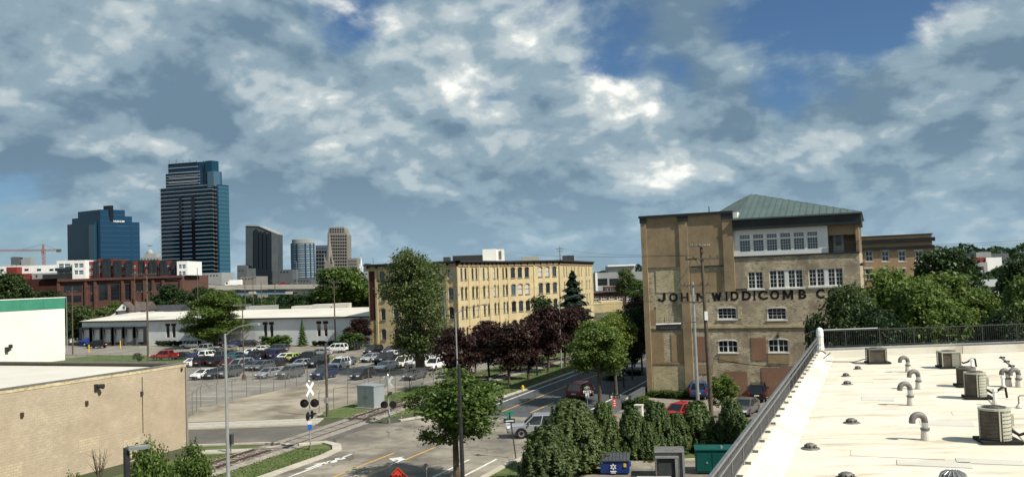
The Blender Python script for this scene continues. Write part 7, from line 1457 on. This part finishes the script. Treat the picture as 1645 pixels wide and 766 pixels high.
mb = MB(); mb.tube([c-FWD*.03+RGT*x+UP*z for x, z in ((-.15, .02), (-.05, .16), (.10, .16), (0, .02), (-.15, .02), (0, .02), (-.06, .2))], .013, 4); mb.tube([c-FWD*.03+RGT*x+UP*z for x, z in ((.15, .02), (.09, .2), (.02, .21))], .013, 4); mb.build('bicycle_frame', 'sign_white', t); plate(t, 'lane_plate', c-UP*.36, .40, .12, 'sign_white'); put_text(t, 'BIKE LANE', c-UP*.36-FWD*.0, RGT, .13, 'sign_black'); plate(t, 'small_plate', c-UP*.72, .18, .20, 'sign_white')
p = at(987, 700, 78); Y = 78; t = thing('one_way_sign', 'black one-way arrow sign with orange-red construction banners on its post', 'sign', (p.x, p.y, 0)); post(t, p, at(987, 634, Y).z+.2); c = at(987, 636.5, Y)-FWD*.05; plate(t, 'one_way_plate', c, .48, .16, 'sign_black'); arrow_on(t, c, RGT, .38); put_text(t, 'ONE WAY', c-FWD*.005+RGT*.1, RGT, .12, 'sign_black')
for yy, hh in ((647, .40), (674, .46)): c = at(987 if yy < 660 else 985, yy, Y)-FWD*.06; plate(t, 'orange_banner', c, .15, hh, 'sign_red'); [plate(t, 'banner_stripe', c-FWD*.02+UP*(k*.2-.2), .09, .035, 'sign_white') for k in range(3)]
# red diamond at the bottom edge
p = at(639, 766, 46); t = thing('road_work_sign', 'red-orange diamond ROAD work sign cut off by the bottom edge', 'sign', (p.x, p.y, 0)); c = at(639.5, 766+8, 46); mb = MB(); r = .78; n_ = -FWD; pts = [c+UP*r, c-RGT*r, c-UP*r, c+RGT*r]; mb.faces([q for q in pts]+[q+FWD*.02 for q in pts], [(0,1,2,3),(7,6,5,4)]+[(i, 4+i, 4+(i+1) % 4, (i+1) % 4) for i in range(4)]); mb.build('diamond', 'sign_red', t); put_text(t, 'ROAD', c+UP*.27+n_*.0, RGT, .30, 'sign_black'); put_text(t, 'WORK', c-UP*.05, RGT, .30, 'sign_black'); mb = MB(); r = .70
for i in range(4):
    a, b_ = [c+n_*.012+x for x in ((UP*r, -RGT*r), (-RGT*r, -UP*r), (-UP*r, RGT*r), (RGT*r, UP*r))[i]]; mb.tube([a, b_], .014, 4)
mb.build('border', 'sign_black', t); mb = MB(); mb.cyl((p.x, p.y, 0), c-UP*.7+FWD*.05, .04, .04, 6); mb.build('stand', 'galv', t)
p = G(686, 782); Y = (p-CAM).dot(FWD); t = thing('small_round_sign', 'small round sign back on a thin post in the foreground road edge', 'sign', p); post(t, p, at(684, 750, Y).z); c = at(684, 748, Y); mb = MB(); mb.cyl(c, c+FWD*.03, .17, .17, 14); mb.build('disc', 'stone_tan', t)
for lab, bx, by in (('pale yellow hydrant on the grass by the kerb, below the maroon trees', 840, 628),):
    p = G(bx, by); t = thing('hydrant', lab, 'hydrant', p); mb = MB(); mb.lathe([(.17, 0), (.17, .08), (.12, .10), (.12, .5), (.15, .52), (.13, .62), (.03, .72)], p, 12); mb.build('barrel', 'yellow', t); mb = MB(); mb.cyl(p+UP*.42-RGT*.22, p+UP*.42+RGT*.22, .06, .06, 8); mb.build('nozzle', 'yellow', t)
p = G(863, 603); mb = MB(); mb.lathe([(.13, 0), (.13, 1.5), (.05, 1.6)], p, 8); tag(mb.build('dark_bollard', 'black_metal', org=p, uv=False), 'dark post beside the track between two maroon trees', 'bollard')
p = G(371, 727); t = thing('relay_box', 'small dark box on a post behind the left street lamp', 'cabinet', p); post(t, p, .9, .05, 'galv_dark'); mb = MB(); mb.box(p.x-.2, p.x+.2, p.y-.15, p.y+.15, .7, 1.5); mb.build('box', 'slate_dark', t)
# low wall by the mill corner
p0, p1 = G(975, 672), G(1003, 652); d = (p1-p0); t = thing('low_wall', 'low dark brick wall with stone cap by the street corner of the mill', 'wall', p0); mb = MB(); n_ = Vector((-d.y, d.x, 0)).normalized()*.15; mb.prism([(p0-n_)[:2], (p1-n_)[:2], (p1+n_)[:2], (p0+n_)[:2]], 0, .8); mb.build('brickwork', 'stone_dark', t); mb = MB(); n_ *= 1.3; mb.prism([(p0-n_)[:2], (p1-n_)[:2], (p1+n_)[:2], (p0+n_)[:2]], .802, .9); mb.build('cap', 'stone_dark', t)
p0, p1 = G(1012, 650), G(1040, 633); d = (p1-p0); t = thing('low_wall', 'second stretch of low dark wall, reaching the mill corner', 'wall', p0); mb = MB(); n_ = Vector((-d.y, d.x, 0)).normalized()*.15; mb.prism([(p0-n_)[:2], (p1-n_)[:2], (p1+n_)[:2], (p0+n_)[:2]], 0, .9); mb.build('brickwork', 'stone_dark', t); mb = MB(); n_ *= 1.3; mb.prism([(p0-n_)[:2], (p1-n_)[:2], (p1+n_)[:2], (p0+n_)[:2]], .902, 1.0); mb.build('cap', 'stone_dark', t)
# ---------------------------------------------------------------- service yard: dumpster, enclosure, generator
def rigid(px0, px1, pyb, pyt, dep):
    a, b = G(px0, pyb), G(px1, pyb); Y = (a-CAM).dot(FWD); return a, b, (b-a).normalized(), at(px0, pyt, Y).z
a, b, d, H = rigid(965, 1011, 763, 738, 1.4); n_ = Vector((-d.y, d.x, 0)); w = (b-a).length; t = thing('dumpster', 'blue dumpster with dark ribbed lid and white emblem', 'dumpster', a); A = a
mb = MB(); f0, f1, k0, k1 = A, A+d*w, A+d*w+n_*1.5, A+n_*1.5; bt = .12; mb.faces([f0+UP*bt+n_*.1, f1+UP*bt+n_*.1, k1*0+f1+n_*1.5+UP*bt, f0+n_*1.5+UP*bt, f0+UP*H*.9, f1+UP*H*.9, f1+n_*1.5+UP*H*1.1, f0+n_*1.5+UP*H*1.1], [(0,1,5,4),(1,2,6,5),(2,3,7,6),(3,0,4,7),(0,3,2,1)]); mb.build('bin', 'bin_blue', t)
mb = MB(); mb.faces([f0-n_*.06+UP*H*.91-d*.05, f1-n_*.06+UP*H*.91+d*.05, f1+n_*1.5+UP*H*1.12+d*.05, f0+n_*1.5+UP*H*1.12-d*.05]+[p_2+UP*.06 for p_2 in (f0-n_*.06+UP*H*.91-d*.05, f1-n_*.06+UP*H*.91+d*.05, f1+n_*1.5+UP*H*1.12+d*.05, f0+n_*1.5+UP*H*1.12-d*.05)], [(4,5,6,7),(3,2,1,0),(0,1,5,4),(1,2,6,5),(2,3,7,6),(3,0,4,7)]); lid = mb.build('lid', 'bin_lid', t)
for k in range(8): u = w*(k+.5)/8; s0, s1 = f0+d*u+UP*(H*.91+.08), f0+d*u+n_*1.5+UP*(H*1.12+.08); mb = MB(); mb.tube([s0, s1], .03, 4); mb.build('lid_rib', 'bin_lid', lid)
for s, u in ((-1, -.06), (1, w+.06)): mb = MB(); c = f0+d*u+n_*.7+UP*H*.6; mb.obox(c, d*.06, n_*.5, UP*.07); mb.build('side_pocket', 'bin_blue', t)
ec = f0+d*w*.45+UP*H*.55-n_*.02+n_*.05; mb = MB()
for k in range(6): a_ = R_(60*k+30); q = ec+d*math.cos(a_)*.13+UP*math.sin(a_)*.13-n_*.035; e1 = d*math.cos(a_)+UP*math.sin(a_); e2 = d*-math.sin(a_)+UP*math.cos(a_); mb.poly([q-e1*.09, q-e2*.06, q+e1*.10, q+e2*.06])
mb.build('emblem', 'sign_white', t); mb = MB(); mb.obox(ec-UP*.30-n_*.025, d*.20, n_*.008, UP*.035); mb.obox(ec-UP*.40-n_*.02, d*.16, n_*.008, UP*.025); mb.build('emblem_line', 'sign_white', t); mb = MB(); mb.obox(f0+d*w*.86+UP*H*.65+n_*.005, d*.09, n_*.008, UP*.12); mb.build('sticker', 'yellow', t)
a, b, d, H = rigid(1053, 1101, 769, 724, 1.6); n_ = Vector((-d.y, d.x, 0)); w = (b-a).length; t = thing('transformer_cabinet', 'grey-green metal transformer cabinet with framed front panel', 'cabinet', a); mb = MB(); mb.obox(a+d*w/2+n_*.8+UP*H/2, d*w/2, n_*.78, UP*H/2); mb.build('body', 'galv_dark', t)
for (u0, u1, z0, z1, pr, m) in ((0, w, H*.95, H*1.0, .10, 'galv'), (.03, w*.80, H*.76, H*.83, .22, 'galv'), (.03, .12, 0.1, H*.76, .2, 'galv_dark'), (w*.68, w*.76, .1, H*.76, .2, 'galv'), (w*.93, w, .05, H*.95, .1, 'galv')): mb = MB(); mb.obox(a+d*(u0+u1)/2-n_*(pr/2-.02)+UP*(z0+z1)/2, d*(u1-u0)/2, n_*pr/2, UP*(z1-z0)/2); mb.build('frame_bar', m, t)
mb = MB(); mb.obox(a+d*w*.40-n_*.03+UP*H*.40, d*w*.27, n_*.03, UP*H*.34); mb.build('front_panel', 'slate_dark', t); mb = MB(); q = a-d*1.4-n_*.6; mb.obox(q+d*1.3+UP*.16, d*1.1, n_*.5, UP*.06); mb.build('plinth', 'concrete', t)
a, b, d, H = rigid(1119, 1196, 762, 723, 1.6); n_ = Vector((-d.y, d.x, 0)); w = (b-a).length; t = thing('generator', 'green metal generator housing beside the roof railing', 'generator', a); mb = MB(); mb.obox(a+d*w/2+n_*.8+UP*(H/2+.08), d*w/2, n_*.8, UP*(H/2-.08)); mb.build('housing', 'teal', t); mb = MB(); mb.obox(a+d*w/2+n_*.8+UP*(H+.03), d*(w/2+.05), n_*.86, UP*.04); mb.build('top_cover', 'teal', t)
mb = MB(); mb.obox(a+d*w/2+n_*.8+UP*.08, d*(w/2-.05), n_*.7, UP*.078); mb.build('skid', 'slate_dark', t)
for k in range(3): mb = MB(); mb.obox(a+d*w*(k+.5)/3-n_*.012+UP*H*.52, d*(w/6-.04), n_*.012, UP*H*.36); dd = mb.build('door', 'teal', t); mb = MB(); mb.obox(a+d*(w*(k+.5)/3+.2)-n_*.04+UP*H*.5, d*.06, n_*.016, UP*.05); mb.build('handle', 'galv', dd)
mb = MB(); q = a+d*w*.55+n_*.5+UP*(H+.05); mb.cyl(q, q+UP*.16, .10, .08, 8); mb.build('exhaust_cap', 'galv', t)
p = G(133, 556); t = thing('dumpster', 'small blue dumpster left of the white SUV at the docks', 'dumpster', p); mb = MB(); mb.faces([p+Vector(q) for q in ((-1, 0, .1), (1, 0, .1), (1, 1.4, .1), (-1, 1.4, .1), (-1.1, -.1, 1.1), (1.1, -.1, 1.1), (1.1, 1.5, 1.7), (-1.1, 1.5, 1.7))], [(0,1,5,4),(1,2,6,5),(2,3,7,6),(3,0,4,7)]); mb.build('bin', 'bin_blue', t); mb = MB(); mb.faces([p+Vector(q) for q in ((-1.15, -.15, 1.1), (1.15, -.15, 1.1), (1.15, 1.55, 1.72), (-1.15, 1.55, 1.72), (-1.15, -.15, 1.17), (1.15, -.15, 1.17), (1.15, 1.55, 1.8), (-1.15, 1.55, 1.8))], [(4,5,6,7),(0,1,5,4),(1,2,6,5),(2,3,7,6),(3,0,4,7)]); mb.build('lid', 'bin_blue', t)
p = G(1027, 668); t = thing('utility_box', 'pale cream utility box half hidden by the hedge', 'cabinet', p); mb = MB(); mb.box(p.x-.35, p.x+.35, p.y-.3, p.y+.3, 0, 1.0); mb.build('body', 'roof_cream', t); mb = MB(); mb.box(p.x-.4, p.x+.4, p.y-.35, p.y+.35, 1.002, 1.08); mb.build('lid', 'roof_cream', t)

# ================================================================== THE FLAT ROOF BELOW THE CAMERA
RZ = 8.1; RX = 20.05
e0 = Vector((RX, -39.5, 0)); e1 = e0+RGT*60; edge = lambda t: e0+RGT*t
rb_ = thing('flat_roof_building', 'near building with pale flat roof carrying pipes and air conditioners', 'building', (RX, -39.5, 0))
far = [(RX, -112), (72, -112), (e1.x, e1.y), (RX, -39.5)]
mb = MB(); mb.prism(far, 0, RZ-.02); mb.build('wall', 'brick_orange', rb_)
# membrane sheets, lapped
bounds = [0.0, .95, 3.05, 7.1, 10.6, 14.2, 17.8, 21.4, 26, 40]
for i in range(len(bounds)-1):
    x0, x1 = RX+bounds[i], RX+bounds[i+1]+.10; yb = -110; f = lambda x: -39.5+(x-RX)*math.tan(GRID)
    segs = [(-110, -66.5+i*1.1), (-66.55+i*1.1, -56.8-i*.7), (-56.85-i*.7, None)]
    for j, (ya, yb_) in enumerate(segs):
        z = RZ+.004+.004*(i % 2)+.006*(j % 2); pts = [(x0, ya), (x1, ya), (x1, yb_ if yb_ is not None else f(x1)), (x0, yb_ if yb_ is not None else f(x0))]
        mb = MB(); mb.prism(pts, RZ-.018, z); mb.build('membrane_sheet', 'roof_white' if (i*2+j) % 3 else 'roof_grey' if i > 4 else 'roof_white', rb_)
# seams
for i in (3, 5, 7):
    x = RX+bounds[i]; mb = MB(); mb.box(x-.022, x+.022, -110, -41, RZ+.012, RZ+.026); mb.build('seam_strip', 'seam', rb_)
# patched areas of newer and older membrane
random.seed(31)
for px_, py_, wx, wy_ in ((1340, 700, .9, .5), (1410, 640, .6, .6), (1440, 730, 1.2, .45), (1520, 680, .8, .5), (1385, 612, .5, .4), (1500, 745, .9, .35), (1555, 665, .5, .4), (1330, 608, .5, .5), (1430, 608, .7, .3), (1590, 742, .8, .3)):
    c = G(px_, py_, RZ); mb = MB(); mb.obox(c+UP*.016, Vector((wx, 0, 0)), Vector((0, wy_, 0)), UP*.006); mb.build('membrane_patch', random.choice(['roof_white', 'roof_grey', 'roof_grey']), rb_)
# parapets
par_i = .55
mb = MB(); mb.prism([(RX-.16, -112), (RX+.16, -112), (RX+.16, -39.3), (RX-.16, -39.3)], RZ-.6, RZ+.40); mb.faces([(RX+.16, -112, RZ+.399), (RX+.16, -39.5, RZ+.399), (RX+.88, -39.5, RZ+.016), (RX+.88, -112, RZ+.016)], [(0, 1, 2, 3)]); mb.build('parapet', 'roof_white', rb_)
mb = MB(); a, b = edge(-.2), edge(60); w = FWD*.3; mb.prism([a[:2], b[:2], (b+w)[:2], (a+w)[:2]], RZ-.5, RZ+.5); mb.build('parapet', 'roof_grey', rb_); mb = MB(); mb.prism([(a-FWD*.05)[:2], (b-FWD*.05)[:2], (b+w*1.2)[:2], (a+w*1.2)[:2]], RZ+.502, RZ+.55); mb.build('coping', 'galv', rb_)
mb = MB(); c0, c1 = edge(.3), edge(2.6); mb.prism([(c0-FWD*.5)[:2], (c1-FWD*.5)[:2], (c1-FWD*.01)[:2], (c0-FWD*.01)[:2]], RZ+.01, RZ+.40); mb.build('corner_kerb', 'roof_cream', rb_)
# railing: left side and far side
rl = thing('roof_railing', 'dark grey metal railing along the left and far edges of the flat roof', 'railing', (RX, -39.5, RZ))
def railing(p, q, h=1.12, z0=.18, gap=.125, pm='rail_grey', post_every=16, zb=RZ, picket_r=.0115):
    p, q = Vector(p), Vector(q); d = q-p; L_ = d.length; d = d/L_; s = Vector((-d.y, d.x, 0)); n = int(L_/gap); pk = MB(); pk.box(-picket_r, picket_r, -picket_r, picket_r, z0, h-.04); me = pk.mesh('picket', pm, uv=False); rest = MB(); order = []
    for z, hh, ww in ((h, .035, .04), (z0, .02, .025)): mb = MB(); mb.obox((p+q)/2+UP*(zb+z-(RZ if False else 0)), d*L_/2, s*ww, UP*hh); mb.build('top_rail' if z == h else 'bottom_rail', pm, rl)
    ps = MB(); ps.box(-.03, .03, -.03, .03, -.25, h+.02); pme = ps.mesh('post', pm, uv=False)
    for i in range(n+1):
        c = p+d*(L_*i/n)+UP*zb
        if i % post_every == 0: linkobj('post', pme, rl, c-ORG[rl.name], math.atan2(d.y, d.x))
        else: order.append(c)
    return order, me
o1, me1 = railing((RX-.05, -78, 0), (RX-.05, -38.9, 0), zb=RZ+.06, h=1.06, z0=.40, gap=.115)
# second rail just below the top one
mb = MB(); mb.box(RX+.01, RX+.06, -78, -38.9, RZ+.98, RZ+1.02); mb.build('mid_rail', 'rail_grey', rl)
o2, me2 = railing(edge(-.3)+FWD*.15, edge(19)+FWD*.15, pm='black_metal', zb=RZ+.55, h=1.0, z0=.1, picket_r=.008)
o1 = sorted(o1, key=lambda c: (c-CAM).length)[:290]
for c in o1[:170]: linkobj('picket', me1, rl, c-ORG[rl.name])
for c in o2[:125]: linkobj('picket', me2, rl, c-ORG[rl.name], GRID)
rest = MB()
for c in o1[170:]: rest.box(c.x-.0115, c.x+.0115, c.y-.0115, c.y+.0115, c.z+.40, c.z+1.02)
for c in o2[125:]: rest.box(c.x-.011, c.x+.011, c.y-.011, c.y+.011, c.z+.1, c.z+.96)
if rest.v: r_ = rest.build('pickets', 'black_metal', rl, uv=False); r_['kind'] = 'stuff'
# light handrail at the far corner
mb = MB(); a, b = edge(0)+UP*(RZ+1.62)+FWD*.1, edge(3.6)+UP*(RZ+1.62)+FWD*.1; mb.cyl(a, b, .03, .03, 6); mb.build('corner_handrail', 'galv', rl); 
# feet of the railing on the parapet
for k in range(24):
    y = -75+k*1.5; mb = MB(); mb.box(RX-.01, RX+.14, y-.04, y+.04, RZ+.402, RZ+.46); mb.build('foot', 'rail_grey', rl)
# wrapped white post at the corner
c = Vector(G(1316, 562, RZ+.45)); c = edge(.15)+UP*(RZ+.45)+FWD*.0; t = thing('wrapped_post', 'white cloth-wrapped post at the far corner of the roof', 'post', c); mb = MB(); mb.lathe([(.20, 0), (.22, .1), (.19, .5), (.21, .9), (.20, 1.15), (.14, 1.28), (.03, 1.33)], c, 10); mb.build('wrapping', 'white_paint', t); 
for z in (.35, .8): mb = MB(); mb.lathe([(.205, z-.02), (.222, z), (.205, z+.02)], c, 10); mb.build('tie', 'stone_grey', t)
# ---------------------------------------------------------------- air conditioners
def fan_grille(mb, c, r):
    for k in range(1, 5): mb.tube([c+Vector((math.cos(6.2832*i/16)*r*k/4.2, math.sin(6.2832*i/16)*r*k/4.2, 0)) for i in range(17)], .008, 4)
    for k in range(8): a = math.pi*2*k/8; mb.cyl(c, c+Vector((math.cos(a)*r, math.sin(a)*r, 0)), .008, .008, 4)
def condenser(label, px_, py_, s=.74, h=.85, square=False, dark=False, rot=0.0, pipe=True):
    b = G(px_, py_, RZ+.02); t = thing('air_conditioner', label, 'air conditioner', b, 'air conditioners on the flat roof', rot); ORG[t.name] = Vector()
    mb = MB(); mb.box(-s*.62, s*.75, -s*.60, s*.60, 0, .09); mb.build('pad', 'rubber', t)
    z0, z1 = .09, .09+h
    if square:
        mb = MB(); mb.box(-s/2+.03, s/2-.03, -s/2+.03, s/2-.03, z0, z1-.06); mb.build('coil', 'ac_coil', t); pts = [(-s/2, -s/2), (s/2, -s/2), (s/2, s/2), (-s/2, s/2)]
        if not dark: mb = MB(); mb.box(0.02, s/2, -s/2, s/2, z0, z1-.06); mb.build('service_panel', 'ac_body', t)
    else:
        oc = [(s/2*math.cos(R_(a))*1.04, s/2*math.sin(R_(a))*1.04) for a in range(0, 360, 18)]; mb = MB(); mb.prism([(x*.96, y*.96) for x, y in oc], z0, z1-.06); mb.build('coil', 'ac_coil', t); pts = oc
        mb = MB(); sec = [(s/2*1.05*math.cos(R_(a)), s/2*1.05*math.sin(R_(a))) for a in range(-80, 41, 15)]; mb.prism(sec+[(0, 0)], z0, z1-.061); mb.build('service_panel', 'ac_body', t)
    for k in range(8):                                        # louvres of the guard
        z = z0+.06+k*(h-.16)/7; q = [(x*1.03, y*1.03) for x, y in pts]; mb = MB(); mb.tube([(x, y, z) for x, y in q+q[:1]], .008, 4); mb.build('guard_wire', 'ac_coil', t, uv=False)
    for x, y in (pts if square else pts[::5]): mb = MB(); mb.box(x*1.02-.02, x*1.02+.02, y*1.02-.02, y*1.02+.02, z0, z1-.06); mb.build('corner_post', 'ac_body' if not dark else 'galv_dark', t)
    mb = MB(); mb.prism([(x*1.06, y*1.06) for x, y in pts], z1-.059, z1); tp_ = mb.build('top_plate', 'ac_body' if not dark else 'galv_dark', t); mb = MB(); mb.cyl((0, 0, z1+.001), (0, 0, z1+.004), s*.40, s*.40, 20); mb.build('fan_opening', 'rubber', tp_); mb = MB(); fan_grille(mb, Vector((0, 0, z1+.02)), s*.42); mb.build('fan_grille', 'galv_dark', tp_, uv=False)
    if pipe:
        mb = MB(); mb.tube([(s/2, -.1, .35), (s*.75, -.12, .22), (s*1.0, -.1, .28), (s*1.25, -.05, .42), (s*1.45, 0, .40), (s*1.5, 0, .02)], .045, 7); mb.build('insulated_pipe', 'rubber', t); mb = MB(); mb.box(s/2*1.02, s/2*1.02+.12, .02, .14, .45, .8); mb.build('disconnect_box', 'ac_body', t)
    return t
condenser('large round-cornered air conditioner nearest the camera at the right', 1600, 709, .80, .92, rot=.2)
condenser('tan air conditioner in the middle distance on the roof, in front of another', 1568, 639, .72, .92, rot=.1)
condenser('air conditioner half hidden behind the tan one', 1553, 620, .70, .72, dark=True, rot=.2, pipe=False)
condenser('square tan air conditioner on a long dark base at the back of the roof', 1525, 590, .85, .74, True, rot=GRID*.6)
condenser('black square air conditioner near the far corner of the roof', 1408, 583, .85, .72, True, True, GRID*.6, False)
mb = MB(); a = G(1408, 581, RZ+.03); mb.tube([a-RGT*.3+UP*.25, a-RGT*1.2+UP*.05, a-RGT*2.4+UP*.10, a-RGT*3.0+UP*.2, edge(.8)+UP*(RZ+.35)], .025, 5); tag(mb.build('roof_hose', 'rubber', org=a, uv=False), 'thin black hose from the black air conditioner to the corner', 'hose')
# ---------------------------------------------------------------- gooseneck vent pipes
def gooseneck(label, px_, py_, pyt, r=.095, hook=.38, flip=-1, m='galv'):
    b = G(px_, py_, RZ+.015); Y = (b-CAM).dot(FWD); H = at(px_, pyt, Y).z-b.z; t = thing('gooseneck_vent', label, 'vent pipe', b, 'gooseneck vents on the flat roof'); R2 = hook/2; d = RGT*flip
    mb = MB(); mb.cyl(b, b+UP*(H-R2-.03), r, r, 12); mb.build('pipe', m, t); mb = MB(); mb.cyl(b, b+UP*.28, r*1.5, r*1.25, 12); mb.build('boot', 'roof_grey', t); mb = MB(); mb.cyl(b+UP*.30, b+UP*.36, r*1.45, r*1.45, 12); mb.build('clamp', 'galv_dark', t)
    c = b+UP*(H-R2-r*.6)+d*R2; mb = MB(); mb.tube([b+UP*(H-R2-.10)]+[c+(-d*math.cos(R_(a))+UP*math.sin(R_(a)))*R2 for a in range(0, 181, 20)]+[c+d*R2-UP*.06], r*1.02, 12); mb.build('bend', 'galv_dark', t, smooth=True); return t
gooseneck('gooseneck vent pipe nearest the camera', 1487, 706, 662); gooseneck('gooseneck vent pipe, second from the front', 1463, 650, 613); gooseneck('gooseneck vent pipe, third from the front and slightly right', 1476, 624, 593.5); gooseneck('gooseneck vent pipe furthest back, left of the square air conditioner', 1459, 597, 571.5)
gooseneck('gooseneck pipe at the right edge, left of a pair', 1620, 620, 592, hook=.26); gooseneck('gooseneck pipe at the right edge, right of a pair', 1637, 621, 591, hook=.34)
# straight white pipes with caps
for px_, py_, pyt, lab in ((1599, 650, 624, 'white capped pipe beside the tan air conditioner'), (1612, 626, 603, 'white capped pipe behind the one beside the tan air conditioner'), (1562, 596, 576, 'white capped pipe beside the square air conditioner')):
    b = G(px_, py_, RZ+.015); H = at(px_, pyt, (b-CAM).dot(FWD)).z-b.z; t = thing('white_vent_pipe', lab, 'vent pipe', b, 'white vent pipes'); mb = MB(); mb.cyl(b, b+UP*H*.82, .075, .065, 10); mb.build('pipe', 'white_paint', t); mb = MB(); mb.lathe([(.085, H*.82), (.10, H*.86), (.06, H), (.02, H*1.02)], b, 10); mb.build('cap', 'white_paint', t); mb = MB(); mb.cyl(b, b+UP*.18, .14, .10, 10); mb.build('boot', 'roof_white', t)
# low mushroom drains
for px_, py_, s, lab in ((1302, 720, 1.0, 'low roof drain at the left front of the roof'), (1368, 679, 1.05, 'low roof drain in the middle of the roof'), (1361, 617, .9, 'low roof drain left of the goosenecks'), (1359, 604, .8, 'low roof drain behind another, left part of the roof'), (1378, 592.5, .8, 'low roof drain nearest the black air conditioner'), (1360, 768, 1.1, 'low roof drain cut by the bottom edge')):
    b = G(px_, py_, RZ+.015); t = thing('roof_drain', lab, 'roof drain', b, 'roof drains'); mb = MB(); mb.lathe([(.28*s, 0), (.26*s, .025), (.15*s, .04)], b, 14); mb.build('flange', 'galv_dark', t); mb = MB(); mb.lathe([(.155*s, .03), (.16*s, .10), (.12*s, .15), (.05*s, .17)], b, 12); mb.build('strainer', 'galv_dark', t)
    for k in range(8): a = 6.2832*k/8; mb = MB(); q = b+Vector((math.cos(a)*.16*s, math.sin(a)*.16*s, 0)); mb.box(q.x-.015, q.x+.015, q.y-.015, q.y+.015, b.z+.03, b.z+.12); mb.build('strainer_rib', 'rubber', t, uv=False)
# turbine vent at the bottom edge
b = G(1533, 797, RZ+.015); t = thing('turbine_vent', 'round ribbed turbine vent cut by the bottom edge of the picture', 'vent', b); mb = MB(); mb.cyl(b, b+UP*.25, .20, .20, 12); mb.build('collar', 'galv', t); mb = MB(); mb.lathe([(.20, .25), (.27, .33), (.29, .42), (.25, .52), (.14, .58), (.02, .60)], b, 16); mb.build('head', 'galv_dark', t)
for k in range(16): a = 6.2832*k/16; mb = MB(); mb.tube([b+Vector((math.cos(a)*r*1.03, math.sin(a)*r*1.03, z)) for r, z in ((.22, .26), (.275, .33), (.295, .42), (.255, .525), (.14, .59))], .012, 4); mb.build('vane', 'galv', t, uv=False)
# drain hose end by the parapet, pipe run at the right
b = G(1276, 660, RZ+.1); mb = MB(); mb.tube([b, b+FWD*.5+UP*.05+RGT*.06, b+FWD*1.4+RGT*.25+UP*.12], [.07, .07, .05], 8); t = thing('drain_spout', 'short pale drain spout with dark mouth lying by the left parapet', 'pipe', b); mb.build('pipe', 'white_paint', t); mb = MB(); mb.cyl(b-FWD*.03, b+FWD*.02, .085, .085, 10); mb.build('mouth', 'rubber', t)
b = G(1608, 572, RZ+.05); e = G(1640, 601, RZ+.05); t = thing('pipe_run', 'grey conduit on small black blocks at the far right of the roof', 'pipe', b); mb = MB(); mb.cyl(b, e, .03, .03, 6); mb.build('conduit', 'galv', t)
for k in range(4): c = b.lerp(e, (k+.3)/4); mb = MB(); mb.obox(c-UP*.02, RGT*.12, FWD*.08, UP*.06); mb.build('support_block', 'rubber', t)
b = G(1637, 654, RZ+.03); t = thing('gas_pipe', 'short bent gas pipe on a flange at the right edge of the roof', 'pipe', b); mb = MB(); mb.tube([b, b+UP*.38, b+UP*.42+RGT*.06, b+UP*.42+RGT*.9], .025, 7); mb.build('pipe', 'galv_dark', t); mb = MB(); mb.lathe([(.12, 0), (.10, .04), (.04, .12)], b, 10); mb.build('flange', 'roof_grey', t)
# raised kerb of the next roof section, far right
a = G(1560, 598, RZ); mb = MB(); q0, q1 = edge(8.2)-FWD*.4, edge(19)-FWD*.4; mb.prism([(q0-FWD*.1)[:2], (q1-FWD*.1)[:2], q1[:2], q0[:2]], RZ+.02, RZ+.45); mb.build('upstand', 'roof_grey', rb_)
